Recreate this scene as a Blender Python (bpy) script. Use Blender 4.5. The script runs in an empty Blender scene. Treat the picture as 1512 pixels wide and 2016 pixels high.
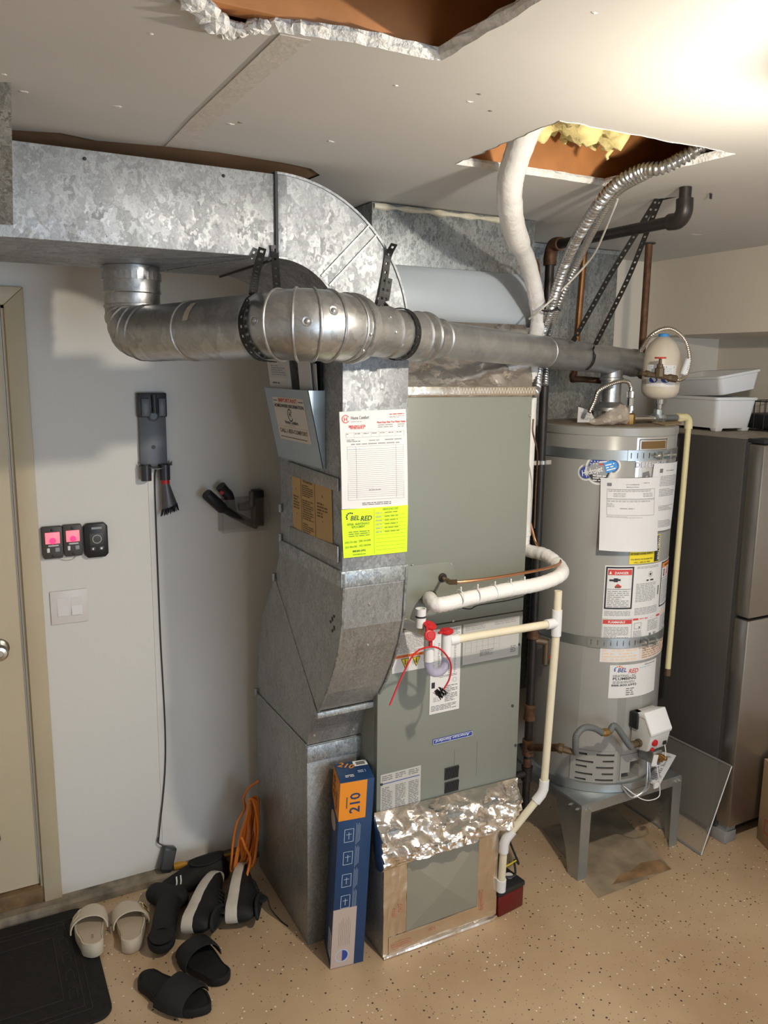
import bpy, bmesh, math, random
from mathutils import Vector, Matrix, noise
random.seed(7)
PI = math.pi
SC = bpy.context.scene
COL = SC.collection

# ---------------------------------------------------------------- camera
F_PX, CAM_H = 1586.0, 1.95
YAW, PITCH, ROLL = math.radians(28.0), math.radians(10.07), math.radians(0.645)
_f = Vector((math.sin(YAW)*math.cos(PITCH), math.cos(YAW)*math.cos(PITCH), -math.sin(PITCH)))
_r = Vector((math.cos(YAW), -math.sin(YAW), 0)); _u = _r.cross(_f)
CR = _r*math.cos(ROLL) + _u*math.sin(ROLL)
CU = _u*math.cos(ROLL) - _r*math.sin(ROLL)
CF = _f
CAM = Vector((0, 0, CAM_H))
cd = bpy.data.cameras.new('camera'); cam = bpy.data.objects.new('camera', cd); COL.objects.link(cam)
cd.sensor_fit = 'VERTICAL'; cd.sensor_height = 24.0; cd.lens = 24.0*F_PX/2016.0
cd.clip_start = 0.05
mw = Matrix((CR, CU, -CF)).transposed().to_4x4(); mw.translation = CAM
cam.matrix_world = mw
SC.camera = cam

# ---------------------------------------------------------------- world, lights, exposure
w = bpy.data.worlds.new('world'); SC.world = w; w.use_nodes = True
bg = w.node_tree.nodes['Background']; bg.inputs[0].default_value = (0.62, 0.75, 1.0, 1); bg.inputs[1].default_value = 0.6
SC.view_settings.view_transform = 'Standard'; SC.view_settings.look = 'None'
SC.view_settings.gamma = 1.0; SC.view_settings.use_curve_mapping = False
SC.view_settings.exposure = 0.60
LAMP_POS = Vector((1.335, 0.885, 2.46))
LAMP_EMIT = 1300.0
# cool fill light added behind the camera to lift the shade; source unseen
ld = bpy.data.lights.new('cool_fill_offscreen', 'AREA'); ld.shape = 'RECTANGLE'; ld.size = 2.3; ld.size_y = 1.9
ld.energy = 50; ld.color = (0.72, 0.86, 1.0)
lo = bpy.data.objects.new('cool_fill_offscreen', ld); COL.objects.link(lo)
lo.location = (1.75, -3.455, 1.15); lo.rotation_euler = (math.radians(90), 0, 0)

# ---------------------------------------------------------------- pixel -> point (the distance always comes from a plane of the place)
def ray(x, y): return CF*F_PX + CR*(x-756) - CU*(y-1008)
def onz(x, y, z=0.0): d = ray(x, y); return CAM + d*((z-CAM.z)/d.z)
def ony(x, y, Y): d = ray(x, y); return CAM + d*(Y/d.y)
def onx(x, y, X): d = ray(x, y); return CAM + d*(X/d.x)

# ---------------------------------------------------------------- materials
MATS = {}
def mat(name, col, rough=0.6, metal=0.0, var=0.0, vscale=8.0, bump=0.0, bscale=60.0, emit=0.0, alpha=1.0, trans=0.0, coat=0.0, spec=None, col2=None, ior=1.45):
    if name in MATS: return MATS[name]
    m = bpy.data.materials.new(name); m.use_nodes = True
    nt = m.node_tree; b = nt.nodes['Principled BSDF']
    c = (*col, 1)
    b.inputs['Base Color'].default_value = c
    b.inputs['Roughness'].default_value = rough; b.inputs['Metallic'].default_value = metal
    b.inputs['IOR'].default_value = ior
    if spec is not None: b.inputs['Specular IOR Level'].default_value = spec
    if coat: b.inputs['Coat Weight'].default_value = coat
    if trans: b.inputs['Transmission Weight'].default_value = trans
    if alpha < 1: b.inputs['Alpha'].default_value = alpha
    if emit:
        b.inputs['Emission Color'].default_value = c; b.inputs['Emission Strength'].default_value = emit
    tc = None
    if var or bump or col2:
        tc = nt.nodes.new('ShaderNodeTexCoord')
    if var or col2:
        n = nt.nodes.new('ShaderNodeTexNoise'); n.inputs['Scale'].default_value = vscale; n.inputs['Detail'].default_value = 5
        nt.links.new(tc.outputs['Object'], n.inputs['Vector'])
        r = nt.nodes.new('ShaderNodeValToRGB')
        a = tuple(max(0, x*(1-var)) for x in col); d = tuple(min(1, x*(1+var)) for x in (col2 or col))
        r.color_ramp.elements[0].color = (*a, 1); r.color_ramp.elements[1].color = (*d, 1)
        r.color_ramp.elements[0].position = 0.35; r.color_ramp.elements[1].position = 0.68
        nt.links.new(n.outputs['Fac'], r.inputs['Fac']); nt.links.new(r.outputs['Color'], b.inputs['Base Color'])
    if bump:
        n2 = nt.nodes.new('ShaderNodeTexNoise'); n2.inputs['Scale'].default_value = bscale; n2.inputs['Detail'].default_value = 4
        nt.links.new(tc.outputs['Object'], n2.inputs['Vector'])
        bp = nt.nodes.new('ShaderNodeBump'); bp.inputs['Strength'].default_value = bump; bp.inputs['Distance'].default_value = 0.01
        nt.links.new(n2.outputs['Fac'], bp.inputs['Height']); nt.links.new(bp.outputs['Normal'], b.inputs['Normal'])
    MATS[name] = m
    return m

def galv(name, lo, hi, scale=26.0, metal=0.75, rough=(0.32, 0.55), stretch=(1, 1, 0.75)):
    """galvanised sheet: crystalline spangle of flat patches in two sizes"""
    if name in MATS: return MATS[name]
    m = bpy.data.materials.new(name); m.use_nodes = True; nt = m.node_tree; b = nt.nodes['Principled BSDF']
    N = nt.nodes.new; L = nt.links.new
    tc = N('ShaderNodeTexCoord'); mp = N('ShaderNodeMapping'); mp.inputs['Scale'].default_value = stretch
    L(tc.outputs['Object'], mp.inputs['Vector'])
    nz = N('ShaderNodeTexNoise'); nz.inputs['Scale'].default_value = scale*1.1; nz.inputs['Detail'].default_value = 4
    L(mp.outputs['Vector'], nz.inputs['Vector'])
    ad = N('ShaderNodeMix'); ad.data_type = 'VECTOR'; ad.inputs[0].default_value = 0.09
    L(mp.outputs['Vector'], ad.inputs[4]); L(nz.outputs['Color'], ad.inputs[5])
    v1 = N('ShaderNodeTexVoronoi'); v1.inputs['Scale'].default_value = scale; L(ad.outputs[1], v1.inputs['Vector'])
    v2 = N('ShaderNodeTexVoronoi'); v2.inputs['Scale'].default_value = scale*2.6; L(ad.outputs[1], v2.inputs['Vector'])
    big = N('ShaderNodeTexNoise'); big.inputs['Scale'].default_value = 3.5; L(tc.outputs['Object'], big.inputs['Vector'])
    s1 = N('ShaderNodeSeparateColor'); L(v1.outputs['Color'], s1.inputs[0])
    s2 = N('ShaderNodeSeparateColor'); L(v2.outputs['Color'], s2.inputs[0])
    m1 = N('ShaderNodeMath'); m1.operation = 'MULTIPLY_ADD'; m1.inputs[1].default_value = 0.45; L(s1.outputs[0], m1.inputs[0])
    m2 = N('ShaderNodeMath'); m2.operation = 'MULTIPLY'; m2.inputs[1].default_value = 0.3; L(s2.outputs[0], m2.inputs[0]); L(m2.outputs[0], m1.inputs[2])
    m3 = N('ShaderNodeMath'); m3.operation = 'MULTIPLY_ADD'; m3.inputs[1].default_value = 0.4; L(big.outputs['Fac'], m3.inputs[0]); L(m1.outputs[0], m3.inputs[2])
    rp = N('ShaderNodeValToRGB'); rp.color_ramp.elements[0].color = (*lo, 1); rp.color_ramp.elements[1].color = (*hi, 1)
    rp.color_ramp.elements[0].position = 0.22; rp.color_ramp.elements[1].position = 0.9
    L(m3.outputs[0], rp.inputs['Fac']); L(rp.outputs['Color'], b.inputs['Base Color'])
    mr = N('ShaderNodeMapRange'); mr.inputs[3].default_value = rough[0]; mr.inputs[4].default_value = rough[1]; L(s1.outputs[1], mr.inputs[0]); L(mr.outputs[0], b.inputs['Roughness'])
    b.inputs['Metallic'].default_value = metal
    MATS[name] = m; return m

# ---------------------------------------------------------------- mesh helpers (world coordinates)
def NB(): return bmesh.new()
def V(*a): return Vector(a[0] if len(a) == 1 else a)
ORG = {}
def obj(name, bm, m, parent=None, smooth=False, kind=None, label=None, cat=None, group=None, bevel=0.0, sharp=40):
    """link ONE mesh object; its origin goes to its own base centre"""
    if isinstance(m, str): m = MATS[m]
    vs = [v.co for v in bm.verts]
    mn = Vector((min(v[i] for v in vs) for i in range(3))); mx = Vector((max(v[i] for v in vs) for i in range(3)))
    o0 = Vector(((mn.x+mx.x)/2, (mn.y+mx.y)/2, mn.z))
    bmesh.ops.translate(bm, verts=bm.verts, vec=-o0)
    if bevel:
        bmesh.ops.bevel(bm, geom=[e for e in bm.edges if len(e.link_faces) == 2 and e.calc_face_angle(0) > 0.6], offset=bevel, segments=2, affect='EDGES', profile=0.5, clamp_overlap=True)
    bmesh.ops.recalc_face_normals(bm, faces=bm.faces)
    me = bpy.data.meshes.new(name)
    if smooth or bevel:
        for f in bm.faces: f.smooth = True
    bm.to_mesh(me); bm.free()
    if smooth or bevel: me.set_sharp_from_angle(angle=math.radians(sharp))
    for x in (m if isinstance(m, (list, tuple)) else [m]): me.materials.append(x if not isinstance(x, str) else MATS[x])
    o = bpy.data.objects.new(name, me); COL.objects.link(o)
    ORG[o.name] = o0
    if parent: o.parent = parent; o.location = o0 - ORG[parent.name]
    else: o.location = o0
    tag(o, label, cat, group, kind)
    return o
def tag(o, label=None, cat=None, group=None, kind=None):
    if label: o['label'] = label
    if cat: o['category'] = cat
    if group: o['group'] = group
    if kind: o['kind'] = kind
    return o
def thing(name, label, cat, loc, group=None):
    o = bpy.data.objects.new(name, None); COL.objects.link(o); o.location = loc; o.empty_display_size = 0.05
    ORG[o.name] = Vector(loc)
    return tag(o, label, cat, group)

def box(bm, x0, x1, y0, y1, z0, z1, M=None, mi=0):
    co = [(x, y, z) for z in (z0, z1) for y in (y0, y1) for x in (x0, x1)]
    vs = [bm.verts.new(M @ Vector(c) if M else c) for c in co]
    for f in ((0, 2, 3, 1), (4, 5, 7, 6), (0, 1, 5, 4), (2, 6, 7, 3), (0, 4, 6, 2), (1, 3, 7, 5)):
        fc = bm.faces.new([vs[i] for i in f]); fc.material_index = mi
    return bm
def rotbox(bm, c, size, rot=(0, 0, 0), mi=0):
    from mathutils import Euler
    M = Matrix.Translation(c) @ Euler(rot).to_matrix().to_4x4()
    a, b, d = (s/2 for s in size)
    return box(bm, -a, a, -b, b, -d, d, M, mi)
def frame(d, up=None):
    d = Vector(d).normalized()
    up = Vector(up) if up else (Vector((0, 0, 1)) if abs(d.z) < 0.9 else Vector((1, 0, 0)))
    a = up.cross(d).normalized(); return a, d.cross(a).normalized(), d
def spl(pts, n=8, closed=False):
    """Catmull-Rom through the points"""
    P = [Vector(p) for p in pts]; out = []
    if closed: P = [P[-1]] + P + [P[0], P[1]]
    else: P = [P[0]*2-P[1]] + P + [P[-1]*2-P[-2]]
    for i in range(1, len(P)-2):
        for k in range(n):
            t = k/n; a, b, c, d = P[i-1], P[i], P[i+1], P[i+2]
            out.append(0.5*((2*b) + (c-a)*t + (2*a-5*b+4*c-d)*t*t + (3*b-a-3*c+d)*t**3))
    if not closed: out.append(P[-2].copy())
    return out
def dens(pts, step):
    out = [Vector(pts[0])]
    for a, b in zip(pts, pts[1:]):
        a = Vector(a); b = Vector(b); n = max(1, int(math.ceil((b-a).length/step)))
        for k in range(1, n+1): out.append(a.lerp(b, k/n))
    return out
def tube(bm, pts, r, seg=12, cap=True, mi=0, squash=None):
    P = [Vector(p) for p in pts]; n = len(P)
    R = r if isinstance(r, (list, tuple)) else [r]*n
    T = []
    for i in range(n):
        d = (P[min(i+1, n-1)]-P[max(i-1, 0)])
        T.append(d.normalized() if d.length > 1e-9 else (T[-1] if T else Vector((0, 0, 1))))
    a, b, _ = frame(T[0]); rings = []
    for i in range(n):
        a = (a - T[i]*a.dot(T[i])).normalized(); b = T[i].cross(a)
        rings.append([bm.verts.new(P[i] + (a*math.cos(2*PI*k/seg) + b*math.sin(2*PI*k/seg)*(squash or 1))*R[i]) for k in range(seg)])
    for i in range(n-1):
        for k in range(seg):
            f = bm.faces.new((rings[i][k], rings[i][(k+1) % seg], rings[i+1][(k+1) % seg], rings[i+1][k])); f.material_index = mi
    if cap:
        bm.faces.new(rings[0][::-1]).material_index = mi; bm.faces.new(rings[-1]).material_index = mi
    return bm
def cyl(bm, p0, p1, r0, r1=None, seg=20, mi=0): return tube(bm, [p0, p1], [r0, r0 if r1 is None else r1], seg, True, mi)
def lathe(bm, origin, axis, prof, seg=24, mi=0, cap=True):
    """prof: list of (distance along axis, radius)"""
    o = Vector(origin); a = Vector(axis).normalized(); x, y, _ = frame(a)
    rings = []
    for t, r in prof:
        rings.append([bm.verts.new(o + a*t + (x*math.cos(2*PI*k/seg) + y*math.sin(2*PI*k/seg))*max(r, 1e-5)) for k in range(seg)])
    for i in range(len(rings)-1):
        for k in range(seg):
            bm.faces.new((rings[i][k], rings[i][(k+1) % seg], rings[i+1][(k+1) % seg], rings[i+1][k])).material_index = mi
    if cap:
        bm.faces.new(rings[0][::-1]).material_index = mi; bm.faces.new(rings[-1]).material_index = mi
    return bm
def prism(bm, poly, vec, mi=0):
    vec = Vector(vec); A = [bm.verts.new(p) for p in poly]; B = [bm.verts.new(Vector(p)+vec) for p in poly]; n = len(poly)
    bm.faces.new(A[::-1]).material_index = mi; bm.faces.new(B).material_index = mi
    for i in range(n): bm.faces.new((A[i], A[(i+1) % n], B[(i+1) % n], B[i])).material_index = mi
    return bm
def loft(bm, rings, cap=True, closed=True, mi=0):
    R = [[bm.verts.new(p) for p in r] for r in rings]; n = len(R[0])
    for i in range(len(R)-1):
        for k in range(n if closed else n-1):
            bm.faces.new((R[i][k], R[i][(k+1) % n], R[i+1][(k+1) % n], R[i+1][k])).material_index = mi
    if cap and closed:
        bm.faces.new(R[0][::-1]).material_index = mi; bm.faces.new(R[-1]).material_index = mi
    return bm
def ball(bm, c, r, seg=16, rings=10, sc=(1, 1, 1), mi=0):
    return lathe_sphere(bm, Vector(c), r, seg, rings, sc, mi)
def lathe_sphere(bm, c, r, seg, rings, sc, mi):
    R = []
    for i in range(rings+1):
        t = PI*i/rings; rr = max(math.sin(t), 1e-3)
        R.append([c + Vector((r*rr*math.cos(2*PI*k/seg)*sc[0], r*rr*math.sin(2*PI*k/seg)*sc[1], r*math.cos(t)*sc[2])) for k in range(seg)])
    return loft(bm, R, True, True, mi)
def torus(bm, c, axis, R, r, seg=28, sub=8, mi=0):
    x, y, a = frame(axis); c = Vector(c); rings = []
    for i in range(seg):
        t = 2*PI*i/seg; d = x*math.cos(t) + y*math.sin(t)
        rings.append([c + d*(R + r*math.cos(2*PI*k/sub)) + a*r*math.sin(2*PI*k/sub) for k in range(sub)])
    rings.append(rings[0]); loft(bm, rings, False, True, mi); bmesh.ops.remove_doubles(bm, verts=bm.verts, dist=1e-6); return bm
def strap_mesh(bm, pts, nrm, width, th=0.0016, pitch=0.018, hole=0.38, slot=0.3):
    """flat band along pts with a row of punched holes; nrm(i-th point) gives the band's face normal"""
    P = dens(pts, 1e9); L = [0]
    for a, b in zip(P, P[1:]): L.append(L[-1]+(b-a).length)
    n = max(2, int(L[-1]/pitch)); 
    def at(s):
        s = min(max(s, 0), L[-1]-1e-9)
        for i in range(len(L)-1):
            if L[i] <= s <= L[i+1]:
                t = (s-L[i])/max(1e-9, L[i+1]-L[i]); return P[i].lerp(P[i+1], t), (P[i+1]-P[i]).normalized()
    step = L[-1]/n; rows = []
    for i in range(n):
        for q in ((0, ) if i else (0,)) + (0.5-slot/2, 0.5+slot/2): rows.append((i+q)*step)
    rows.append(L[-1])
    us = (-0.5, -hole/2, hole/2, 0.5); G = []
    for s in rows:
        p, t = at(s); nn = Vector(nrm(p)).normalized(); side = t.cross(nn).normalized()
        G.append([[bm.verts.new(p + side*u*width + nn*h) for u in us] for h in (th, 0)])
    for i in range(len(rows)-1):
        for k in range(3):
            if k == 1 and i % 3 == 1: continue
            for h in (0, 1): bm.faces.new((G[i][h][k], G[i][h][k+1], G[i+1][h][k+1], G[i+1][h][k]))
        for k in (0, 3): bm.faces.new((G[i][0][k], G[i+1][0][k], G[i+1][1][k], G[i][1][k]))
    return bm

# ---------------------------------------------------------------- printed sheets
_TX = {}
def text_geo(s, bold=False):
    if s in _TX: return _TX[s]
    c = bpy.data.curves.new('lettering', 'FONT'); c.body = s; c.size = 1.0; c.resolution_u = 2; c.fill_mode = 'FRONT'
    if bold: c.offset = 0.018
    o = bpy.data.objects.new('lettering', c)
    me = bpy.data.meshes.new_from_object(o)
    vs = [v.co.copy() for v in me.vertices]; fs = [tuple(p.vertices) for p in me.polygons]
    bpy.data.meshes.remove(me); bpy.data.objects.remove(o); bpy.data.curves.remove(c)
    _TX[s] = (vs, fs); return _TX[s]
class Print:
    """flat print on a sheet; mp(u, v, h) maps sheet coordinates in metres (v up) and height off the sheet to a point"""
    def __init__(self, mp): self.bm = NB(); self.mp = mp; self.m = []; self.lv = 0.0004
    def mi(self, m):
        m = MATS[m]
        if m not in self.m: self.m.append(m)
        return self.m.index(m)
    def rect(self, u0, v0, u1, v1, m='ink', nu=1, lift=0):
        i = self.mi(m); h = self.lv + lift
        for k in range(nu):
            a = u0+(u1-u0)*k/nu; b = u0+(u1-u0)*(k+1)/nu
            self.bm.faces.new([self.bm.verts.new(self.mp(*p, h)) for p in ((a, v0), (b, v0), (b, v1), (a, v1))]).material_index = i
    def poly(self, pts, m='ink', lift=0):
        i = self.mi(m)
        self.bm.faces.new([self.bm.verts.new(self.mp(p[0], p[1], self.lv+lift)) for p in pts]).material_index = i
    def outline(self, u0, v0, u1, v1, t, m='ink', nu=1, lift=0):
        self.rect(u0, v0, u1, v0+t, m, nu, lift); self.rect(u0, v1-t, u1, v1, m, nu, lift); self.rect(u0, v0, u0+t, v1, m, 1, lift); self.rect(u1-t, v0, u1, v1, m, 1, lift)
    def ring(self, u, v, r, t, m='ink', a0=0, a1=2*PI, n=24, lift=0):
        for k in range(n):
            a = a0+(a1-a0)*k/n; b = a0+(a1-a0)*(k+1)/n
            self.poly([(u+math.cos(a)*(r-t), v+math.sin(a)*(r-t)), (u+math.cos(a)*r, v+math.sin(a)*r), (u+math.cos(b)*r, v+math.sin(b)*r), (u+math.cos(b)*(r-t), v+math.sin(b)*(r-t))], m, lift)
    def disc(self, u, v, r, m='ink', sx=1, n=20, lift=0):
        self.poly([(u+math.cos(2*PI*k/n)*r*sx, v+math.sin(2*PI*k/n)*r) for k in range(n)], m, lift)
    def text(self, s, u, v, size, m='ink', align='c', width=None, rot=0, lift=0, bold=True, shear=0):
        vs, fs = text_geo(s, bold)
        if not vs: return
        x0 = min(p.x for p in vs); x1 = max(p.x for p in vs); sx = size
        if width: sx = width/max(1e-6, x1-x0)
        ox = {'c': (x0+x1)/2, 'l': x0, 'r': x1}[align]; i = self.mi(m); c, sn = math.cos(rot), math.sin(rot)
        nv = []
        for p in vs:
            a = (p.x-ox)*sx + p.y*size*shear; b = p.y*size
            nv.append(self.bm.verts.new(self.mp(u+a*c-b*sn, v+a*sn+b*c, self.lv+lift)))
        for f in fs:
            try: self.bm.faces.new([nv[k] for k in f]).material_index = i
            except ValueError: pass
    def fine(self, u0, v0, u1, v1, rows, m='greyink', fill=0.95, lift=0, thick=0.45):
        """rows of words too small to read"""
        h = (v1-v0)/rows
        for r in range(rows):
            v = v1-(r+0.75)*h; u = u0; end = u0+(u1-u0)*(fill if random.random() < 0.75 else random.uniform(0.45, fill))
            while u < end:
                wd = min(random.uniform(1.2, 4.5)*h*0.9, end-u); self.rect(u, v, u+wd, v+h*thick, m, 1, lift); u += wd+h*0.5
    def done(self, parent, name='print', label=None):
        if not self.bm.faces: return
        o = obj(name, self.bm, self.m, parent, label=label); return o
def plane_map(o, ux, uy):
    o = Vector(o); ux = Vector(ux).normalized(); uy = Vector(uy).normalized(); n = ux.cross(uy).normalized()
    return lambda u, v, h=0: o + ux*u + uy*v + n*h
def quad_map(bl, br, tr, tl):
    """bilinear over four corners; returns map in metres plus width and height"""
    bl, br, tr, tl = map(Vector, (bl, br, tr, tl)); W = ((br-bl).length+(tr-tl).length)/2; H = ((tl-bl).length+(tr-br).length)/2
    n = (br-bl).cross(tl-bl).normalized()
    def f(u, v, h=0):
        a, b = u/W, v/H; return (bl*(1-a)+br*a)*(1-b) + (tl*(1-a)+tr*a)*b + n*h
    return f, W, H
def cyl_map(cx, cy, R, a0, z0, s=-1):
    """u runs round the cylinder from angle a0 (u to the right seen from outside), v up from z0"""
    return lambda u, v, h=0: Vector((cx+(R+h)*math.cos(a0+u/R), cy+(R+h)*math.sin(a0+u/R), z0+v))
def sheet(name, mp, w, h, m, parent=None, nu=1, nv=1, th=0.0012, curl=None, **kw):
    bm = NB(); G = []
    for lv in (0, -1):
        G.append([[bm.verts.new(mp(w*i/nu, h*j/nv, (lv*th) + (curl(i/nu, j/nv) if curl else 0))) for i in range(nu+1)] for j in range(nv+1)])
    for a, g in enumerate(G):
        for j in range(nv):
            for i in range(nu): bm.faces.new((g[j][i], g[j][i+1], g[j+1][i+1], g[j+1][i]))
    rim = [(0, i) for i in range(nu)] + [(j, nu) for j in range(nv)] + [(nv, i) for i in range(nu, 0, -1)] + [(j, 0) for j in range(nv, 0, -1)]
    for k in range(len(rim)):
        a, b = rim[k], rim[(k+1) % len(rim)]
        bm.faces.new((G[0][a[0]][a[1]], G[1][a[0]][a[1]], G[1][b[0]][b[1]], G[0][b[0]][b[1]]))
    return obj(name, bm, m, parent, **kw)

for nm, c in dict(ink=(0.03, 0.03, 0.035), greyink=(0.32, 0.32, 0.33), midink=(0.17, 0.17, 0.18), redink=(0.62, 0.06, 0.05), orangeink=(0.75, 0.25, 0.06), blueink=(0.03, 0.06, 0.30), whiteink=(0.85, 0.85, 0.84),
                  yellowink=(0.85, 0.68, 0.03), skyink=(0.05, 0.30, 0.72), limeink=(0.20, 0.28, 0.02), tanink=(0.16, 0.09, 0.03), paleblue=(0.45, 0.55, 0.68), peachink=(0.85, 0.60, 0.42), lightgrey=(0.6, 0.6, 0.6)).items():
    mat(nm, c, 0.6)
mat('paper', (0.70, 0.69, 0.695), 0.7, var=0.03, vscale=5)
# ================================================================ THE SETTING
CZ, WY, SX = 2.46, 2.91, 2.955          # ceiling height, back wall, soffit face
def floor_mat():
    m = bpy.data.materials.new('flaked_floor_paint'); m.use_nodes = True; nt = m.node_tree; b = nt.nodes['Principled BSDF']; N = nt.nodes.new; L = nt.links.new
    tc = N('ShaderNodeTexCoord')
    n1 = N('ShaderNodeTexNoise'); n1.inputs['Scale'].default_value = 2.2; n1.inputs['Detail'].default_value = 6; L(tc.outputs['Object'], n1.inputs['Vector'])
    r1 = N('ShaderNodeValToRGB'); r1.color_ramp.elements[0].color = (0.40, 0.275, 0.165, 1); r1.color_ramp.elements[1].color = (0.53, 0.385, 0.245, 1)
    r1.color_ramp.elements[0].position = 0.32; r1.color_ramp.elements[1].position = 0.62; L(n1.outputs['Fac'], r1.inputs['Fac'])
    prev = r1.outputs['Color']
    def flakes(scale, thr, col, seed, keep):
        nonlocal prev
        mp = N('ShaderNodeMapping'); mp.inputs['Location'].default_value = (seed, seed*0.7, 0); L(tc.outputs['Object'], mp.inputs['Vector'])
        v = N('ShaderNodeTexVoronoi'); v.inputs['Scale'].default_value = scale; v.inputs['Randomness'].default_value = 1.0; L(mp.outputs['Vector'], v.inputs['Vector'])
        lt = N('ShaderNodeMath'); lt.operation = 'LESS_THAN'; lt.inputs[1].default_value = thr; L(v.outputs['Distance'], lt.inputs[0])
        sp = N('ShaderNodeSeparateColor'); L(v.outputs['Color'], sp.inputs[0])
        l2 = N('ShaderNodeMath'); l2.operation = 'LESS_THAN'; l2.inputs[1].default_value = keep; L(sp.outputs[0], l2.inputs[0])
        ml = N('ShaderNodeMath'); ml.operation = 'MULTIPLY'; L(lt.outputs[0], ml.inputs[0]); L(l2.outputs[0], ml.inputs[1])
        mx = N('ShaderNodeMix'); mx.data_type = 'RGBA'; L(ml.outputs[0], mx.inputs[0]); L(prev, mx.inputs[6]); mx.inputs[7].default_value = (*col, 1); prev = mx.outputs[2]
    flakes(62, 0.21, (0.035, 0.03, 0.03), 1.3, 0.20)
    flakes(110, 0.17, (0.05, 0.04, 0.035), 8.3, 0.20)
    flakes(66, 0.20, (0.80, 0.76, 0.66), 4.7, 0.13)
    # worn and dirty blotches
    n2 = N('ShaderNodeTexNoise'); n2.inputs['Scale'].default_value = 5.0; n2.inputs['Detail'].default_value = 8; n2.inputs['Roughness'].default_value = 0.7; L(tc.outputs['Object'], n2.inputs['Vector'])
    r2 = N('ShaderNodeValToRGB'); r2.color_ramp.elements[0].position = 0.66; r2.color_ramp.elements[1].position = 0.78; r2.color_ramp.elements[1].color = (0.5, 0.5, 0.5, 1); L(n2.outputs['Fac'], r2.inputs['Fac'])
    mx = N('ShaderNodeMix'); mx.data_type = 'RGBA'; L(r2.outputs['Color'], mx.inputs[0]); L(prev, mx.inputs[6]); mx.inputs[7].default_value = (0.17, 0.115, 0.07, 1)
    L(mx.outputs[2], b.inputs['Base Color'])
    b.inputs['Roughness'].default_value = 0.33; b.inputs['Specular IOR Level'].default_value = 0.45
    bp = N('ShaderNodeBump'); bp.inputs['Strength'].default_value = 0.06; bp.inputs['Distance'].default_value = 0.004; L(n2.outputs['Fac'], bp.inputs['Height']); L(bp.outputs['Normal'], b.inputs['Normal'])
    return m
MATS['floor'] = floor_mat()
mat('wall_white', (0.73, 0.71, 0.67), 0.55, var=0.02, vscale=1.5, bump=0.03, bscale=40)
mat('wall_cream', (0.70, 0.63, 0.53), 0.6, var=0.02, vscale=1.5)
mat('ceiling_paint', (0.60, 0.58, 0.55), 0.65, var=0.035, vscale=2.0, bump=0.05, bscale=25)
mat('gypsum', (0.80, 0.79, 0.76), 0.9, var=0.12, vscale=60, bump=0.5, bscale=120)
mat('trim_cream', (0.56, 0.47, 0.32), 0.45, var=0.04, vscale=3)
mat('door_cream', (0.58, 0.49, 0.34), 0.42, var=0.04, vscale=2)
mat('kerb_concrete', (0.22, 0.185, 0.14), 0.8, var=0.45, vscale=14, bump=0.3, bscale=60)
mat('joist_wood', (0.52, 0.22, 0.075), 0.6, var=0.18, vscale=9)
mat('dark_wood', (0.12, 0.055, 0.025), 0.7, var=0.25, vscale=9)
mat('sill_wood', (0.20, 0.12, 0.055), 0.6, var=0.3, vscale=20)

bm = NB(); box(bm, -1.7, 3.5, -3.45, 3.0, -0.06, 0.0); FLOOR = obj('floor', bm, 'floor', kind='structure')
# bare, stained patch in the floor paint under the heater stand
mat('bare_concrete', (0.30, 0.245, 0.175), 0.45, var=0.25, vscale=9, col2=(0.33, 0.26, 0.18))
mat('rust_stain', (0.27, 0.165, 0.085), 0.6, var=0.35, vscale=14)
bm = NB(); q = [onz(x, y, 0.0012) for x, y in ((1178, 1768), (1322, 1710), (1212, 1590), (1068, 1632))]
bm.faces.new([bm.verts.new(p) for p in q]); obj('bare_patch', bm, 'bare_concrete', FLOOR)
bm = NB(); q = [onz(x, y, 0.002) for x, y in ((1205, 1742), (1240, 1733), (1322, 1711), (1300, 1692), (1262, 1698), (1240, 1716), (1222, 1720))]
bm.faces.new([bm.verts.new(p) for p in q]); obj('rust_stain', bm, 'rust_stain', FLOOR)

# back wall, in three pieces round the door
DX = 0.165
bm = NB(); box(bm, 1.85, 3.6, WY, WY+0.12, 0.03, CZ+0.4); obj('wall_alcove', bm, 'wall_cream', kind='structure')
bm = NB(); box(bm, DX, 1.85, WY, WY+0.12, 0.03, CZ+0.4); box(bm, -0.72, DX, WY, WY+0.12, 2.14, CZ+0.4); box(bm, -1.7, -0.72, WY, WY+0.12, 0.03, CZ+0.4)
obj('wall_back', bm, 'wall_white', kind='structure')
bm = NB(); box(bm, -1.82, -1.7, -3.45, WY, 0, CZ+0.4); obj('wall_left', bm, 'wall_white', kind='structure')
bm = NB(); box(bm, 3.47, 3.6, -3.45, WY, 0, 2.13); obj('wall_right', bm, 'wall_cream', kind='structure')
bm = NB(); box(bm, SX, 3.6, -3.45, WY, 2.118, CZ+0.4); obj('wall_soffit', bm, 'wall_cream', kind='structure')
bm = NB(); box(bm, -1.82, 3.6, -3.57, -3.45, 2.2, CZ+0.4); box(bm, 3.0, 3.6, -3.57, -3.45, 0, 2.2); box(bm, -1.82, 0.5, -3.57, -3.45, 0, 2.2)
bmesh.ops.remove_doubles(bm, verts=bm.verts, dist=1e-5)
obj('wall_front', bm, 'wall_white', kind='structure')
bm = NB()   # concrete kerb under the wall
prof = [(2.848, 0), (2.852, 0.022), (2.862, 0.03), (WY+0.1, 0.03), (WY+0.1, 0)]
prism(bm, [(-1.7, y, z) for y, z in prof], (5.2, 0, 0)); obj('kerb', bm, 'kerb_concrete', kind='structure')

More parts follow.
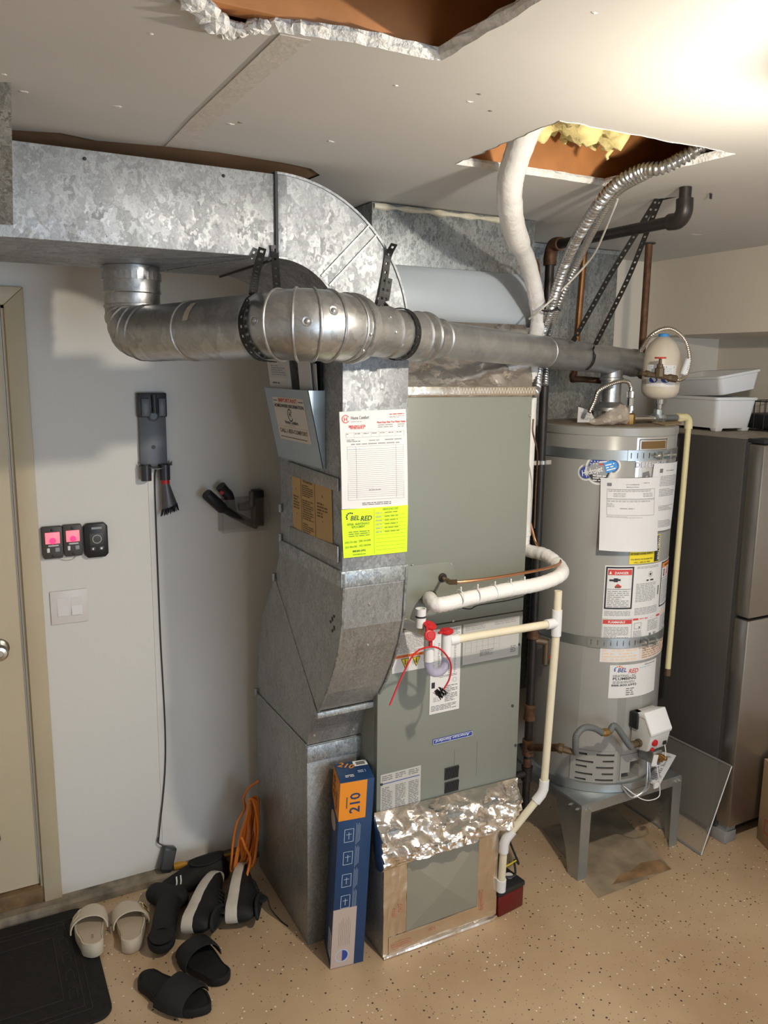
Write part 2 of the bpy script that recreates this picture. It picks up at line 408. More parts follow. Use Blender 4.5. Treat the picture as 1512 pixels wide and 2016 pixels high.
# door, casing, threshold
dr = thing('door_1', None, None, (-0.28, WY+0.02, 0.09)); tag(dr, kind='structure')
bm = NB(); box(bm, -0.66, 0.150, WY+0.012, WY+0.05, 0.092, 2.13)
D = obj('door_leaf', bm, 'door_cream', dr)
for (a, b_, c, d) in ((-0.56, -0.30, 0.30, 0.86), (-0.20, 0.035, 0.30, 0.86), (-0.56, -0.30, 1.12, 1.95), (-0.20, 0.035, 1.12, 1.95)):
    bm = NB()
    for x0, x1, z0, z1 in ((a, b_, c, c+0.018), (a, b_, d-0.018, d), (a, a+0.018, c, d), (b_-0.018, b_, c, d)): box(bm, x0, x1, WY+0.004, WY+0.013, z0, z1)
    obj('panel_moulding', bm, 'door_cream', dr)
mat('satin_nickel', (0.55, 0.50, 0.42), 0.28, 1.0)
kc = ony(8, 1277, WY); kc.x = 0.075
bm = NB(); lathe(bm, (kc.x, WY+0.012, kc.z), (0, -1, 0), [(0, 0.034), (0.006, 0.034), (0.012, 0.028), (0.014, 0.014), (0.03, 0.013), (0.036, 0.02), (0.045, 0.027), (0.058, 0.028), (0.066, 0.022), (0.068, 0.012), (0.066, 0.011)], 24)
obj('door_knob', bm, 'satin_nickel', dr, smooth=True)
bm = NB(); box(bm, 0.153, 0.165, WY-0.002, WY+0.10, 0.03, 2.14); box(bm, -0.675, -0.662, WY-0.002, WY+0.10, 0.03, 2.14); box(bm, -0.675, 0.165, WY-0.002, WY+0.10, 2.128, 2.14)
obj('door_jamb', bm, 'trim_cream', dr)
bm = NB()
prism(bm, [(0.162, WY-0.018, 0.03), (0.222, WY-0.018, 0.03), (0.222, WY-0.018, 2.195), (0.162, WY-0.018, 2.137)], (0, 0.02, 0)); obj('trim_1', bm, 'trim_cream', kind='structure', bevel=0.003)
bm = NB(); prism(bm, [(-0.73, WY-0.018, 2.195), (0.2215, WY-0.018, 2.195), (0.1615, WY-0.018, 2.137), (-0.67, WY-0.018, 2.137)], (0, 0.02, 0)); obj('trim_2', bm, 'trim_cream', kind='structure', bevel=0.003)
bm = NB(); prism(bm, [(-0.73, WY-0.018, 0.03), (-0.67, WY-0.018, 0.03), (-0.67, WY-0.018, 2.137), (-0.73, WY-0.018, 2.195)], (0, 0.02, 0)); obj('trim_3', bm, 'trim_cream', kind='structure', bevel=0.003)
bm = NB(); box(bm, -0.67, 0.158, WY-0.012, WY+0.08, 0.03, 0.088); obj('trim_4', bm, 'sill_wood', kind='structure', bevel=0.004)
# join line of the wall covering beside the charger cord
bm = NB(); jx = ony(303, 1200, WY).x; box(bm, jx-0.003, jx, WY-0.0025, WY, 0.032, 1.55); obj('trim_5', bm, 'wall_white', kind='structure')

# ---- ceiling with two cut openings and the slit over the duct
def jag(a, b, n, amp, seed):
    rnd = random.Random(seed); a = Vector(a); b = Vector(b); d = (b-a).normalized(); nn = Vector((-d.y, d.x)); out = []
    for k in range(n):
        out.append(a.lerp(b, k/n) + nn*rnd.uniform(-amp, amp)*(0 if k == 0 else 1))
    return out
H1 = [(0.765, 0.80), (0.762, 1.247)]     # opening near the top of the picture, torn at one corner
e1 = onz(868, 117, CZ); 
tear = [onz(x, y, CZ) for x, y in ((868, 117), (790, 102), (700, 82), (600, 68), (560, 62), (520, 66), (505, 62), (470, 75), (440, 76), (425, 55), (410, 50), (395, 28), (372, 14), (345, 2))]
tear = [Vector((p.x, p.y)) for p in tear]
hole1 = jag((0.768, 0.78), (tear[0].x, tear[0].y), 14, 0.003, 1)
for a, b in zip(tear, tear[1:]): hole1 += jag(a, b, 4, 0.005, a.x*99)
hole1 += jag(tear[-1], (tear[-1].x-0.01, 0.78), 10, 0.006, 5) + [Vector((tear[-1].x-0.01, 0.78))]
c2 = [onz(x, y, CZ) for x, y in ((1097, 237), (1455, 302))]; X0, X1, Y0, Y1 = 1.150, 1.662, 1.408, 1.815
hole2 = jag((X0, Y0), (X1+0.012, Y0-0.006), 26, 0.004, 2) + jag((X1+0.012, Y0-0.006), (X1-0.02, Y1-0.01), 20, 0.003, 3) + jag((X1-0.02, Y1-0.01), (X0+0.01, Y1), 20, 0.002, 4) + jag((X0+0.01, Y1), (X0, Y0), 20, 0.005, 9)
slit = [onz(x, y, CZ) for x, y in ((-60, 248), (24, 256), (120, 262), (190, 277), (205, 278), (320, 288), (430, 300), (560, 321), (612, 332), (630, 345))]
slit = [Vector((p.x, p.y)) for p in slit]
slit = [Vector((-1.4, slit[0].y))] + slit
slit += [Vector((slit[-1].x-0.02, 2.30)), Vector((-1.4, 2.30))]
outer = [Vector(p) for p in ((-1.7, -3.45), (SX+0.02, -3.45), (SX+0.02, WY), (-1.7, WY))]
bm = NB(); TH = 0.016
for z in (CZ, CZ+TH):
    es = []
    for lp in (outer, hole1, hole2, slit):
        vs = [bm.verts.new((p.x, p.y, z)) for p in lp]; es += [bm.edges.new((vs[i], vs[(i+1) % len(vs)])) for i in range(len(vs))]
    bmesh.ops.triangle_fill(bm, use_beauty=True, edges=es)
rnd = random.Random(3)
CEIL = obj('ceiling', bm, 'ceiling_paint', kind='structure')
def rim(name, lp, flare, m, seed, mi=None):
    """broken plasterboard edge: the exposed core between the two faces"""
    bm = NB(); rd = random.Random(seed); n = len(lp); c = sum(lp, Vector((0, 0)))/n; R = []
    for k, (dz, fl) in enumerate(((-0.0015, -0.001), (0.004, flare*0.5), (0.010, flare), (TH+0.001, flare*0.6))):
        row = []
        for i, p in enumerate(lp):
            t = (lp[(i+1) % n]-lp[i-1]); nn = Vector((-t.y, t.x)).normalized()
            if nn.dot(c-p) < 0: nn = -nn
            q = p + nn*(fl + rd.uniform(-1, 1)*abs(flare)*0.5 if k else fl); row.append(Vector((q.x, q.y, CZ+dz)))
        R.append(row)
    loft(bm, R, False, True); return obj(name, bm, m, CEIL)
rim('broken_edge', hole1, 0.010, 'gypsum', 11); rim('broken_edge', hole2, 0.004, 'gypsum', 12); 
# torn lump of plasterboard core hanging at the corner of the first opening
bm = NB()
for k, (x, y, r) in enumerate(((425, 52, .022), (450, 66, .018), (475, 66, .014), (498, 62, .013), (405, 30, .02), (378, 8, .02), (520, 58, .010))):
    p = onz(x, y-8, CZ); R = []
    for i in range(9):
        t = PI*i/8; R.append([p + Vector((math.cos(2*PI*j/10)*math.sin(t)*r, math.sin(2*PI*j/10)*math.sin(t)*r, math.cos(t)*r*0.7))*(1+0.45*noise.noise(Vector((k*3+math.cos(j)*2, math.sin(j)*2, i)))) for j in range(10)])
    loft(bm, R)
obj('broken_lump', bm, 'gypsum', CEIL)
# paper tape on the board joint
mat('joint_tape', (0.60, 0.55, 0.50), 0.6, var=0.06, vscale=30, bump=0.15, bscale=90)
for (a, b_, c, d) in (((551, 66), (612, 78), (507, 164), (455, 158)), ((455, 158), (507, 164), (418, 240), (374, 235)), ((374, 235), (418, 240), (378, 290), (325, 287))):
    bm = NB(); q = [onz(*p, CZ-0.0006) for p in (a, b_, c, d)]; prism(bm, q, (0, 0, -0.0016)); obj('joint_tape', bm, 'joint_tape', CEIL)
mat('smudge', (0.16, 0.14, 0.12), 0.8); mat('nail_pop', (0.66, 0.63, 0.60), 0.6)
for k, (x, y, rx, m) in enumerate(((943, 185, 6, 'smudge'), (965, 218, 5, 'smudge'), (472, 241, 5, 'smudge'), (455, 244, 8, 'nail_pop'), (925, 200, 7, 'nail_pop'), (48, 180, 9, 'nail_pop'), (232, 209, 9, 'nail_pop'), (297, 66, 5, 'nail_pop'), (650, 278, 8, 'nail_pop'), (780, 168, 5, 'nail_pop'), (1170, 25, 8, 'nail_pop'), (1370, 462, 14, 'nail_pop'), (8, 146, 6, 'nail_pop'))):
    p = onz(x, y, CZ); a = onz(x+rx, y, CZ); rr = (a-p).length; bm = NB()
    R = []
    for (s, dz) in ((1, 0.0003), (0.75, -0.001), (0.3, -0.0018)): R.append([p + Vector((math.cos(2*PI*j/9)*rr*s*(1+0.35*math.sin(j*2.1+k)), math.sin(2*PI*j/9)*rr*s*0.55*(1+0.3*math.cos(j*1.7+k)), dz)) for j in range(9)])
    loft(bm, R); obj('paint_mark', bm, m, CEIL)
# framing and deck above the ceiling
for k, y in enumerate((0.70, 1.262, 1.828, 2.32)):
    bm = NB(); box(bm, -1.65, 2.94, y, y+0.038, CZ+TH+0.001, CZ+0.25); obj('trim_%d' % (10+k), bm, 'joist_wood', kind='structure', bevel=0.003)
bm = NB(); box(bm, -1.7, SX+0.1, -3.45, 3.0, CZ+0.252, CZ+0.28); obj('attic_deck', bm, 'joist_wood', kind='structure')
# brown board seen over the duct
mat('brown_board', (0.32, 0.19, 0.105), 0.8, var=0.12, vscale=8)
bm = NB(); prism(bm, [Vector((p.x, p.y, CZ+0.003)) for p in slit], (0, 0, 0.010)); obj('bare_board', bm, 'brown_board', CEIL)
# ================================================================ DUCTS, FURNACE, FLUE
galv('galv_bright', (0.22, 0.23, 0.245), (0.43, 0.45, 0.47), 52, 0.55, (0.46, 0.66))
galv('galv_riser', (0.19, 0.20, 0.205), (0.36, 0.375, 0.385), 52, 0.55, (0.48, 0.66))
galv('galv_dark', (0.20, 0.215, 0.22), (0.52, 0.55, 0.56), 60, 0.7, (0.38, 0.55), (1, 1, 0.6))
galv('galv_fine', (0.21, 0.21, 0.20), (0.40, 0.40, 0.39), 85, 0.6, (0.36, 0.5), (1, 1, 0.5))
galv('pipe_metal', (0.34, 0.345, 0.35), (0.54, 0.545, 0.55), 22, 0.9, (0.30, 0.42), (1, 1, 1))
galv('pipe_matt', (0.38, 0.39, 0.40), (0.52, 0.53, 0.54), 14, 0.85, (0.36, 0.45), (1, 1, 1))
mat('screw_zinc', (0.62, 0.62, 0.60), 0.3, 0.9); mat('seam_dark', (0.05, 0.05, 0.05), 0.7); mat('black_steel', (0.018, 0.018, 0.018), 0.45, 0.3)

# ---- overhead supply duct with its elbow
DY0, DY1, DZ0, DZ1 = 2.017, 2.505, 2.226, 2.428
md = thing('overhead_duct', 'long galvanized rectangular duct running along under the ceiling, curving down into an elbow', 'duct', (0.2, 2.26, DZ0))
bm = NB(); box(bm, -1.45, 0.752, DY0, DY1, DZ0, DZ1); obj('straight_section', bm, 'galv_bright', md, bevel=0.002)
EC = (0.755, 2.043); RO, RI = 0.388, 0.185
def arc(r, a0, a1, n): return [Vector((EC[0]+r*math.cos(a0+(a1-a0)*k/n), 0, EC[1]+r*math.sin(a0+(a1-a0)*k/n))) for k in range(n+1)]
out = arc(RO, PI/2, 0, 20); inn = arc(RI, 0, PI/2, 16)
bm = NB(); prism(bm, [Vector((p.x, DY0+0.002, p.z)) for p in out+inn], (0, DY1-DY0-0.004, 0)); obj('elbow', bm, 'galv_bright', md)
for r, n in ((RO, 28), (RI, 20)):      # folded lip standing along the curved edges of the cheek
    a = arc(r+0.003, PI/2, 0, n); b = arc(r-0.003, 0, PI/2, n); bm = NB(); prism(bm, [Vector((p.x, DY0-0.003, p.z)) for p in a+b], (0, 0.006, 0)); obj('folded_lip', bm, 'galv_bright', md)
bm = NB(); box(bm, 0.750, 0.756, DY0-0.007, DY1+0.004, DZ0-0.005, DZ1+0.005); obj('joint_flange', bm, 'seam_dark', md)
bm = NB(); box(bm, 0.757, 0.782, DY0-0.006, DY0+0.003, DZ0+0.003, DZ1-0.002); obj('joint_cleat', bm, 'galv_bright', md, bevel=0.001)
for off in (-0.016, 0.016):            # standing seam across the elbow cheek at 45 degrees
    d = Vector((1, 0, 1)).normalized(); nrm = Vector((-1, 0, 1)).normalized()
    p0 = Vector((EC[0], 0, EC[1])) + d*(RI+0.004) + nrm*off; p1 = Vector((EC[0], 0, EC[1])) + d*(RO-0.004) + nrm*off
    bm = NB(); prism(bm, [(p.x, DY0-0.003, p.z) for p in (p0-nrm*0.0022, p1-nrm*0.0022, p1+nrm*0.0022, p0+nrm*0.0022)], (0, 0.006, 0)); obj('cheek_seam', bm, 'galv_dark', md)
for y in (2.10, 2.26, 2.42):           # cross seams on the underside of the elbow
    pass
bm = NB()
for a, b in (((0.70, 2.05), (0.56, 2.49)), ((0.74, 2.02), (0.86, 2.49))):
    a = Vector((*a, DZ0-0.001)); b = Vector((*b, DZ0-0.001)); tube(bm, [a, b], 0.003, 6)
obj('underside_crease', bm, 'galv_dark', md)
for x in (0.30, 0.62):
    bm = NB(); ball(bm, (x, DY0-0.001, DZ1-0.02), 0.004, 8, 6); obj('screw', bm, 'seam_dark', md)

# ---- riser: upright section with offset down to the floor
RX0, RX1 = 0.940, 1.147
rs = thing('return_riser', 'tall galvanized duct riser with a swept offset, standing on the floor beside the furnace', 'duct', (1.04, 2.4, 0))
bm = NB(); box(bm, RX0, RX1, DY0, DY1, 1.372, 2.043); obj('upper_section', bm, 'galv_bright', rs, bevel=0.002)
bm = NB(); box(bm, RX0-0.006, RX1+0.006, DY0-0.007, DY1+0.006, 1.335, 1.383); obj('drive_collar', bm, 'galv_dark', rs, bevel=0.003)
fr = [(675, 1130), (674.5, 1160), (673, 1190), (671, 1240), (664, 1284), (654, 1325), (640, 1367), (625, 1400)]
bk = [(540, 1137), (546, 1112), (552.5, 1066)]
fr2 = [(622, 1405), (614, 1413), (608, 1438), (604, 1467)]; bk2 = [(504.5, 1362), (506.5, 1307), (510, 1262), (516.5, 1211), (525.5, 1177), (540, 1137)]
yz = lambda L: [(lambda p: (p.y, p.z))(onx(a, b, RX0)) for a, b in L]
up = yz(fr) + yz(bk); up[0] = (DY0, 1.36); up[-1] = (2.508, 1.36)
lw = yz(fr2) + yz(bk2)
bm = NB(); prism(bm, [(RX0, y, z) for y, z in up], (RX1-RX0, 0, 0)); obj('upper_offset', bm, 'galv_fine', rs, bevel=0.0)
bm = NB(); prism(bm, [(RX0+0.002, y, z) for y, z in lw], (RX1-RX0-0.004, 0, 0)); obj('lower_offset', bm, 'galv_fine', rs)
for x in (RX0+0.002, RX1-0.002):
    bm = NB(); tube(bm, spl([Vector((x, y-0.002, z)) for y, z in yz(fr)], 4), 0.0045, 8); obj('corner_seam', bm, 'galv_dark', rs, smooth=True)
p = yz([(625, 1402)])[0]; bm = NB(); box(bm, RX0-0.002, RX1+0.01, p[0]-0.004, p[0]+0.014, p[1]-0.022, p[1]-0.002); obj('fold_strip', bm, 'galv_dark', rs, bevel=0.003)
for a, b in (((541, 1137), (624, 1403)), ((504.5, 1362), (603, 1467)), ((552, 1065), (672, 1131))):
    bm = NB(); tube(bm, [onx(*a, RX0-0.0005), onx(*b, RX0-0.0005)], 0.0022, 6); obj('side_seam', bm, 'galv_dark', rs)
LY0 = lw[3][0]; LY1 = lw[4][0]; LZ = lw[3][1]
bm = NB(); box(bm, RX0, RX1, LY0, LY1, 0.0, LZ-0.004); obj('lower_section', bm, 'galv_fine', rs, bevel=0.002)
bm = NB(); box(bm, RX0-0.001, RX1+0.005, LY0-0.006, LY0+0.012, LZ-0.062, LZ-0.006); obj('lower_cleat', bm, 'galv_dark', rs, bevel=0.002)
for a, b in ((728, 1190), (724, 1270)):
    p = ony(a, b, yz([(672, b)])[0][0]-0.004); bm = NB(); ball(bm, p, 0.0045, 8, 6); obj('screw', bm, 'screw_zinc', rs)
for a, b in ((619, 1448), (696, 1436)):
    p = ony(a, b, 2.262); bm = NB(); ball(bm, p, 0.004, 8, 6); obj('screw', bm, 'screw_zinc', rs)
for a, b in ((552, 1000), (552, 1058), (539, 1136), (504, 1362)):      # folded tabs standing off the back corner
    p = onx(a, b, RX0-0.006); bm = NB(); rotbox(bm, p, (0.010, 0.012, 0.028)); obj('corner_tab', bm, 'galv_dark', rs, bevel=0.002)
p = onx(660, 1228, RX0-0.0008); bm = NB()
for k in range(5):
    q = p + Vector((0, 0.01+0.012*(k % 3), 0.02-0.012*k)); prism(bm, [q + Vector((0, math.cos(2*PI*j/7)*0.006, math.sin(2*PI*j/7)*(0.005+0.003*(k % 2)))) for j in range(7)], (0.0006, 0, 0))
obj('rust_spot', bm, 'seam_dark', rs)

# ---- wide sheet hanger at the picture's edge
bm = NB()
q = [onz(-70, 160, CZ), onz(22, 162, CZ), ony(26, 447, DY0-0.008), ony(-70, 440, DY0-0.008)]
prism(bm, q, (0, 0.003, 0)); S = obj('sheet_hanger', bm, 'galv_dark', label='wide dark sheet metal hanger dropping from ceiling to the overhead duct', cat='hanger')
bm = NB(); q = [ony(-70, 438, DY0-0.012), ony(26, 443, DY0-0.012), ony(28, 467, DY0-0.012), ony(-70, 461, DY0-0.012)]; prism(bm, q, (0, 0.003, 0)); obj('folded_end', bm, 'galv_dark', S)

# ---- plenum over the furnace
mat('furnace_enamel', (0.225, 0.238, 0.205), 0.42, 0.0, var=0.025, vscale=2.5, spec=0.4)
mat('primed_white', (0.42, 0.46, 0.50), 0.45, 0.05, var=0.03, vscale=3)
mat('caulk', (0.62, 0.58, 0.46), 0.7, var=0.1, vscale=40)
def foil_mat(name, col, strength, scale):
    m = mat(name, col, 0.22, 1.0); nt = m.node_tree; b = nt.nodes['Principled BSDF']
    tc = nt.nodes.new('ShaderNodeTexCoord'); n = nt.nodes.new('ShaderNodeTexVoronoi'); n.feature = 'SMOOTH_F1'; n.inputs['Scale'].default_value = scale
    w_ = nt.nodes.new('ShaderNodeTexNoise'); w_.inputs['Scale'].default_value = scale*0.45; w_.inputs['Detail'].default_value = 5
    mx = nt.nodes.new('ShaderNodeMix'); mx.data_type = 'VECTOR'; mx.inputs[0].default_value = 0.25
    nt.links.new(tc.outputs['Object'], w_.inputs['Vector']); nt.links.new(tc.outputs['Object'], mx.inputs[4]); nt.links.new(w_.outputs['Color'], mx.inputs[5])
    nt.links.new(mx.outputs[1], n.inputs['Vector'])
    bp = nt.nodes.new('ShaderNodeBump'); bp.inputs['Strength'].default_value = strength; bp.inputs['Distance'].default_value = 0.02
    nt.links.new(n.outputs['Distance'], bp.inputs['Height']); nt.links.new(bp.outputs['Normal'], b.inputs['Normal'])
foil_mat('foil', (0.86, 0.81, 0.76), 0.7, 11); foil_mat('foil_tape', (0.82, 0.76, 0.68), 0.3, 14)
FY, FX0, FX1, FZ0, FZ1 = 2.17, 1.137, 1.712, 0.46, 1.876
pl = thing('supply_plenum', 'galvanized plenum box over the furnace, rising to the ceiling, with a pale primed metal panel', 'duct', (1.5, 2.6, FZ1))
bm = NB(); box(bm, 1.185, 1.818, 2.33, 2.86, 2.10, CZ-0.002); obj('plenum_box', bm, 'galv_dark', pl, bevel=0.002)
bm = NB(); prism(bm, [(1.165, 2.316, 2.275), (1.165, 2.300, 2.252), (1.165, 2.296, 2.130), (1.165, 2.314, 2.098), (1.165, 2.328, 2.098), (1.165, 2.328, 2.275)], (0.635, 0, 0)); obj('primed_panel', bm, 'primed_white', pl, bevel=0.003)
bm = NB(); tube(bm, dens([(1.19, 2.327, CZ-0.014), (1.70, 2.327, CZ-0.014)], 0.04), [0.008+0.004*math.sin(k*2.3) for k in range(len(dens([(1.19, 2.327, 0), (1.70, 2.327, 0)], 0.04)))], 8); obj('caulk_bead', bm, 'caulk', pl, smooth=True)
bm = NB(); rows = []
for j in range(15):
    t = j/14; r = []
    for i in range(41):
        x = FX0+0.005 + (FX1-FX0-0.01 + 0.06*t)*i/40; y = FY-0.004 + 0.13*t; z = FZ1-0.01 + (2.115-FZ1)*t
        d = 0.010*noise.noise(Vector((x*14, z*20, 1))) + 0.012*noise.noise(Vector((x*5, z*9, 4)))*math.sin(PI*t)
        if t < 0.15: d *= 0.2
        r.append(Vector((x, y-abs(d)-0.006*math.sin(PI*t), z)))
    rows.append(r)
back = [[Vector((p.x, p.y+0.008, p.z)) for p in r] for r in rows]
for r in (rows, back): loft(bm, r, False, False)
obj('foil_insulation', bm, 'foil', pl, smooth=True, sharp=60, label='crinkled foil-faced insulation under the panel')
mat('scrim_white', (0.75, 0.72, 0.66), 0.6)
bm = NB(); box(bm, FX0+0.004, FX1+0.004, FY-0.012, FY+0.004, FZ1-0.006, FZ1+0.022); obj('foil_edge_strip', bm, 'foil_tape', pl, bevel=0.002)
P = Print(plane_map((FX0+0.25, FY-0.0125, FZ1-0.004), (1, 0, 0), (0, 0, 1)))
for k in range(28):
    for s in (0, 1):
        a = 0.0115*k; b = a+0.0058
        u0, u1 = (a, b) if s == 0 else (b, a+0.0115); v0, v1 = (0.003, 0.022) if s == 0 else (0.022, 0.003)
        P.poly([(u0, v0), (u0+0.0012, v0), (u1+0.0012, v1), (u1, v1)], 'scrim_white')
P.done(pl, 'zigzag_stitching')

# ---- chimney-like duct behind the heater
bm = NB(); box(bm, 1.95, 2.572, 2.715, 2.88, 0.55, CZ-0.002); B = obj('wall_duct', bm, 'galv_dark', label='flat dark galvanized duct standing against the back wall behind the water heater', cat='duct', bevel=0.002)
bm = NB(); box(bm, 1.955, 2.585, 2.705, 2.716, CZ-0.02, CZ-0.004); obj('top_flange', bm, 'galv_dark', B)

# ---- furnace
fu = thing('furnace', 'grey-green upright furnace cabinet covered in stickers, standing on a taped base box', 'furnace', (1.42, 2.5, 0))
bm = NB(); box(bm, FX0, FX1, FY+0.02, 2.86, FZ0, FZ1); obj('cabinet', bm, 'furnace_enamel', fu, bevel=0.003)
seam = 1.121
bm = NB(); box(bm, FX0+0.001, FX1-0.001, FY, FY+0.022, seam+0.0015, FZ1-0.004); UP = obj('coil_panel', bm, 'furnace_enamel', fu, bevel=0.003)
bm = NB(); box(bm, FX0+0.001, FX1-0.001, FY, FY+0.022, FZ0+0.005, seam-0.0015); LP = obj('door_panel', bm, 'furnace_enamel', fu, bevel=0.003)
a = ony(800, 1112, FY); b = ony(886, 1106, FY); c = ony(893, 1216, FY)
px1 = c.x; pz0 = seam+0.004; pz1 = b.z
bm = NB(); pol = [(FX0+0.02, pz0), (px1, pz0), (px1, pz1-0.03), (px1-0.008, pz1-0.01), (px1-0.03, pz1), (FX0+0.02, pz1)]
prism(bm, [(x, FY-0.003, z) for x, z in pol], (0, 0.004, 0)); AP = obj('access_plate', bm, 'furnace_enamel', fu, bevel=0.001)
bm = NB(); tube(bm, [(x, FY-0.0005, z) for x, z in pol[1:]], 0.0022, 6); obj('plate_edge', bm, 'furnace_enamel', AP)
mat('rubber', (0.02, 0.02, 0.02), 0.7)
G1 = ony(871, 1137, FY-0.004); G2 = ony(846, 1178, FY-0.004)
for g, r in ((G1, 0.015), (G2, 0.026)):
    bm = NB(); lathe(bm, (g.x, FY-0.002, g.z), (0, -1, 0), [(0, r), (0.005, r), (0.007, r*0.8), (0.007, r*0.5)], 20); obj('grommet', bm, 'rubber', AP, smooth=True)
for (x, y), par in (((813, 1112), UP), ((889, 1111), UP), ((893, 1222), UP), ((1044, 818), UP), ((1023, 1269), LP), ((1016, 1468), LP), ((752, 1545), LP), ((1010, 1390), LP)):
    p = ony(x, y, FY-0.004); bm = NB(); lathe(bm, (p.x, FY+0.001, p.z), (0, -1, 0), [(0, 0.005), (0.004, 0.005), (0.006, 0.003)], 10); obj('screw', bm, 'seam_dark' if y > 1260 else 'screw_zinc', par)
for a_, b_ in (((895, 1476), (895, 1506)), ((940, 1459), (938, 1528))):
    bm = NB(); tube(bm, [ony(*a_, FY-0.0005), ony(*b_, FY-0.0005)], 0.0012, 5); obj('knockout_line', bm, 'furnace_enamel', LP)
for y0, y1 in ((1509, 1534), (1537, 1560)):
    a = ony(875, (y0+y1)/2+1, FY); b = ony(902, (y0+y1)/2-3, FY); hh = (ony(888, y0, FY).z-ony(888, y1, FY).z)/2; zc = (a.z+b.z)/2
    bm = NB(); box(bm, a.x, b.x, FY-0.003, FY+0.002, zc-hh+0.002, zc+hh-0.002); gr = obj('vent_grille', bm, 'seam_dark', LP)
    for k in range(9):
        x = a.x + (b.x-a.x)*(k+0.5)/9; bm = NB(); rotbox(bm, (x, FY-0.004, zc), (0.0022, 0.003, hh*1.7), (0, 0.12, 0)); obj('grille_slat', bm, 'black_steel', gr)
# base box with foil tape
BX1 = ony(962, 1700, 2.12).x; BY = 2.112
BX1 = onz(966, 1797, 0).x
bm = NB(); box(bm, FX0, BX1, BY, 2.84, 0.0, FZ0); bb = obj('base_box', bm, 'galv_fine', fu, bevel=0.002)
mat('card_grey', (0.27, 0.255, 0.20), 0.6, var=0.05, vscale=4)
fa, fb = ony(800, 1740, BY), ony(928, 1690, BY); fc_ = ony(793, 1845, BY); fd = ony(925, 1800, BY)
bx0, bx1, bz0, bz1 = FX0+0.088, BX1-0.085, 0.075, 0.335
bm = NB(); xm, zm = (bx0+bx1)/2, (bz0+bz1)/2
for q in (((bx0, bz0), (bx1, bz0)), ((bx1, bz0), (bx1, bz1)), ((bx1, bz1), (bx0, bz1)), ((bx0, bz1), (bx0, bz0))):   # shallow pressed X in the sheet
    bm.faces.new([bm.verts.new((q[0][0], BY-0.002, q[0][1])), bm.verts.new((q[1][0], BY-0.002, q[1][1])), bm.verts.new((xm, BY-0.024, zm))])
bmesh.ops.remove_doubles(bm, verts=bm.verts, dist=1e-5); obj('pressed_panel', bm, 'card_grey', bb)
mat('tape_red', (0.52, 0.16, 0.12), 0.5)
tapes = [((FX0, 0.0), (bx0, 0.40)), ((bx1, 0.0), (BX1, 0.40)), ((FX0+0.02, 0.0), (BX1-0.01, bz0)), ((FX0, bz1), (BX1, 0.42))]
for k, ((x0, z0), (x1, z1)) in enumerate(tapes):
    mp = plane_map((x0, BY-0.001-0.0012*k, z0), (1, 0, 0), (0, 0, 1)); 
    T = sheet('foil_tape', mp, x1-x0, z1-z0, 'foil_tape', bb, 14, 10, 0.0008, curl=lambda a, b, k=k: 0.0035*abs(noise.noise(Vector((a*3+k*7, b*4, k)))))
    P = Print(lambda u, v, h, mp=mp: mp(u, v, h+0.004))
    if k == 0: P.text('2022', 0.045, 0.16, 0.016, 'tape_red', rot=PI/2, bold=False); P.text('2022', 0.068, 0.17, 0.016, 'tape_red', rot=PI/2, bold=False)
    if k == 1: P.outline(0.010, 0.055, 0.026, 0.13, 0.0015, 'tape_red'); P.text('NASHUA', 0.022, 0.092, 0.010, 'tape_red', rot=PI/2, width=0.06, bold=False)
    if k == 2: P.outline(0.012, 0.03, 0.085, 0.046, 0.0015, 'tape_red'); P.text('NASHUA', 0.048, 0.034, 0.010, 'tape_red', width=0.06, bold=False); P.text('2022', 0.17, 0.045, 0.014, 'tape_red', bold=False)
    P.done(T, 'red_print')
bm = NB(); tube(bm, [(FX0+0.0, BY-0.004, 0.006), (FX0+0.2, BY-0.006, 0.008), (BX1-0.02, BY-0.006, 0.006), (BX1+0.0, BY-0.004, 0.01)], [0.006, 0.009, 0.010, 0.007], 8); obj('foil_bottom_edge', bm, 'foil', bb, smooth=True)
# foil wrap bulging between the cabinet and the base box
bm = NB(); rows = []; NX, NZ = 70, 34
tl, tr = ony(738, 1600, FY-0.004), ony(1016, 1531, FY-0.004); bl = Vector((FX0-0.012, BY-0.002, 0.325)); br = Vector((BX1+0.02, BY-0.002, 0.345))
for j in range(NZ+1):
    t = j/NZ; r = []
    for i in range(NX+1):
        s = i/NX; p = (tl*(1-s)+tr*s)*(1-t) + (bl*(1-s)+br*s)*t
        bulge = 0.085*math.sin(PI*min(1, t*1.02))**0.8 * (0.75+0.25*math.sin(PI*s)) * (0.55+0.45*t)
        cr = 0.026*noise.noise(Vector((s*7, t*4, 2))) + 0.015*noise.noise(Vector((s*17, t*11, 5))) + 0.012*abs(noise.noise(Vector((s*6+t*3, t*16, 8)))) + 0.006*noise.noise(Vector((s*45, t*30, 3)))
        k = min(1, t*7, (1-t)*9)
        p = p + Vector((0.02*math.sin(PI*t)*(2*s-1)*0.5, -bulge - cr*k, 0.012*noise.noise(Vector((s*5, t*5, 9)))*k))
        r.append(p)
    rows.append(r)
loft(bm, rows, False, False)
for s in (0, NX):      # foil returns at both ends back to the cabinet
    e = [r[s] for r in rows]; loft(bm, [e, [Vector((p.x+(0.006 if s else -0.004), p.y*0.5+2.16*0.5, p.z)) for p in e], [Vector((p.x*0.3+(FX1 if s else FX0)*0.7, 2.19, p.z)) for p in e]], False, False)
obj('foil_wrap', bm, 'foil', fu, smooth=True, sharp=35, label='crumpled silver foil wrapped round the furnace base')

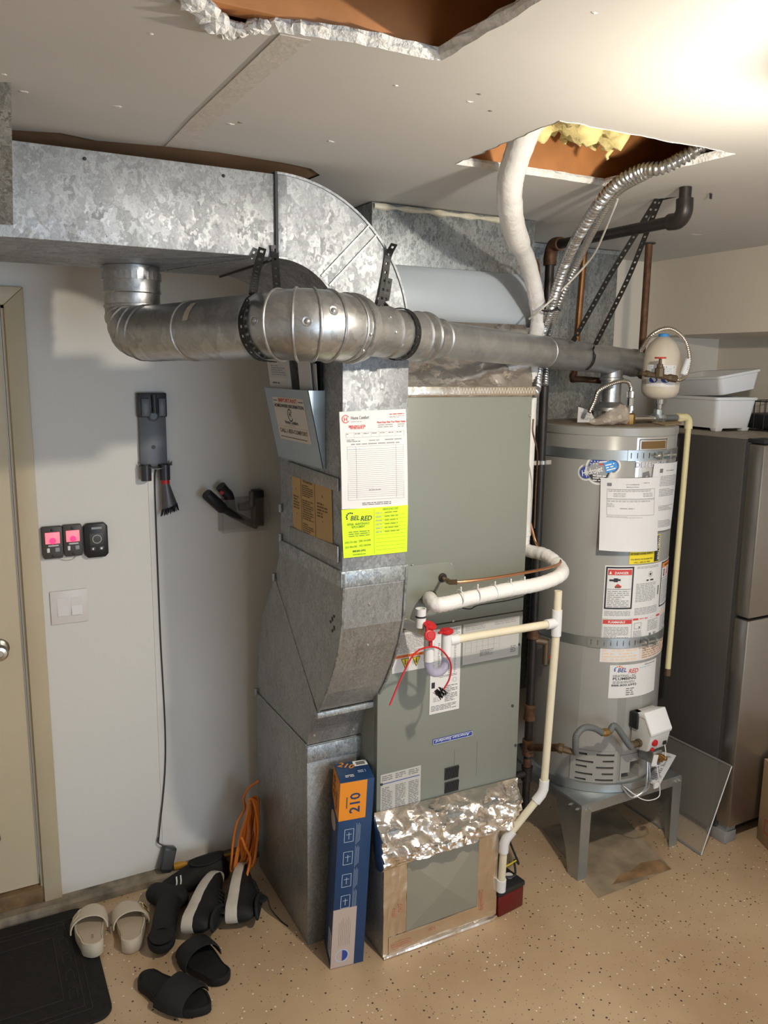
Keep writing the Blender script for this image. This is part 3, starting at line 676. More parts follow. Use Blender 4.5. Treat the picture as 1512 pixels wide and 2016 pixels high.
# ---- flue pipe
fl = thing('flue_pipe', 'galvanized vent pipe with adjustable elbows, running from the overhead duct across to the water heater', 'pipe', (0.75, 1.82, 1.95))
R6, R5, R4 = 0.0765, 0.064, 0.0515
A = Vector((0.47, 2.42, 0)); B0 = Vector((0.475, 2.405, 2.038)); B1 = Vector((0.700, 1.862, 2.050)); d1 = (B1-B0).normalized()
E1 = Vector((2.48, 2.49, 1.985)); BALL = Vector((0.757, 1.800, 2.053)); d2 = (E1-BALL).normalized()
bm = NB(); cyl(bm, (A.x, A.y, DZ0-0.001), (A.x, A.y, 2.155), R6+0.001, seg=32); obj('start_collar', bm, 'pipe_metal', fl, smooth=True)
bm = NB(); lathe(bm, (A.x, A.y, DZ0-0.028), (0, 0, 1), [(-0.011, R6+0.001), (-0.011, R6+0.005), (0.011, R6+0.005), (0.011, R6+0.001)], 32); obj('clamp_band', bm, 'pipe_metal', fl)
# gored elbow: down, then out along d1
def gores(name, pts, r, m, lip=0.003):
    for k in range(len(pts)-1):
        a, b = pts[k], pts[k+1]; d = (b-a).normalized(); L = (b-a).length; bm = NB()
        lathe(bm, a - d*0.004, d, [(0, r-0.002), (0.0, r+lip), (0.006, r+lip), (0.009, r), (L+0.004, r-0.0005), (L+0.008, r-0.003)], 32); obj(name, bm, m, fl, smooth=True, sharp=35)
bend = [Vector((A.x, A.y, 2.155)), Vector((A.x, A.y, 2.115)), Vector((A.x+0.001, A.y-0.004, 2.083)), B0+Vector((0.004, -0.02, 0.012)), B0 + d1*0.065]
q = spl(bend, 3); gores('elbow_gore', [q[k] for k in (0, 3, 5, 7, 9, 11, 12)], R6, 'pipe_metal')
bm = NB(); ball(bm, B0+Vector((0, 0.004, 0.012)), R6*0.98, 24, 14); obj('elbow_core', bm, 'pipe_metal', fl, smooth=True)
s0 = B0 + d1*0.06; s1 = B1 - d1*0.05; Lm = (s1-s0).length
mid = s0 + d1*Lm*0.42
bm = NB(); lathe(bm, s0, d1, [(0, R6), (Lm*0.42, R6), (Lm*0.42, R6+0.003), (Lm*0.42+0.006, R6+0.003), (Lm*0.42+0.008, R6), (Lm*0.42+0.03, R6), (Lm*0.42+0.03, R6+0.002), (Lm, R6+0.002)], 40); obj('pipe_section', bm, 'pipe_metal', fl, smooth=True, sharp=35)
P = Print(lambda u, v, h: mid + d1*(0.045+u) + (Vector((-0.85, -0.35, 0.45)).normalized() - d1*0)*(R6+0.004) + Vector((0, 0, 1))*v)
# large adjustable elbow: four swivel gores
bA, bC, bB = s1 - d1*0.012, BALL - d2*0.0287, BALL + d2*0.112
bez = lambda t: bA*(1-t)**2 + bC*2*t*(1-t) + bB*t*t
btan = lambda t: ((bC-bA)*(1-t) + (bB-bC)*t).normalized()
cuts = (0, 0.24, 0.44, 0.62, 0.80, 1.0); rr = [R6+0.003, R6+0.007, R6+0.009, R6+0.008, R6+0.005]
for k in range(5):
    t0_, t1_ = cuts[k], cuts[k+1]; bm = NB()
    tube(bm, [bez(t0_-0.03 if k else t0_)] + [bez(t0_+(t1_-t0_)*j/6) for j in range(1, 6)] + [bez(min(1, t1_+0.03))], rr[k], 40); obj('swivel_gore', bm, 'pipe_metal', fl, smooth=True, sharp=50)
for k in range(1, 6):
    bm = NB(); torus(bm, bez(cuts[k]), btan(cuts[k]), max(rr[k-1], rr[min(4, k)])+0.0005, 0.0034, 48, 8); obj('swivel_bead', bm, 'pipe_metal', fl, smooth=True)
for k, (t_, tw) in enumerate(((0.16, 0.15), (0.53, 0.10), (0.71, 0.42))):    # dimpled rivets
    c = bez(t_); n_ = (CAM-c).normalized() + Vector((0, 0, tw)); n_ -= btan(t_)*n_.dot(btan(t_)); n_.normalize(); p = c + n_*(rr[[0, 2, 3][k]]-0.0005)
    bm = NB(); lathe(bm, p, n_, [(-0.002, 0.013), (0.001, 0.011), (0.0003, 0.007), (0.003, 0.0045), (0.004, 0.002)], 16); obj('rivet', bm, 'pipe_metal', fl, smooth=True)
bm = NB(); tube(bm, [BALL+d2*0.10, BALL+d2*0.165], R6+0.0045, 40); obj('elbow_tail', bm, 'pipe_metal', fl, smooth=True, sharp=50)
c0 = BALL + d2*0.155
def along(t): return BALL + d2*t
def t_at(px):      # distance along the pipe axis at which it passes a pixel column
    lo_, hi_ = 0, 2.4
    for _ in range(40):
        m_ = (lo_+hi_)/2; v = along(m_)-CAM; x = 756+F_PX*v.dot(CR)/v.dot(CF)
        if x < px: lo_ = m_
        else: hi_ = m_
    return lo_
t7, t76, t83, t86, t107, tE = t_at(694), t_at(762), t_at(838), t_at(864), t_at(1072), t_at(1248)
bm = NB(); lathe(bm, c0, d2, [(0, R6+0.004), (t7-0.155-0.012, R6+0.005), (t7-0.155-0.010, R6+0.010), (t7-0.155, R6+0.010), (t7-0.155+0.001, R5)], 40); obj('increaser', bm, 'pipe_metal', fl, smooth=True, sharp=30)
bm = NB(); lathe(bm, along(t7-0.002), d2, [(0, R5), (t76-t7-0.01, R5), (t76-t7-0.006, R5+0.004), (t76-t7, R5), (t83-t7-0.05, R5), (t83-t7-0.046, R5+0.004), (t83-t7-0.04, R5+0.001), (t83-t7-0.012, R5+0.002), (t83-t7-0.008, R5+0.006), (t83-t7, R5+0.004), (t83-t7+0.004, R4+0.003)], 36); obj('reducer', bm, 'pipe_metal', fl, smooth=True, sharp=30)
bm = NB(); lathe(bm, along(t83), d2, [(0, R4+0.004), (t86-t83-0.006, R4+0.003), (t86-t83-0.003, R4+0.006), (t86-t83, R4+0.002)], 32)
obj('crimped_collar', bm, 'pipe_metal', fl, smooth=True, sharp=30)
bm = NB(); lathe(bm, along(t86-0.002), d2, [(0, R4), (t107-t86, R4)], 32); obj('long_pipe', bm, 'pipe_matt', fl, smooth=True)
bm = NB(); lathe(bm, along(t107-0.005), d2, [(0, R4+0.001), (0.001, R4+0.0025), (0.010, R4+0.0025), (0.012, R4+0.0015), (tE-t107-0.01, R4+0.0015), (tE-t107-0.008, R4+0.005), (tE-t107+0.004, R4+0.005), (tE-t107+0.012, R4+0.002), (tE-t107+0.02, R4*0.86), (tE-t107+0.026, R4*0.5), (tE-t107+0.028, 0.001)], 32); obj('end_pipe', bm, 'pipe_matt', fl, smooth=True, sharp=30)
HC = Vector((2.285, 2.415, 0)); HR, HZ0, HZ1 = 0.262, 0.345, 1.748
th = (HC-BALL).dot(Vector((d2.x, d2.y, 0)).normalized())/Vector((d2.x, d2.y)).length; ph = along(th)
bm = NB(); lathe(bm, (ph.x, ph.y, ph.z-0.02), (0, 0, -1), [(0, 0.040), (0.045, 0.042), (0.047, 0.047), (0.056, 0.047), (0.058, 0.040), (0.14, 0.040), (0.15, 0.042)], 28); obj('take_off', bm, 'pipe_metal', fl, smooth=True, sharp=30)
for k, (x, y) in enumerate(((735, 622), (742, 650), (708, 684), (760, 674), (838, 640), (690, 616), (683, 650), (682, 684))):
    t = t_at(x); c = along(t); v = ony(x, y, c.y-0.07)-c; v -= d2*v.dot(d2); v.normalize(); r = R5 if t > t7 else R6+0.005
    bm = NB(); lathe(bm, c+v*(r-0.001), v, [(0, 0.0045), (0.004, 0.004), (0.005, 0.002)], 8); obj('screw', bm, 'screw_zinc', fl)
lab = c0 + d2*0.03
# paper label on the first pipe
mat('label_tan', (0.5, 0.44, 0.36), 0.7)
n_ = Vector((-0.5, -0.85, 0.55)); n_ -= d1*n_.dot(d1); n_.normalize(); sd = d1.cross(n_)
bm = NB(); pc = mid + d1*0.065
loft(bm, [[pc + d1*u + (n_*math.cos(a) + sd*math.sin(a))*(R6+0.003) for a in (-0.35, -0.17, 0, 0.17, 0.35)] for u in (-0.011, 0.011)], False, False); LB = obj('sticker', bm, 'label_tan', fl)

# ---- black punched hanger straps
def strap(name, pts, nrm, label, width=0.02, group=None, pitch=0.022, m='black_steel', n=6):
    bm = NB(); strap_mesh(bm, spl(pts, n), nrm, width, 0.0018, pitch); return obj(name, bm, m, label=label, cat='strap', group=group)
def ringpts(c, d, r, a0, a1, n=14):
    x = Vector((0, 0, 1)); x = (x-d*x.dot(d)).normalized(); y = d.cross(x)
    return [c + (x*math.cos(a0+(a1-a0)*k/n) + y*math.sin(a0+(a1-a0)*k/n))*r for k in range(n+1)]
cA = s1 + d1*0.014; rA = R6+0.0095
ra = ringpts(cA, d1, rA, math.radians(-20), math.radians(-190)); rb = ringpts(cA, d1, rA, math.radians(20), math.radians(190))
# which half faces the camera
front = ra if (ra[7]-CAM).length < (rb[7]-CAM).length else rb; rear = rb if front is ra else ra
top1 = ony(514, 489, DY0-0.006)
strap('punched_strap', [top1+Vector((0, -0.012, 0.0)), ony(505, 535, DY0-0.05), ony(498, 575, 1.83)] + front[2::3], lambda p: (CAM-p) if p.z > 2.12 else (p-cA)-d1*(p-cA).dot(d1), 'black punched steel strap wrapped round the fat elbow of the vent pipe', group=None)
top2 = ony(540, 483, DY0-0.005)
strap('punched_strap', [top2, ony(541, 500, DY0-0.006), ony(543, 540, DY0-0.03), ony(546, 580, DY0-0.07)], lambda p: (0, -1, 0.15), 'short black punched steel strap between duct joint and back of the vent elbow')
t = t_at(785); cB = along(t); rB = R5+0.003
f1 = ringpts(cB, d2, rB, math.radians(-10), math.radians(-200)); f2 = ringpts(cB, d2, rB, math.radians(10), math.radians(200))
fr_ = f1 if (f1[7]-CAM).length < (f2[7]-CAM).length else f2
top3 = ony(771, 483, DY0-0.012)
strap('punched_strap', [ony(776, 480, DY0-0.03), ony(764, 505, DY0-0.004), ony(757, 550, DY0-0.004), ony(748, 606, DY0-0.012), cB+Vector((-0.03, 0.07, 0.05))], lambda p: (0, -1, 0), 'black punched steel strap screwed to the duct cheek, dropping to the vent pipe')
strap('punched_strap', [ony(766, 548, DY0-0.006), ony(762, 575, DY0-0.007), ony(760, 606, DY0-0.014)] + fr_, lambda p: (0, -1, 0) if p.z > cB.z+0.09 else (p-cB)-d2*(p-cB).dot(d2), 'black punched steel strap looped round the vent pipe reducer')
hook = onz(1297, 388, CZ) ; hook.z = CZ-0.03; hook = ony(1297, 392, 1.86)
for tpx, off, lb in ((1113, -0.02, 'long black punched strap slung from the ceiling, reaching behind the vent pipe'), (1143, 0.02, 'long black punched strap slung from the ceiling, reaching under the vent pipe')):
    t = t_at(tpx); c = along(t); rg = ringpts(c, d2, R4+0.003, math.radians(0), math.radians(-150), 10); rg2 = ringpts(c, d2, R4+0.003, 0, math.radians(150), 10)
    fr_ = rg if (rg[6]-CAM).length < (rg2[6]-CAM).length else rg2
    up_ = (hook-c).normalized(); e = fr_[4] if tpx > 1120 else fr_[2]
    h_ = hook + Vector((off*0.3, 0, 0)); s_ = (ony(1270, 445, hook.y+0.12))
    pts = [h_, h_.lerp(e, 0.12)+Vector((off*0.1, 0, 0)), h_.lerp(e, 0.5)+Vector((off*0.6, 0, -0.004)), e] + (fr_[5:] if tpx > 1120 else [])
    bm = NB(); strap_mesh(bm, spl(pts, 6) if tpx > 1120 else dens(pts, 0.05), lambda p: (-0.4, -0.9, 0.1) if (p-c).length > R4+0.02 else (p-c), 0.017, 0.0018, 0.024); obj('punched_strap', bm, 'black_steel', label=lb, cat='strap')
bm = NB(); g = [hook, ony(1345, 381, 1.80), ony(1400, 370, 1.73)]; strap_mesh(bm, dens(g, 0.03)+[g[-1]+Vector((0, 0, -0.02)), g[-1]+Vector((0, 0.0, -0.03))], lambda p: (0.3, -0.9, 0.2), 0.014, 0.002, 0.03); obj('punched_strap', bm, 'black_steel', label='short black strap tail crossing a pipe near the ceiling and bent over at its end', cat='strap')
# ================================================================ WATER HEATER AND ITS PLUMBING
mat('heater_enamel', (0.315, 0.308, 0.288), 0.30, var=0.015, vscale=2, spec=0.5)
mat('brass', (0.40, 0.24, 0.085), 0.38, 0.9); mat('old_brass', (0.16, 0.115, 0.07), 0.5, 0.7); mat('chrome', (0.72, 0.72, 0.72), 0.15, 1.0)
mat('rust_pipe', (0.13, 0.065, 0.035), 0.6, 0.4, var=0.35, vscale=30); mat('black_iron', (0.035, 0.03, 0.028), 0.42, 0.5, var=0.2, vscale=20)
mat('copper_old', (0.32, 0.16, 0.07), 0.4, 0.9, var=0.2, vscale=12); mat('copper_bright', (0.62, 0.30, 0.15), 0.28, 1.0)
mat('zinc_steel', (0.42, 0.45, 0.46), 0.38, 0.85, var=0.08, vscale=10); mat('cpvc', (0.72, 0.63, 0.36), 0.4, var=0.05, vscale=8)
mat('pvc_white', (0.74, 0.74, 0.74), 0.35); mat('pvc_aged', (0.73, 0.66, 0.50), 0.4, var=0.05, vscale=14)
mat('plastic_white', (0.78, 0.78, 0.79), 0.4); mat('plastic_grey', (0.55, 0.55, 0.53), 0.4); mat('red_plastic', (0.50, 0.015, 0.02), 0.4); mat('black_plastic', (0.018, 0.018, 0.02), 0.45)
mat('grey_coat', (0.13, 0.14, 0.14), 0.45)
ST = 0.316; sx0, sx1, sy0, sy1 = 2.008, 2.540, 2.141, 2.67
st = thing('heater_stand', 'galvanized sheet metal stand with four flat legs under the water heater', 'stand', (2.27, 2.4, 0))
bm = NB(); box(bm, sx0, sx1, sy0, sy1, ST-0.003, ST); obj('top_plate', bm, 'zinc_steel', st)
for x0, x1, y0, y1 in ((sx0, sx1, sy0, sy0+0.002), (sx0, sx1, sy1-0.002, sy1), (sx0, sx0+0.002, sy0+0.002, sy1-0.002), (sx1-0.002, sx1, sy0+0.002, sy1-0.002)):
    bm = NB(); box(bm, x0, x1, y0, y1, ST-0.04, ST-0.003); obj('apron', bm, 'zinc_steel', st)
for sx in (0, 1):
    for sy in (0, 1):
        X = sx1 if sx else sx0; Y = sy1 if sy else sy0; dx = -1 if sx else 1; dy = -1 if sy else 1; bm = NB()
        e = 0.0025
        prism(bm, [(X, Y-dy*e, 0), (X+dx*0.042, Y-dy*e, 0), (X+dx*0.048, Y-dy*e, ST-0.004), (X, Y-dy*e, ST-0.004)], (0, dy*0.003, 0))
        prism(bm, [(X-dx*e, Y-dy*e, 0), (X-dx*e, Y+dy*0.055, 0), (X-dx*e, Y+dy*0.075, 0.10), (X-dx*e, Y+dy*0.16, ST-0.004), (X-dx*e, Y-dy*e, ST-0.004)], (dx*0.003, 0, 0))
        obj('leg', bm, 'zinc_steel', st)
        for a, b in ((0.016, 'f'), (0.036, 'f'), (0.02, 's'), (0.06, 's')):
            if sy and b == 'f': continue
            p = Vector((X+dx*a, Y-dy*e, ST-0.018)) if b == 'f' else Vector((X-dx*e, Y+dy*a, ST-0.022)); n_ = Vector((0, -dy, 0)) if b == 'f' else Vector((-dx, 0, 0))
            bm = NB(); lathe(bm, p, n_, [(0, 0.006), (0.005, 0.006), (0.005, 0.003), (0.012, 0.003)], 6); obj('bolt', bm, 'screw_zinc', st)

wh = thing('water_heater', 'tall grey cylindrical gas water heater on a metal stand, wrapped with seismic straps and stickers', 'water heater', (HC.x, HC.y, ST))
cz = lambda z: (HC.x, HC.y, z)
bm = NB(); lathe(bm, cz(0), (0, 0, 1), [(HZ0, HR-0.004), (HZ0+0.006, HR), (HZ1-0.006, HR), (HZ1-0.001, HR-0.003)], 72); JK = obj('jacket', bm, 'heater_enamel', wh, smooth=True, sharp=50)
bm = NB(); lathe(bm, cz(0), (0, 0, 1), [(HZ1-0.03, HR+0.0005), (HZ1-0.03, HR+0.003), (HZ1-0.002, HR+0.003), (HZ1+0.002, HR-0.004), (HZ1+0.002, 0.002)], 72); obj('top_cap', bm, 'heater_enamel', wh, smooth=True, sharp=50)
bm = NB(); lathe(bm, cz(0), (0, 0, 1), [(ST, HR+0.006), (ST+0.001, HR+0.012), (HZ0+0.003, HR+0.010), (HZ0+0.008, HR-0.002)], 72); obj('base_ring', bm, 'zinc_steel', wh, smooth=True, sharp=40)
mat('top_dust', (0.23, 0.18, 0.13), 0.8, var=0.25, vscale=20)
bm = NB(); lathe(bm, cz(HZ1+0.0025), (0, 0, 1), [(0, HR-0.006), (0.0015, HR-0.008), (0.0015, 0.002)], 48); obj('dusty_top', bm, 'top_dust', wh)
def hang(px, py):
    """angle and height at which a pixel's ray meets the heater's jacket"""
    d = ray(px, py); a = d.x*d.x+d.y*d.y; b = -2*(d.x*HC.x+d.y*HC.y); c = HC.x**2+HC.y**2-HR*HR; D = b*b-4*a*c
    t = (-b-math.sqrt(max(0, D)))/(2*a); p = CAM+d*t; return math.atan2(p.y-HC.y, p.x-HC.x) % (2*PI), p.z
def hpt(a, z, h=0): return Vector((HC.x+(HR+h)*math.cos(a), HC.y+(HR+h)*math.sin(a), z))
# seismic straps: smooth band then punched end with bolt
def band(zc, px_slot0, px_end, nm):
    a1 = hang(px_end, 900 if zc > 1.2 else 1265)[0]; a0 = hang(px_slot0, 900 if zc > 1.2 else 1262)[0]
    bm = NB(); n = 70; rings = []
    for k in range(n+1):
        a = a0 - (2*PI-(a1-a0))*k/n; rings.append([hpt(a, zc-0.019, 0.0015), hpt(a, zc+0.019, 0.0015), hpt(a, zc+0.019, 0.003), hpt(a, zc-0.019, 0.003)])
    loft(bm, rings); B_ = obj(nm, bm, 'zinc_steel', wh, smooth=True, sharp=30)
    bm = NB(); N_ = 40; strap_mesh(bm, [hpt(a0-0.02+(a1-a0+0.02)*k/N_, zc, 0.0035) for k in range(N_+1)], lambda p: (p.x-HC.x, p.y-HC.y, 0), 0.040, 0.0018, 0.024, 0.5, 0.16); obj('slotted_end', bm, 'zinc_steel', B_)
    for s in (-1, 1):
        bm = NB(); p = hpt(a1, zc, 0.010); t = Vector((-math.sin(a1), math.cos(a1), 0)); 
        M = Matrix((t.to_4d(), Vector((math.cos(a1), math.sin(a1), 0, 0)), Vector((0, 0, 1, 0)), Vector((0, 0, 0, 1)))).transposed(); M.translation = p + t*0.022*s
        box(bm, -0.002, 0.002, -0.009, 0.020, -0.016, 0.016, M); obj('strap_lug', bm, 'zinc_steel', B_)
    bm = NB(); p = hpt(a1, zc, 0.020); t = Vector((-math.sin(a1), math.cos(a1), 0)); cyl(bm, p-t*0.055, p+t*0.06, 0.004, seg=10); lathe(bm, p-t*0.036, t, [(0, 0.009), (0.008, 0.009)], 6); lathe(bm, p+t*0.026, t, [(0, 0.009), (0.008, 0.009)], 6); obj('tie_bolt', bm, 'screw_zinc', B_)
za = hang(1250, 897)[1]; band(za, 1238, 1300, 'upper_strap')
zb = hang(1210, 1266)[1]; band(zb, 1160, 1272, 'lower_strap')
# combustion air louvre and burner door
aL0 = hang(1122, 1520)[0]; aL1 = hang(1213, 1520)[0]; aD1 = hang(1290, 1500)[0]; zl0 = 0.352; zl1 = hang(1165, 1478)[1]
def curved(name, a0, a1, z0, z1, h0, h1, m, par, n=14):
    bm = NB(); rings = []
    for k in range(n+1):
        a = a0+(a1-a0)*k/n; rings.append([hpt(a, z0, h0), hpt(a, z1, h0), hpt(a, z1, h1), hpt(a, z0, h1)])
    loft(bm, rings); return obj(name, bm, m, par, smooth=True, sharp=30)
lv = curved('louvre_plate', aL0, aL1, zl0, zl1, 0.0, 0.003, 'heater_enamel', wh)
mat('burner_steel', (0.10, 0.085, 0.07), 0.6, 0.4, var=0.2, vscale=20)
def carve(o, cbm):
    me = bpy.data.meshes.new('cutter'); bmesh.ops.recalc_face_normals(cbm, faces=cbm.faces); cbm.to_mesh(me)
    c = bpy.data.objects.new('cutter', me); COL.objects.link(c); me.materials.append(MATS['burner_steel'])
    par = o.parent; lc = o.location.copy(); o.parent = None; o.location = ORG[o.name]
    m = o.modifiers.new('carve', 'BOOLEAN'); m.operation = 'DIFFERENCE'; m.object = c; m.solver = 'EXACT'
    new = bpy.data.meshes.new_from_object(o.evaluated_get(bpy.context.evaluated_depsgraph_get()))
    o.modifiers.clear(); o.data = new; o.parent = par; o.location = lc; bpy.data.objects.remove(c)
def pocket(bm, a0, a1, z0, z1, d, n=8): loft(bm, [[hpt(a0+(a1-a0)*j/n, z0, 0.02), hpt(a0+(a1-a0)*j/n, z1, 0.02), hpt(a0+(a1-a0)*j/n, z1, -d), hpt(a0+(a1-a0)*j/n, z0, -d)] for j in range(n+1)])
CUT = []
for k, (xa, xb, yy) in enumerate(((1135, 1158, 1482), (1172, 1211, 1487), (1131, 1170, 1496), (1184, 1210, 1500), (1131, 1157, 1506), (1171, 1209, 1512), (1130, 1168, 1520), (1182, 1208, 1525), (1129, 1155, 1531), (1169, 1208, 1536))):
    a0, z = hang(xa+2, yy); a1, z2 = hang(xb-2, yy+1); zz = z+0.002; hgt = 0.0045; bm = NB(); ring = []
    for j in range(9):
        a = a0+(a1-a0)*j/8; ring.append((a, zz+hgt))
    for j in range(8, -1, -1):
        a = a0+(a1-a0)*j/8; ring.append((a, zz-hgt))
    CUT.append((a0, a1, zz-hgt, zz+hgt)); A1 = [bm.verts.new(hpt(a, z_, -0.059)) for a, z_ in ring]
    for j in range(8): bm.faces.new((A1[j], A1[j+1], A1[16-j], A1[17-j]))
    obj('air_slot', bm, 'burner_steel', lv)
bd = curved('burner_door', hang(1220, 1510)[0], aD1, 0.36, hang(1250, 1482)[1], 0.0, 0.003, 'heater_enamel', wh)
a0 = hang(1222, 1525)[0]; a1 = hang(1256, 1520)[0]; zo = hang(1240, 1519)[1]; curved('burner_opening', a0, a1, 0.362, zo, -0.060, -0.058, 'burner_steel', bd)
aw, zw = hang(1248, 1508)
for o_, sel in ((JK, CUT+[(a0, a1, 0.362, zo), (aw-0.09, aw+0.09, zo-0.002, zw+0.024)]), (lv, CUT), (bd, [(a0, a1, 0.33, zo), (aw-0.09, aw+0.09, zo-0.002, zw+0.024)])):
    for c4 in sel:
        cbm = NB(); pocket(cbm, *c4, 0.06); carve(o_, cbm); cbm.free()
curved('wire_hole', aw-0.085, aw+0.085, zo, zw+0.022, -0.060, -0.058, 'burner_steel', bd)
# gas control
ag, zg = hang(1262, 1430); n_ = Vector((math.cos(ag), math.sin(ag), 0)); t_ = Vector((-n_.y, n_.x, 0)); up3 = Vector((0, 0, 1))
pc = hpt(ag, zg, 0.0)
MG = Matrix((t_.to_4d(), (-n_).to_4d(), up3.to_4d(), Vector((0, 0, 0, 1)))).transposed(); MG[0][3], MG[1][3], MG[2][3] = pc; MG[3] = (0, 0, 0, 1)
wu = 0.058
bm = NB(); prism(bm, [MG @ Vector((-wu, y, z)) for y, z in ((0.0, -0.075), (-0.082, -0.060), (-0.095, 0.005), (-0.070, 0.066), (-0.03, 0.080), (0.0, 0.080))], t_*(2*wu)); GC = obj('gas_control', bm, 'plastic_grey', wh, bevel=0.006)
bm = NB(); prism(bm, [MG @ Vector((-wu-0.002, y, z)) for y, z in ((0.004, 0.07), (-0.06, 0.092), (-0.10, 0.02), (-0.097, 0.006), (-0.062, 0.066), (0.0, 0.066))], t_*(2*wu+0.004)); obj('control_cover', bm, 'plastic_white', GC, bevel=0.004)
bm = NB(); box(bm, -wu-0.010, -wu+0.03, -0.035, 0.004, 0.015, 0.080, MG); obj('control_back', bm, 'black_plastic', GC, bevel=0.004)
for (x, z, r, m) in ((-0.028, -0.024, 0.0135, 'red_plastic'), (-0.034, -0.052, 0.008, 'red_plastic')):
    y0 = -0.090 if z > -0.04 else -0.083
    bm = NB(); lathe(bm, MG @ Vector((x, y0, z)), n_, [(-0.004, r), (0.004, r), (0.008, r*0.9), (0.009, r*0.4)], 18); obj('red_button', bm, m, GC, smooth=True)
bm = NB(); box(bm, 0.026, 0.042, -0.092, -0.08, -0.046, -0.032, MG); obj('igniter_button', bm, 'black_plastic', GC)
bm = NB(); box(bm, -0.012, 0.04, -0.078, -0.004, -0.125, -0.074, MG); obj('valve_block', bm, 'zinc_steel', GC, bevel=0.004)
bm = NB(); lathe(bm, MG @ Vector((0.012, -0.078, -0.10)), n_, [(0, 0.017), (0.012, 0.017), (0.012, 0.012), (0.022, 0.011), (0.022, 0.008)], 14); obj('brass_plug', bm, 'brass', GC)
bm = NB(); lathe(bm, MG @ Vector((0.036, -0.08, -0.103)), n_, [(0, 0.010), (0.02, 0.009), (0.022, 0.004)], 12); obj('brass_plug', bm, 'brass', GC)
gi = MG @ Vector((-wu, -0.045, -0.035))
bm = NB(); lathe(bm, gi, -t_, [(0, 0.016), (0.012, 0.016), (0.013, 0.012), (0.026, 0.012), (0.027, 0.015), (0.045, 0.015), (0.05, 0.010)], 8); obj('gas_inlet', bm, 'old_brass', GC)
for k, (dx, dz, r) in enumerate(((-0.012, -0.27, 0.0045), (0.004, -0.262, 0.004))):      # pilot and burner tubes to the burner door
    p0 = MG @ Vector((dx*0.4, -0.045, -0.124)); p1 = MG @ Vector((dx, -0.055, -0.19)); p2 = MG @ Vector((dx-0.004, -0.05, -0.245)); p3 = MG @ Vector((dx-0.05, -0.03, dz)); p4 = MG @ Vector((-0.085, 0.004, -0.235+0.01*k))
    bm = NB(); tube(bm, spl([p0, p1, p2, p3, p4], 6), r, 8); obj('burner_tube', bm, 'pipe_matt', GC, smooth=True)
bm = NB(); tube(bm, spl([MG @ Vector(v) for v in ((0.034, -0.09, -0.045), (0.036, -0.096, -0.08), (0.034, -0.09, -0.125), (-0.004, -0.07, -0.14))], 6), 0.0018, 6); obj('igniter_wire', bm, 'plastic_white', GC, smooth=True)
bm = NB(); tube(bm, spl([MG @ Vector(v) for v in ((-0.008, -0.09, -0.11), (0.006, -0.094, -0.17), (0.03, -0.085, -0.22), (0.02, -0.09, -0.265), (-0.05, -0.075, -0.262), (-0.09, -0.01, -0.225))], 6), 0.0018, 6); obj('sensor_wire', bm, 'plastic_white', GC, smooth=True)
bm = NB(); MT = MG @ Matrix.Translation((-0.026, -0.097, -0.095)) @ Matrix.Rotation(0.25, 4, 'Y'); box(bm, -0.014, 0.014, -0.001, 0.001, -0.022, 0.022, MT); W_ = obj('hang_tag', bm, 'paper', GC)
bm = NB(); MT = MG @ Matrix.Translation((0.012, -0.082, -0.215)); box(bm, -0.013, 0.013, -0.003, 0.003, -0.012, 0.012, MT); obj('wire_tag', bm, 'paper', GC)

# ---- stickers on the jacket
def hsheet(name, x0, x1, y0, y1, m, label=None, lift=0.0012, nu=12, th=0.0012):
    """sticker given by its left/right pixel columns and its top/bottom rows at the left edge"""
    yc = (y0+y1)/2; a0 = hang(x0, yc)[0]; a1 = hang(x1, yc)[0]; zt_ = hang((x0+x1)/2, y0)[1]; zb_ = hang((x0+x1)/2, y1)[1]
    mp = lambda u, v, h=0: hpt(a0+u/HR, zb_+v, lift+h)
    w_, h_ = (a1-a0)*HR, zt_-zb_
    S_ = sheet(name, mp, w_, h_, m, wh, nu, 1, th, label=label); return S_, mp, w_, h_
mat('sticker_white', (0.74, 0.73, 0.72), 0.35)
S_, mp, w_, h_ = hsheet('safety_sticker', 1187, 1322, 1113, 1263, 'sticker_white', 'large white safety sticker with red and orange warning headers')
P = Print(mp); n8 = 6
l0, l1, r0 = w_*0.30, w_*0.335, w_*0.70
P.outline(0.004, h_*0.44, l0, h_*0.985, 0.006, 'ink', n8); P.rect(0.012, h_*0.88, l0-0.008, h_*0.95, 'redink', 4); P.text('DANGER', l0/2+0.008, h_*0.893, 0.013, 'whiteink', lift=0.0003); P.poly([(0.016, h_*0.893), (0.026, h_*0.893), (0.021, h_*0.932)], 'whiteink', 0.0003)
P.rect(0.018, h_*0.80, 0.034, h_*0.825, 'ink'); P.rect(0.034, h_*0.79, 0.050, h_*0.84, 'ink'); P.rect(0.050, h_*0.805, 0.060, h_*0.83, 'ink'); P.poly([(0.038, h_*0.725), (0.062, h_*0.715), (0.066, h_*0.735), (0.05, h_*0.77), (0.044, h_*0.755)], 'redink'); P.rect(0.04, h_*0.715, 0.06, h_*0.735, 'tanink', lift=0.0002)
P.rect(0.012, h_*0.695, l0-0.008, h_*0.70, 'ink', 3); P.fine(0.014, h_*0.46, l0-0.01, h_*0.685, 9)
P.fine(0.006, h_*0.35, l0, h_*0.42, 4)
P.fine(l1, h_*0.95, r0-0.02, h_*0.985, 2); P.ring(w_*0.51, h_*0.87, 0.011, 0.0008); P.poly([(w_*0.51+math.sin(2*PI*k/10)*(0.008 if k % 2 == 0 else 0.0035), h_*0.87+math.cos(2*PI*k/10)*(0.008 if k % 2 == 0 else 0.0035)) for k in range(10)], 'ink'); P.rect(w_*0.46, h_*0.785, w_*0.56, h_*0.805, 'ink')
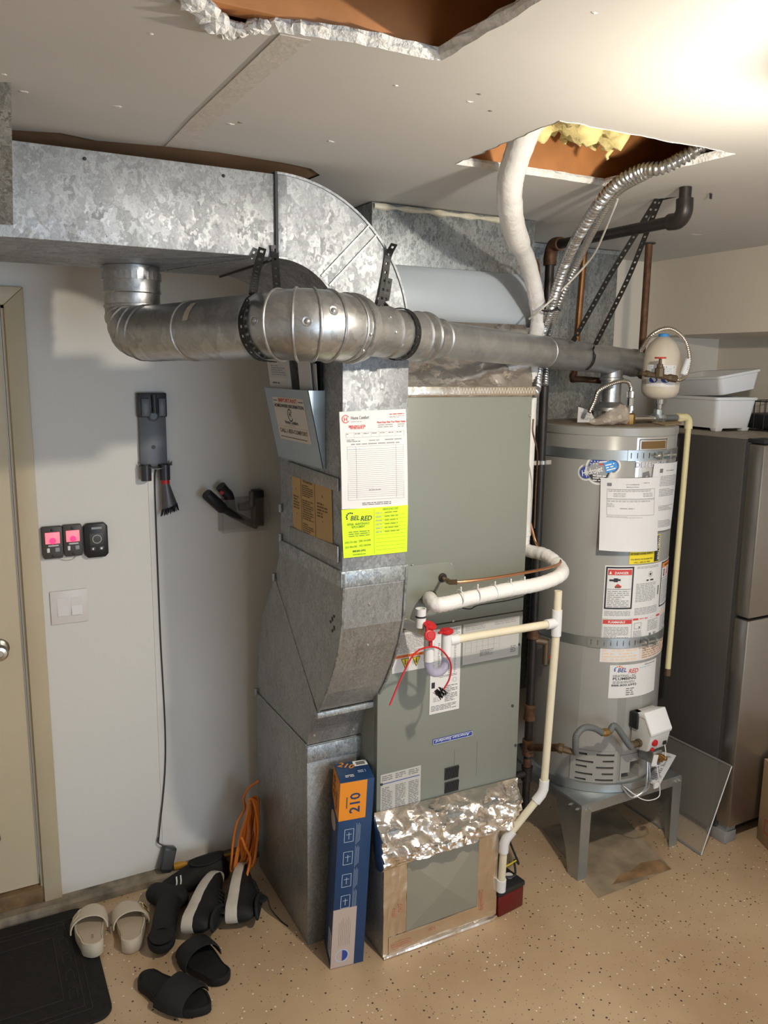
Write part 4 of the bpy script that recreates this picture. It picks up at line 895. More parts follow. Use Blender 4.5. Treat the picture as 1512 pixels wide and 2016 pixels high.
P.fine(l1, h_*0.52, r0-0.03, h_*0.765, 12, 'greyink'); P.rect(r0-0.02, h_*0.58, r0-0.012, h_*0.70, 'midink'); P.fine(l1, h_*0.35, r0-0.01, h_*0.45, 6)
P.outline(r0, h_*0.40, w_-0.002, h_*0.99, 0.005, 'ink', n8); P.rect(r0+0.007, h_*0.91, w_-0.008, h_*0.975, 'orangeink', 4); P.text('WARNING', (r0+w_)/2, h_*0.925, 0.012, 'ink', lift=0.0003)
P.rect(r0+0.018, h_*0.80, r0+0.036, h_*0.885, 'ink'); P.rect(r0+0.022, h_*0.81, r0+0.032, h_*0.875, 'sticker_white', lift=0.0002); P.poly([(r0+0.02, h_*0.80), (r0+0.024, h_*0.80), (r0+0.036, h_*0.885), (r0+0.032, h_*0.885)], 'redink', 0.0004); P.poly([(r0+0.045, h_*0.80), (r0+0.07, h_*0.81), (r0+0.072, h_*0.90), (r0+0.065, h_*0.90), (r0+0.06, h_*0.84)], 'redink')
P.rect(r0+0.006, h_*0.77, w_-0.008, h_*0.775, 'ink', 3); P.fine(r0+0.01, h_*0.44, w_-0.012, h_*0.755, 14)
P.rect(0.004, h_*0.245, l0+0.004, h_*0.30, 'redink', 4); P.text('FLAMMABLE', l0/2, h_*0.258, 0.012, 'whiteink', lift=0.0003); P.fine(0.008, h_*0.02, l0-0.002, h_*0.21, 10); P.outline(0.002, 0.0, l0+0.006, h_*0.31, 0.001, 'ink', n8)
P.rect(l1-0.004, h_*0.285, r0+0.01, h_*0.31, 'redink', 5); P.rect(l1-0.004, 0.0, r0+0.01, h_*0.025, 'redink', 5); P.rect(l1+0.02, h_*0.285, r0-0.018, h_*0.31, 'sticker_white', 4, 0.0002); P.fine(l1+0.024, h_*0.288, r0-0.022, h_*0.31, 1, 'redink', lift=0.0003)
P.outline(l1+0.004, h_*0.17, l1+0.035, h_*0.25, 0.001, 'ink', 2); P.rect(l1+0.024, h_*0.18, l1+0.029, h_*0.20, 'ink'); P.fine(w_*0.52, h_*0.12, r0, h_*0.27, 8); P.fine(l1, h_*0.05, l1+0.04, h_*0.15, 7); P.rect(w_*0.55, h_*0.05, w_*0.58, h_*0.09, 'midink'); P.rect(w_*0.62, h_*0.05, w_*0.66, h_*0.09, 'greyink')
P.rect(r0+0.016, h_*0.30, w_-0.004, h_*0.335, 'peachink', 4); P.fine(r0+0.018, h_*0.03, w_-0.004, h_*0.28, 12); P.done(S_)
S_, mp, w_, h_ = hsheet('caution_sticker', 1181, 1312, 1275, 1302, 'sticker_white', 'pale caution sticker with peach panels below the lower strap')
P = Print(mp); P.outline(0.008, 0.004, w_*0.44, h_-0.002, 0.0015, 'peachink', 5); P.fine(0.012, 0.006, w_*0.42, h_-0.004, 4, 'peachink'); P.rect(w_*0.46, 0.004, w_*0.99, h_-0.002, 'peachink', 8); P.fine(w_*0.47, 0.006, w_*0.97, h_-0.004, 5, 'greyink', lift=0.0004); P.done(S_)
S_, mp, w_, h_ = hsheet('service_sticker', 1199, 1288, 1308, 1372, 'sticker_white', 'white service sticker with a red and black company logo')
P = Print(mp); P.text('BEL', w_*0.21, h_*0.79, 0.024, 'blueink', 'c', shear=0.25); P.text('RED', w_*0.42, h_*0.745, 0.024, 'redink', 'c', shear=0.25)
for k in range(7): a = PI*0.15+PI*0.95*k/6; P.disc(w_*0.155+math.cos(a)*0.017, h_*0.865+math.sin(a)*0.013, 0.0032, ['redink', 'orangeink', 'redink', 'orangeink', 'skyink', 'blueink', 'blueink'][k], n=8)
P.text('HEATING - AC', w_*0.27, h_*0.645, 0.0125, 'midink', width=w_*0.42); P.text('PLUMBING', w_*0.27, h_*0.55, 0.0155, 'ink', width=w_*0.42); P.fine(w_*0.06, h_*0.44, w_*0.48, h_*0.52, 2, 'midink'); P.text('888.800.6992', w_*0.27, h_*0.36, 0.012, 'ink', width=w_*0.46)
P.fine(w_*0.30, h_*0.06, w_*0.52, h_*0.31, 4, 'midink', fill=0.7); P.text('SERVICE RECORD', w_*0.80, h_*0.92, 0.007, 'midink', width=w_*0.28); P.fine(w_*0.55, h_*0.84, w_*0.95, h_*0.89, 1, 'paleblue', fill=0.8); P.done(S_)
S_, mp, w_, h_ = hsheet('leased_sticker', 1240, 1298, 1056, 1109, 'yellowink', 'yellow leased tank sticker with black lettering')
P = Print(mp); P.rect(w_*0.78, h_*0.02, w_*0.98, h_*0.98, 'ink', 2); P.text('LEASED TANK', w_*0.91, h_*0.5, 0.013, 'whiteink', rot=-PI/2, lift=0.0004, width=h_*0.9)
P.text('LEASED THROUGH', w_*0.38, h_*0.49, 0.0105, 'ink', width=w_*0.68); P.text('BY PUGET SOUND ENERGY', w_*0.38, h_*0.34, 0.010, 'ink', width=w_*0.68); P.text('FOR SERVICE OR INFORMATION', w_*0.38, h_*0.14, 0.008, 'ink', width=w_*0.68); P.text('CALL 1-800-321-7909', w_*0.38, h_*0.03, 0.008, 'ink', width=w_*0.5); P.done(S_)
mat('defender_foil', (0.70, 0.68, 0.66), 0.25, 0.8)
S_, mp, w_, h_ = hsheet('silver_badge', 1252, 1312, 862, 945, 'defender_foil', 'silver heater badge with blue shadowed lettering, half behind the strap and paper')
P = Print(mp); P.outline(w_*0.06, h_*0.70, w_*0.96, h_*0.97, 0.003, 'ink', 5); P.rect(w_*0.12, h_*0.74, w_*0.9, h_*0.92, 'tanink', 5); P.text('DEFENDER', w_*0.5, h_*0.31, 0.027, 'blueink', width=w_*1.02, lift=0.0004); P.text('DEFENDER', w_*0.5-0.001, h_*0.315, 0.025, 'lightgrey', width=w_*0.98, lift=0.0008, bold=False); P.poly([(w_*0.2, h_*0.02), (w_*0.45, h_*0.02), (w_*0.38, h_*0.22), (w_*0.2, h_*0.18)], 'midink'); P.done(S_)
# jet badge: rounded blue bar over a black and flag oval
ac_, zc_ = hang(1179, 924); mp = lambda u, v, h=0: hpt(ac_+u/HR, zc_+v, 0.001+h)
ca, sa = math.cos(0.30), math.sin(0.30); mr_ = lambda u, v, h=0: mp(u*ca-v*sa, u*sa+v*ca, h)
bm = NB(); OUTL = [(math.cos(2*PI*k/36)*0.050, math.sin(2*PI*k/36)*0.058) for k in range(36)]
def pill(hw, hh, n=9): return [(hw-hh+math.cos(-PI/2+PI*k/n)*hh, math.sin(-PI/2+PI*k/n)*hh) for k in range(n+1)] + [(-hw+hh+math.cos(PI/2+PI*k/n)*hh, math.sin(PI/2+PI*k/n)*hh) for k in range(n+1)]
bm.faces.new([bm.verts.new(mp(u, v, 0)) for u, v in OUTL]); bm.faces.new([bm.verts.new(mr_(u, v, 0.0003)) for u, v in pill(0.080, 0.031)])
JB = obj('jet_badge', bm, 'sticker_white', wh, label='oval badge with a blue bar, white lettering and a flag')
P = Print(mp); P.poly([(u*0.86, v*0.88) for u, v in OUTL], 'greyink', 0.0004); P.poly([(u*0.78, abs(v)*0.80) for u, v in OUTL[1:18]], 'blueink', 0.0008); P.poly([(u*0.78, -abs(v)*0.82) for u, v in OUTL[1:18]], 'ink', 0.0008)
for r_ in range(3):
    for c_ in range(3): P.disc(-0.03+0.011*c_+0.003*r_, 0.020+0.009*r_, 0.0024, 'whiteink', n=5, lift=0.0012)
for r_ in range(4): P.poly([(0.0, 0.016+0.009*r_), (0.034-0.006*r_, 0.019+0.009*r_), (0.034-0.006*r_, 0.0235+0.009*r_), (0.0, 0.0205+0.009*r_)], 'redink' if r_ % 2 == 0 else 'whiteink', 0.0012)
P2 = P; P2.fine(-0.02, -0.045, 0.03, -0.02, 3, 'whiteink', lift=0.0014); P2.done(JB)
P = Print(mr_); P.poly(pill(0.074, 0.025), 'greyink', 0.0014); P.poly(pill(0.071, 0.022), 'blueink', 0.0018); P.poly([(0.022, -0.020), (0.052, -0.020), (0.067, -0.009), (0.067, 0.009), (0.052, 0.020), (0.022, 0.020)], 'skyink', 0.0021)
P.text('Hydrojet', -0.026, -0.010, 0.030, 'whiteink', width=0.076, lift=0.0026, shear=0.15); P.fine(0.026, -0.015, 0.060, 0.013, 3, 'whiteink', lift=0.0026); P.done(JB)

# ---- permit papers taped to the heater (top-level: they hang from it)
def hpaper(name, px, lab, curl=0.02, **kw):
    (xa, ya), (xb, yb), (xc, yc), (xd, yd) = px   # tl tr br bl
    A_ = [hang(*p) for p in px]
    def mp(u, v, h=0):
        a = (A_[3][0]*(1-u)+A_[2][0]*u)*(1-v) + (A_[0][0]*(1-u)+A_[1][0]*u)*v
        z = (A_[3][1]*(1-u)+A_[2][1]*u)*(1-v) + (A_[0][1]*(1-u)+A_[1][1]*u)*v
        lift = 0.006 + curl*(1-v)**2*(0.25+0.75*(1-u)) + 0.006*u*(1-u)
        return hpt(a, z, lift+h)
    return mp
mp = hpaper('permit', ((1286, 912), (1344, 908), (1316, 1039), (1268, 1046)), '', 0.008)
A_ = sheet('permit_paper', mp, 1, 1, 'paper', None, 8, 8, 0.0008, label='white permit sheet taped near the heater edge, lapped by a larger sheet', cat='paper')
P = Print(mp); P.lv = 0.0006; P.rect(0.16, 0.86, 0.24, 0.92, 'midink'); P.text('CITY OF KIRKLAND', 0.5, 0.88, 0.022, 'midink', width=0.32); P.fine(0.2, 0.66, 0.92, 0.82, 7); P.outline(0.14, 0.5, 0.93, 0.64, 0.006); P.fine(0.16, 0.51, 0.9, 0.63, 5); P.fine(0.14, 0.30, 0.9, 0.38, 4); P.fine(0.12, 0.05, 0.92, 0.16, 6); P.done(A_)
mp = hpaper('permit', ((1183, 940), (1294, 938), (1286, 1082), (1180, 1078)), '', 0.035)
A_ = sheet('permit_paper', lambda u, v, h=0: mp(u, v, h+0.005), 1, 1, 'paper', None, 12, 14, 0.0008, label='large white permit sheet with a ruled box, its lower corner curling off the heater', cat='paper')
mpp = lambda u, v, h=0: mp(u, v, h+0.005)
P = Print(mpp); P.lv = 0.0006; P.rect(0.10, 0.89, 0.17, 0.935, 'midink'); P.text('CITY OF KIRKLAND', 0.5, 0.905, 0.02, 'midink', width=0.22); P.text('Mechanical Permit', 0.5, 0.872, 0.02, 'midink', width=0.2); P.fine(0.68, 0.92, 0.9, 0.945, 1)
P.outline(0.10, 0.49, 0.90, 0.85, 0.004, 'midink', 10); P.rect(0.10, 0.715, 0.90, 0.72, 'midink', 10); P.rect(0.10, 0.70, 0.90, 0.704, 'midink', 10); P.fine(0.12, 0.81, 0.86, 0.845, 2); P.fine(0.2, 0.74, 0.4, 0.80, 3); P.fine(0.68, 0.74, 0.87, 0.80, 3); P.fine(0.11, 0.67, 0.85, 0.695, 1); P.fine(0.11, 0.60, 0.22, 0.66, 3); P.fine(0.3, 0.57, 0.55, 0.6, 1); P.fine(0.10, 0.455, 0.7, 0.48, 2); P.done(A_)

# ---- pamphlet lying on the stand
q = [onz(x, y, ST+0.003) for x, y in ((1242, 1530), (1262, 1548))]
qm, qw, qh = quad_map(ony(1262, 1546, 2.16), ony(1296, 1549, 2.135), ony(1328, 1503, 2.16), ony(1288, 1494, 2.19))
bl_, br_, tr_, tl_ = [Vector((p.x, p.y, ST+0.004+dz)) for p, dz in ((onz(1268, 1543, ST), 0.004), (onz(1296, 1551, ST), 0.0), (onz(1330, 1502, ST), 0.03), (onz(1288, 1494, ST), 0.03))]
qm, qw, qh = quad_map(bl_, br_, tr_, tl_)
A_ = sheet('pamphlet', qm, qw, qh, 'paper', None, 4, 4, 0.002, curl=lambda a, b: 0.006*math.sin(a*PI), label='printed white pamphlet lying on the stand beside the gas control', cat='paper')
P = Print(lambda u, v, h: qm(u, v, h+0.007)); P.text('FOR YOUR SAFETY', qw*0.5, qh*0.84, qh*0.07, 'midink', width=qw*0.7); P.fine(qw*0.12, qh*0.55, qw*0.8, qh*0.8, 5); P.fine(qw*0.1, qh*0.1, qw*0.8, qh*0.5, 7); P.done(A_)

# ---- plumbing on top of the heater
TZ = HZ1+0.005
bm = NB(); lathe(bm, (ph.x, ph.y, TZ), (0, 0, 1), [(0.045, 0.075), (0.058, 0.072), (0.075, 0.045), (0.08, 0.0415)], 30); DH = obj('draft_hood', bm, 'pipe_metal', smooth=True, sharp=35, label='flared galvanized draft hood between the heater top and the vent pipe', cat='draft hood')
for k in range(4):
    a = k*PI/2+0.5; bm = NB(); box(bm, -0.008, 0.008, -0.001, 0.001, 0, 0.05, Matrix.Translation((ph.x+math.cos(a)*0.068, ph.y+math.sin(a)*0.068, TZ)) @ Matrix.Rotation(a+PI/2, 4, 'Z')); obj('hood_leg', bm, 'seam_dark', DH)
hv = thing('heater_valve_line', 'brass and steel fittings across the heater top with a cream drain elbow', 'pipe fittings', (2.3, 2.25, TZ))
py_ = 2.31
vz = ony(1237, 826, py_).z; pv = ony(1237, 826, py_)
bm = NB(); lathe(bm, (pv.x, py_, TZ-0.002), (0, 0, 1), [(0, 0.018), (0.012, 0.018), (0.014, 0.014), (vz-TZ-0.016, 0.014), (vz-TZ-0.018, 0.026), (vz-TZ+0.022, 0.026), (vz-TZ+0.028, 0.016)], 10); obj('brass_tee', bm, 'brass', hv)
p1 = ony(1295, 821, py_); p2 = ony(1330, 820, py_); p3 = ony(1364, 820, py_-0.02); zz = pv.z+0.002
X = Vector((1, 0, 0)); e0 = Vector((pv.x, py_, zz))
bm = NB(); cyl(bm, e0+X*0.018, Vector((p1.x-0.02, py_, zz)), 0.0115, seg=16); obj('nipple', bm, 'chrome', hv, smooth=True)
bm = NB(); lathe(bm, Vector((p1.x-0.024, py_, zz)), X, [(0, 0.014), (0.002, 0.021), (0.012, 0.021), (0.014, 0.017), (0.036, 0.017), (0.038, 0.021), (0.05, 0.021), (0.052, 0.014)], 8); cyl(bm, Vector((p1.x, py_, zz)), Vector((p1.x, py_, zz+0.035)), 0.017, seg=12); obj('steel_tee', bm, 'zinc_steel', hv)
xr = p2.x; bm = NB(); cyl(bm, Vector((p1.x+0.026, py_, zz)), Vector((xr+0.012, py_, zz)), 0.0125, seg=16); obj('nipple', bm, 'grey_coat', hv, smooth=True)
xe = p3.x
bm = NB(); tube(bm, [Vector((xr+0.006, py_, zz)), Vector((xr+0.03, py_, zz))], 0.018, 8); obj('adapter', bm, 'cpvc', hv)
ck = Vector((xe, py_, zz))
bm = NB(); tube(bm, spl([Vector((xr+0.028, py_, zz)), ck+Vector((-0.016, 0, 0)), ck+Vector((0, 0, -0.016)), ck+Vector((0.002, 0, -0.045))], 6), 0.016, 16); obj('elbow', bm, 'cpvc', hv, smooth=True)
low = ony(1311, 1316, py_-0.02)
bm = NB(); tube(bm, [ck+Vector((0.002, 0, -0.04)), Vector((low.x, py_-0.03, low.z))], 0.0118, 16); obj('drain_pipe', bm, 'cpvc', hv, smooth=True, label='long cream plastic drain pipe')
dd = (Vector((low.x, py_-0.03, low.z))-ck).normalized(); bm = NB(); lathe(bm, Vector((low.x, py_-0.03, low.z))-dd*0.004, dd, [(0, 0.0135), (0.015, 0.0135), (0.016, 0.0145), (0.03, 0.0145)], 12); obj('drain_end', bm, 'old_brass', hv)
# hot outlet nipple with braided flex
cn = ony(1243, 790, py_)
bm = NB(); lathe(bm, (pv.x+0.004, py_, zz+0.02), (0, 0, 1), [(0, 0.012), (0.01, 0.012), (0.012, 0.017), (0.03, 0.017), (0.032, 0.0125), (0.06, 0.0125), (0.062, 0.015), (0.085, 0.015), (0.088, 0.010), (0.105, 0.008)], 12); obj('dielectric_nipple', bm, 'chrome', hv, smooth=True, sharp=30)
def corrugated(name, pts, r, m, par=None, pitch=0.007, amp=0.14, **kw):
    S = spl(pts, 10); L = 0; D_ = [S[0]]
    D_ = dens(S, pitch/4); acc = [0]
    for a, b in zip(D_, D_[1:]): acc.append(acc[-1]+(b-a).length)
    bm = NB(); tube(bm, D_, [r*(1-amp/2+amp/2*math.cos(2*PI*s/pitch)) for s in acc], 12); return obj(name, bm, m, par, smooth=True, sharp=80, **kw)
mat('stainless_flex', (0.66, 0.60, 0.52), 0.22, 1.0)
top = Vector((pv.x+0.004, py_, zz+0.118))
corrugated('flex_connector', [top, ony(1236, 752, py_), ony(1215, 752, py_), ony(1180, 768, py_+0.01), ony(1170, 790, py_+0.02), ony(1160, 812, py_+0.02)], 0.0085, 'stainless_flex', label='short ribbed stainless hose bending from the brass tee to the heater back', cat='hose', pitch=0.008)
# expansion tank
mat('tank_cream', (0.62, 0.55, 0.45), 0.35, spec=0.5)
TC = Vector((p1.x+0.002, py_, 0)); tz0 = zz+0.05
t0 = ony(1298, 786, py_).z; t1 = ony(1300, 662, py_).z; tr_ = 0.071; Lt = t1-t0
et = thing('expansion_tank', 'cream domed expansion tank standing on the steel tee over the water heater', 'tank', (TC.x, TC.y, zz+0.03))
bm = NB(); lathe(bm, (TC.x, TC.y, t0), (0, 0, 1), [(0, 0.02), (0.003, 0.04), (0.012, tr_*0.82), (0.028, tr_*0.97), (0.045, tr_), (Lt*0.55, tr_), (Lt*0.75, tr_*0.93), (Lt*0.88, tr_*0.74), (Lt*0.97, tr_*0.42), (Lt, 0.018)], 40); obj('shell', bm, 'tank_cream', et, smooth=True, sharp=60)
bm = NB(); lathe(bm, (TC.x, TC.y, t0-0.038), (0, 0, 1), [(0, 0.011), (0.018, 0.011), (0.02, 0.016), (0.04, 0.016)], 14); obj('stem', bm, 'chrome', et)
bm = NB(); lathe(bm, (TC.x, TC.y, t1-0.004), (0, 0, 1), [(0, 0.020), (0.012, 0.020), (0.014, 0.016)], 16); obj('valve_cap', bm, 'skyink', et)
vdir = math.atan2(-TC.y, -TC.x)
mpt = lambda u, v, h=0: Vector((TC.x+(tr_+0.0008+h)*math.cos(vdir+u/tr_), TC.y+(tr_+0.0008+h)*math.sin(vdir+u/tr_), t0+0.05+v))
mat('tank_label', (0.72, 0.70, 0.68), 0.4)
zs0, zs1 = 0.0, Lt*0.42
S_ = sheet('label', lambda u, v, h=0: mpt(u-0.058, v, h), 0.116, zs1*0.8, 'tank_label', et, 10, 1, 0.0006)
P = Print(lambda u, v, h=0: mpt(u-0.058, v, h)); P.fine(0.008, zs1*0.3, 0.10, zs1*0.78, 6, 'paleblue'); P.fine(0.05, zs1*0.68, 0.11, zs1*0.78, 1, 'midink'); P.disc(0.075, zs1*0.25, 0.011, 'blueink', 1.5); P.disc(0.03, zs1*0.25, 0.011, 'blueink', 1.5); P.done(S_)
# shut-off valve with red handle, hung on the flex loop from the copper riser
gv = thing('gate_valve', 'dark brass gate valve with a red handle in front of the expansion tank', 'valve', ony(1298, 740, py_-0.11))
gp = ony(1298, 738, py_-0.11); gl = ony(1262, 734, py_-0.09); gr = ony(1330, 746, py_-0.11); ax = (gr-gl).normalized()
bm = NB(); lathe(bm, gl, ax, [(0, 0.009), (0.02, 0.009), (0.022, 0.013), (0.034, 0.013), (0.036, 0.010), ((gr-gl).length-0.04, 0.010), ((gr-gl).length-0.03, 0.0145), ((gr-gl).length, 0.0145)], 10); obj('valve_body', bm, 'old_brass', gv)
bm = NB(); lathe(bm, gp-Vector((0, 0, 0.006)), (0, 0, 1), [(0, 0.017), (0.03, 0.017), (0.032, 0.012), (0.045, 0.011), (0.047, 0.006), (0.066, 0.005)], 8); obj('bonnet', bm, 'old_brass', gv)
hp = gp+Vector((0, 0, 0.062)); bm = NB(); torus(bm, hp, (0, 0, 1), 0.018, 0.0035, 20, 6); obj('hand_wheel', bm, 'redink', gv, smooth=True)
bm = NB(); rotbox(bm, hp, (0.036, 0.006, 0.004)); obj('wheel_spoke', bm, 'redink', gv)
corrugated('flex_connector', [gr, gr+ax*0.02, ony(1350, 738, py_-0.10), ony(1357, 705, py_-0.10), ony(1347, 668, py_-0.08), ony(1318, 647, py_-0.06), ony(1285, 658, py_-0.03), ony(1262, 690, py_+0.02)], 0.0085, 'stainless_flex', label='ribbed stainless hose looping over the expansion tank', cat='hose', pitch=0.008)
mat('hose_label', (0.7, 0.74, 0.76), 0.5)
bm = NB(); tube(bm, [ony(1344, 738, py_-0.103), ony(1355, 708, py_-0.103)], 0.0105, 12); obj('hose_tag', bm, 'hose_label', label='pale paper wrap on the looped stainless hose', cat='tag')
# copper risers
c1 = onz(1278, 478, CZ); c1z = ony(1252, 735, c1.y)
bm = NB(); tube(bm, [c1+Vector((0, 0, -0.001)), Vector((c1.x, c1.y, 1.98)), Vector((c1.x, c1.y, 1.93))], 0.0145, 16); R_ = obj('copper_riser', bm, 'rust_pipe', smooth=True, label='brown copper riser dropping from the ceiling beside the expansion tank', cat='pipe')
bm = NB(); lathe(bm, c1-Vector((0, 0, 0.0005)), (0, 0, -1), [(0, 0.026), (0.004, 0.026), (0.006, 0.016)], 18); obj('escutcheon', bm, 'seam_dark', R_)
bm = NB(); lathe(bm, Vector((c1.x, c1.y, 1.935)), (-0.1, -1, -0.05), [(0, 0.014), (0.03, 0.014), (0.03, 0.011), (0.11, 0.010)], 12); obj('outlet', bm, 'old_brass', R_)
c2_ = ony(1152, 500, 2.62); c2b = ony(1128, 690, 2.62)
bm = NB(); tube(bm, [ony(1151, 488, 2.60), ony(1136, 660, 2.60), ony(1131, 730, 2.58), ony(1128, 750, 2.56)], 0.0135, 16); R_ = obj('copper_riser', bm, 'copper_old', smooth=True, label='coppery water pipe standing against the flat duct behind the conduits', cat='pipe')
bm = NB(); a_ = ony(1128, 745, 2.55); b_ = ony(1212, 752, 2.46); tube(bm, spl([a_+Vector((0, 0, 0.02)), a_, a_.lerp(b_, 0.3), b_], 5), 0.0125, 12); obj('cross_pipe', bm, 'rust_pipe', R_, smooth=True)
bm = NB(); lathe(bm, ony(1208, 750, 2.46), (1, 0, 0), [(0, 0.012), (0.003, 0.02), (0.03, 0.02), (0.033, 0.012)], 8); obj('union', bm, 'rust_pipe', R_)

# ---- gas piping between furnace and heater
gpx = thing('gas_pipe', 'black and rusty iron gas pipe standing between furnace and water heater', 'pipe', (1.9, 2.25, 0.05))
GY = 2.385
gt = ony(1079, 505, GY); gm = ony(1068, 910, GY); gb = ony(1050, 1320, GY)
GX = (gt.x+gb.x)/2
gtop = Vector((GX, GY, gt.z)); 
bm = NB(); cyl(bm, gtop, Vector((GX, GY, 0.98)), 0.0168, seg=18); obj('upper_run', bm, 'black_iron', gpx, smooth=True)
bm = NB(); cyl(bm, Vector((GX, GY, 0.98)), Vector((GX, GY, 0.42)), 0.0168, seg=18); obj('lower_run', bm, 'black_iron', gpx, smooth=True)
ct = onz(1350, 368, CZ); ce = Vector((ct.x, ct.y, ony(1345, 432, ct.y).z)); te = ony(1085, 487, GY); te.x = GX; te.y = GY
def fitting(par, c, d, r, L, m='rust_pipe'):
    d = Vector(d).normalized(); bm = NB(); lathe(bm, Vector(c)-d*L/2, d, [(0, r*0.85), (0, r), (L*0.2, r), (L*0.22, r*0.9), (L*0.78, r*0.9), (L*0.8, r), (L, r), (L, r*0.85)], 16); return obj('fitting', bm, m, par, smooth=True, sharp=30)
ez = te.z+0.005
bm = NB(); tube(bm, spl([gtop+Vector((0, 0, -0.03)), Vector((GX, GY, ez-0.035)), Vector((GX, GY, ez))+(ce-te).normalized()*0.02, Vector((GX, GY, ez))+(ce-te).normalized()*0.065], 5), 0.0235, 16); obj('elbow', bm, 'rust_pipe', gpx, smooth=True)
hz = Vector((GX, GY, ez))
bm = NB(); cyl(bm, hz+(ce-hz).normalized()*0.05, ce-(ce-hz).normalized()*0.03, 0.0168, seg=18); obj('ceiling_run', bm, 'black_iron', gpx, smooth=True)
bm = NB(); tube(bm, spl([ce-(ce-hz).normalized()*0.055, ce-(ce-hz).normalized()*0.02, ce+Vector((0, 0, 0.02)), ce+Vector((0, 0, 0.055))], 5), 0.0235, 16); obj('elbow', bm, 'black_iron', gpx, smooth=True)
bm = NB(); cyl(bm, ce+Vector((0, 0, 0.03)), ct-Vector((0, 0, 0.001)), 0.0168, seg=18); obj('ceiling_drop', bm, 'black_iron', gpx, smooth=True)
for z in (ony(1050, 1240, GY).z, ony(1046, 1400, GY).z, ony(1042, 1470, GY).z): fitting(gpx, (GX, GY, z), (0, 0, 1), 0.0235, 0.065)
bm = NB(); zz3 = ony(1042, 1520, GY).z; cyl(bm, (GX, GY, 0.43), (GX, GY, zz3), 0.0165, seg=16); obj('rusty_run', bm, 'rust_pipe', gpx, smooth=True)
fitting(gpx, (GX, GY, zz3), (0, 0, 1), 0.023, 0.06, 'black_iron')
zb3 = max(0.03, ony(1039, 1590, GY).z); bm = NB(); cyl(bm, (GX, GY, zz3), (GX, GY, zb3), 0.0155, seg=16); lathe(bm, (GX, GY, zb3+0.02), (0, 0, -1), [(0, 0.018), (0.016, 0.019), (0.022, 0.012)], 14); obj('drip_leg', bm, 'black_iron', gpx, smooth=True)
bm = NB(); cyl(bm, (GX-0.01, GY, zz3), (FX1+0.004, GY, zz3), 0.0145, seg=14); obj('furnace_branch', bm, 'black_iron', gpx, smooth=True)
bm = NB(); lathe(bm, (FX1+0.004, GY, zz3), (1, 0, 0), [(0, 0.021), (0.016, 0.021), (0.018, 0.016), (0.04, 0.016)], 8); obj('furnace_union', bm, 'brass', gpx)
# heater branch, shut-off and coated flex
zt3 = ony(1046, 1470, GY).z; q0 = Vector((GX, GY, zt3)); q1 = ony(1100, 1472, 2.18); q2 = ony(1128, 1481, 2.14)
bm = NB(); cyl(bm, q0, q1, 0.0145, seg=14); obj('heater_branch', bm, 'rust_pipe', gpx, smooth=True)
bm = NB(); d_ = (q2-q1).normalized(); lathe(bm, q1-d_*0.006, d_, [(0, 0.016), (0.008, 0.02), (0.022, 0.02), (0.024, 0.014), (0.045, 0.013), ((q2-q1).length+0.01, 0.010)], 8); obj('shut_off', bm, 'old_brass', gpx)
qe = q2+d_*0.01
fx = thing('gas_flex_connector', 'dark grey coated gas hose arching from the floor pipe to the gas control', 'hose', qe)
fp = [qe, ony(1133, 1470, 2.12), ony(1135, 1448, 2.115), ony(1150, 1433, 2.115), ony(1170, 1434, 2.115), ony(1186, 1443, 2.115)]
corrugated('hose_body', fp, 0.0125, 'grey_coat', fx, 0.006, 0.08)
d_ = (ony(1204, 1439, 2.115)-fp[-1]).normalized(); bm = NB(); lathe(bm, fp[-1]-d_*0.006, d_, [(0, 0.012), (0.012, 0.014), (0.014, 0.016), (0.028, 0.016), (0.03, 0.011), (0.045, 0.011)], 8); obj('brass_nut', bm, 'brass', fx)
corrugated('hose_tail', [fp[-1]+d_*0.035, ony(1212, 1430, 2.115), gi-t_*0.055, gi-t_*0.04], 0.0125, 'grey_coat', fx, 0.006, 0.08)
# conduit clamp on the gas pipe
bm = NB(); zc4 = ony(1067, 910, GY).z; lathe(bm, (GX, GY, zc4-0.007), (0, 0, 1), [(0, 0.0175), (0, 0.0195), (0.014, 0.0195), (0.014, 0.0175)], 18); box(bm, GX-0.048, GX-0.016, GY-0.012, GY-0.008, zc4-0.008, zc4+0.008); box(bm, GX+0.016, GX+0.040, GY-0.012, GY-0.008, zc4-0.008, zc4+0.008)
obj('pipe_clamp', bm, 'chrome', gpx)
# side valve with red lever behind the drain tee
sv = ony(1075, 1255, GY); bm = NB(); cyl(bm, (GX, GY, sv.z), (GX+0.05, GY-0.02, sv.z-0.01), 0.014, seg=12); cyl(bm, (GX+0.05, GY-0.02, sv.z), (GX+0.05, GY-0.02, sv.z-0.10), 0.012, seg=12); obj('side_branch', bm, 'old_brass', gpx, smooth=True)
bm = NB(); rotbox(bm, (GX+0.078, GY-0.03, sv.z-0.075), (0.03, 0.012, 0.012), (0, 0.3, 0)); obj('red_lever', bm, 'redink', gpx)
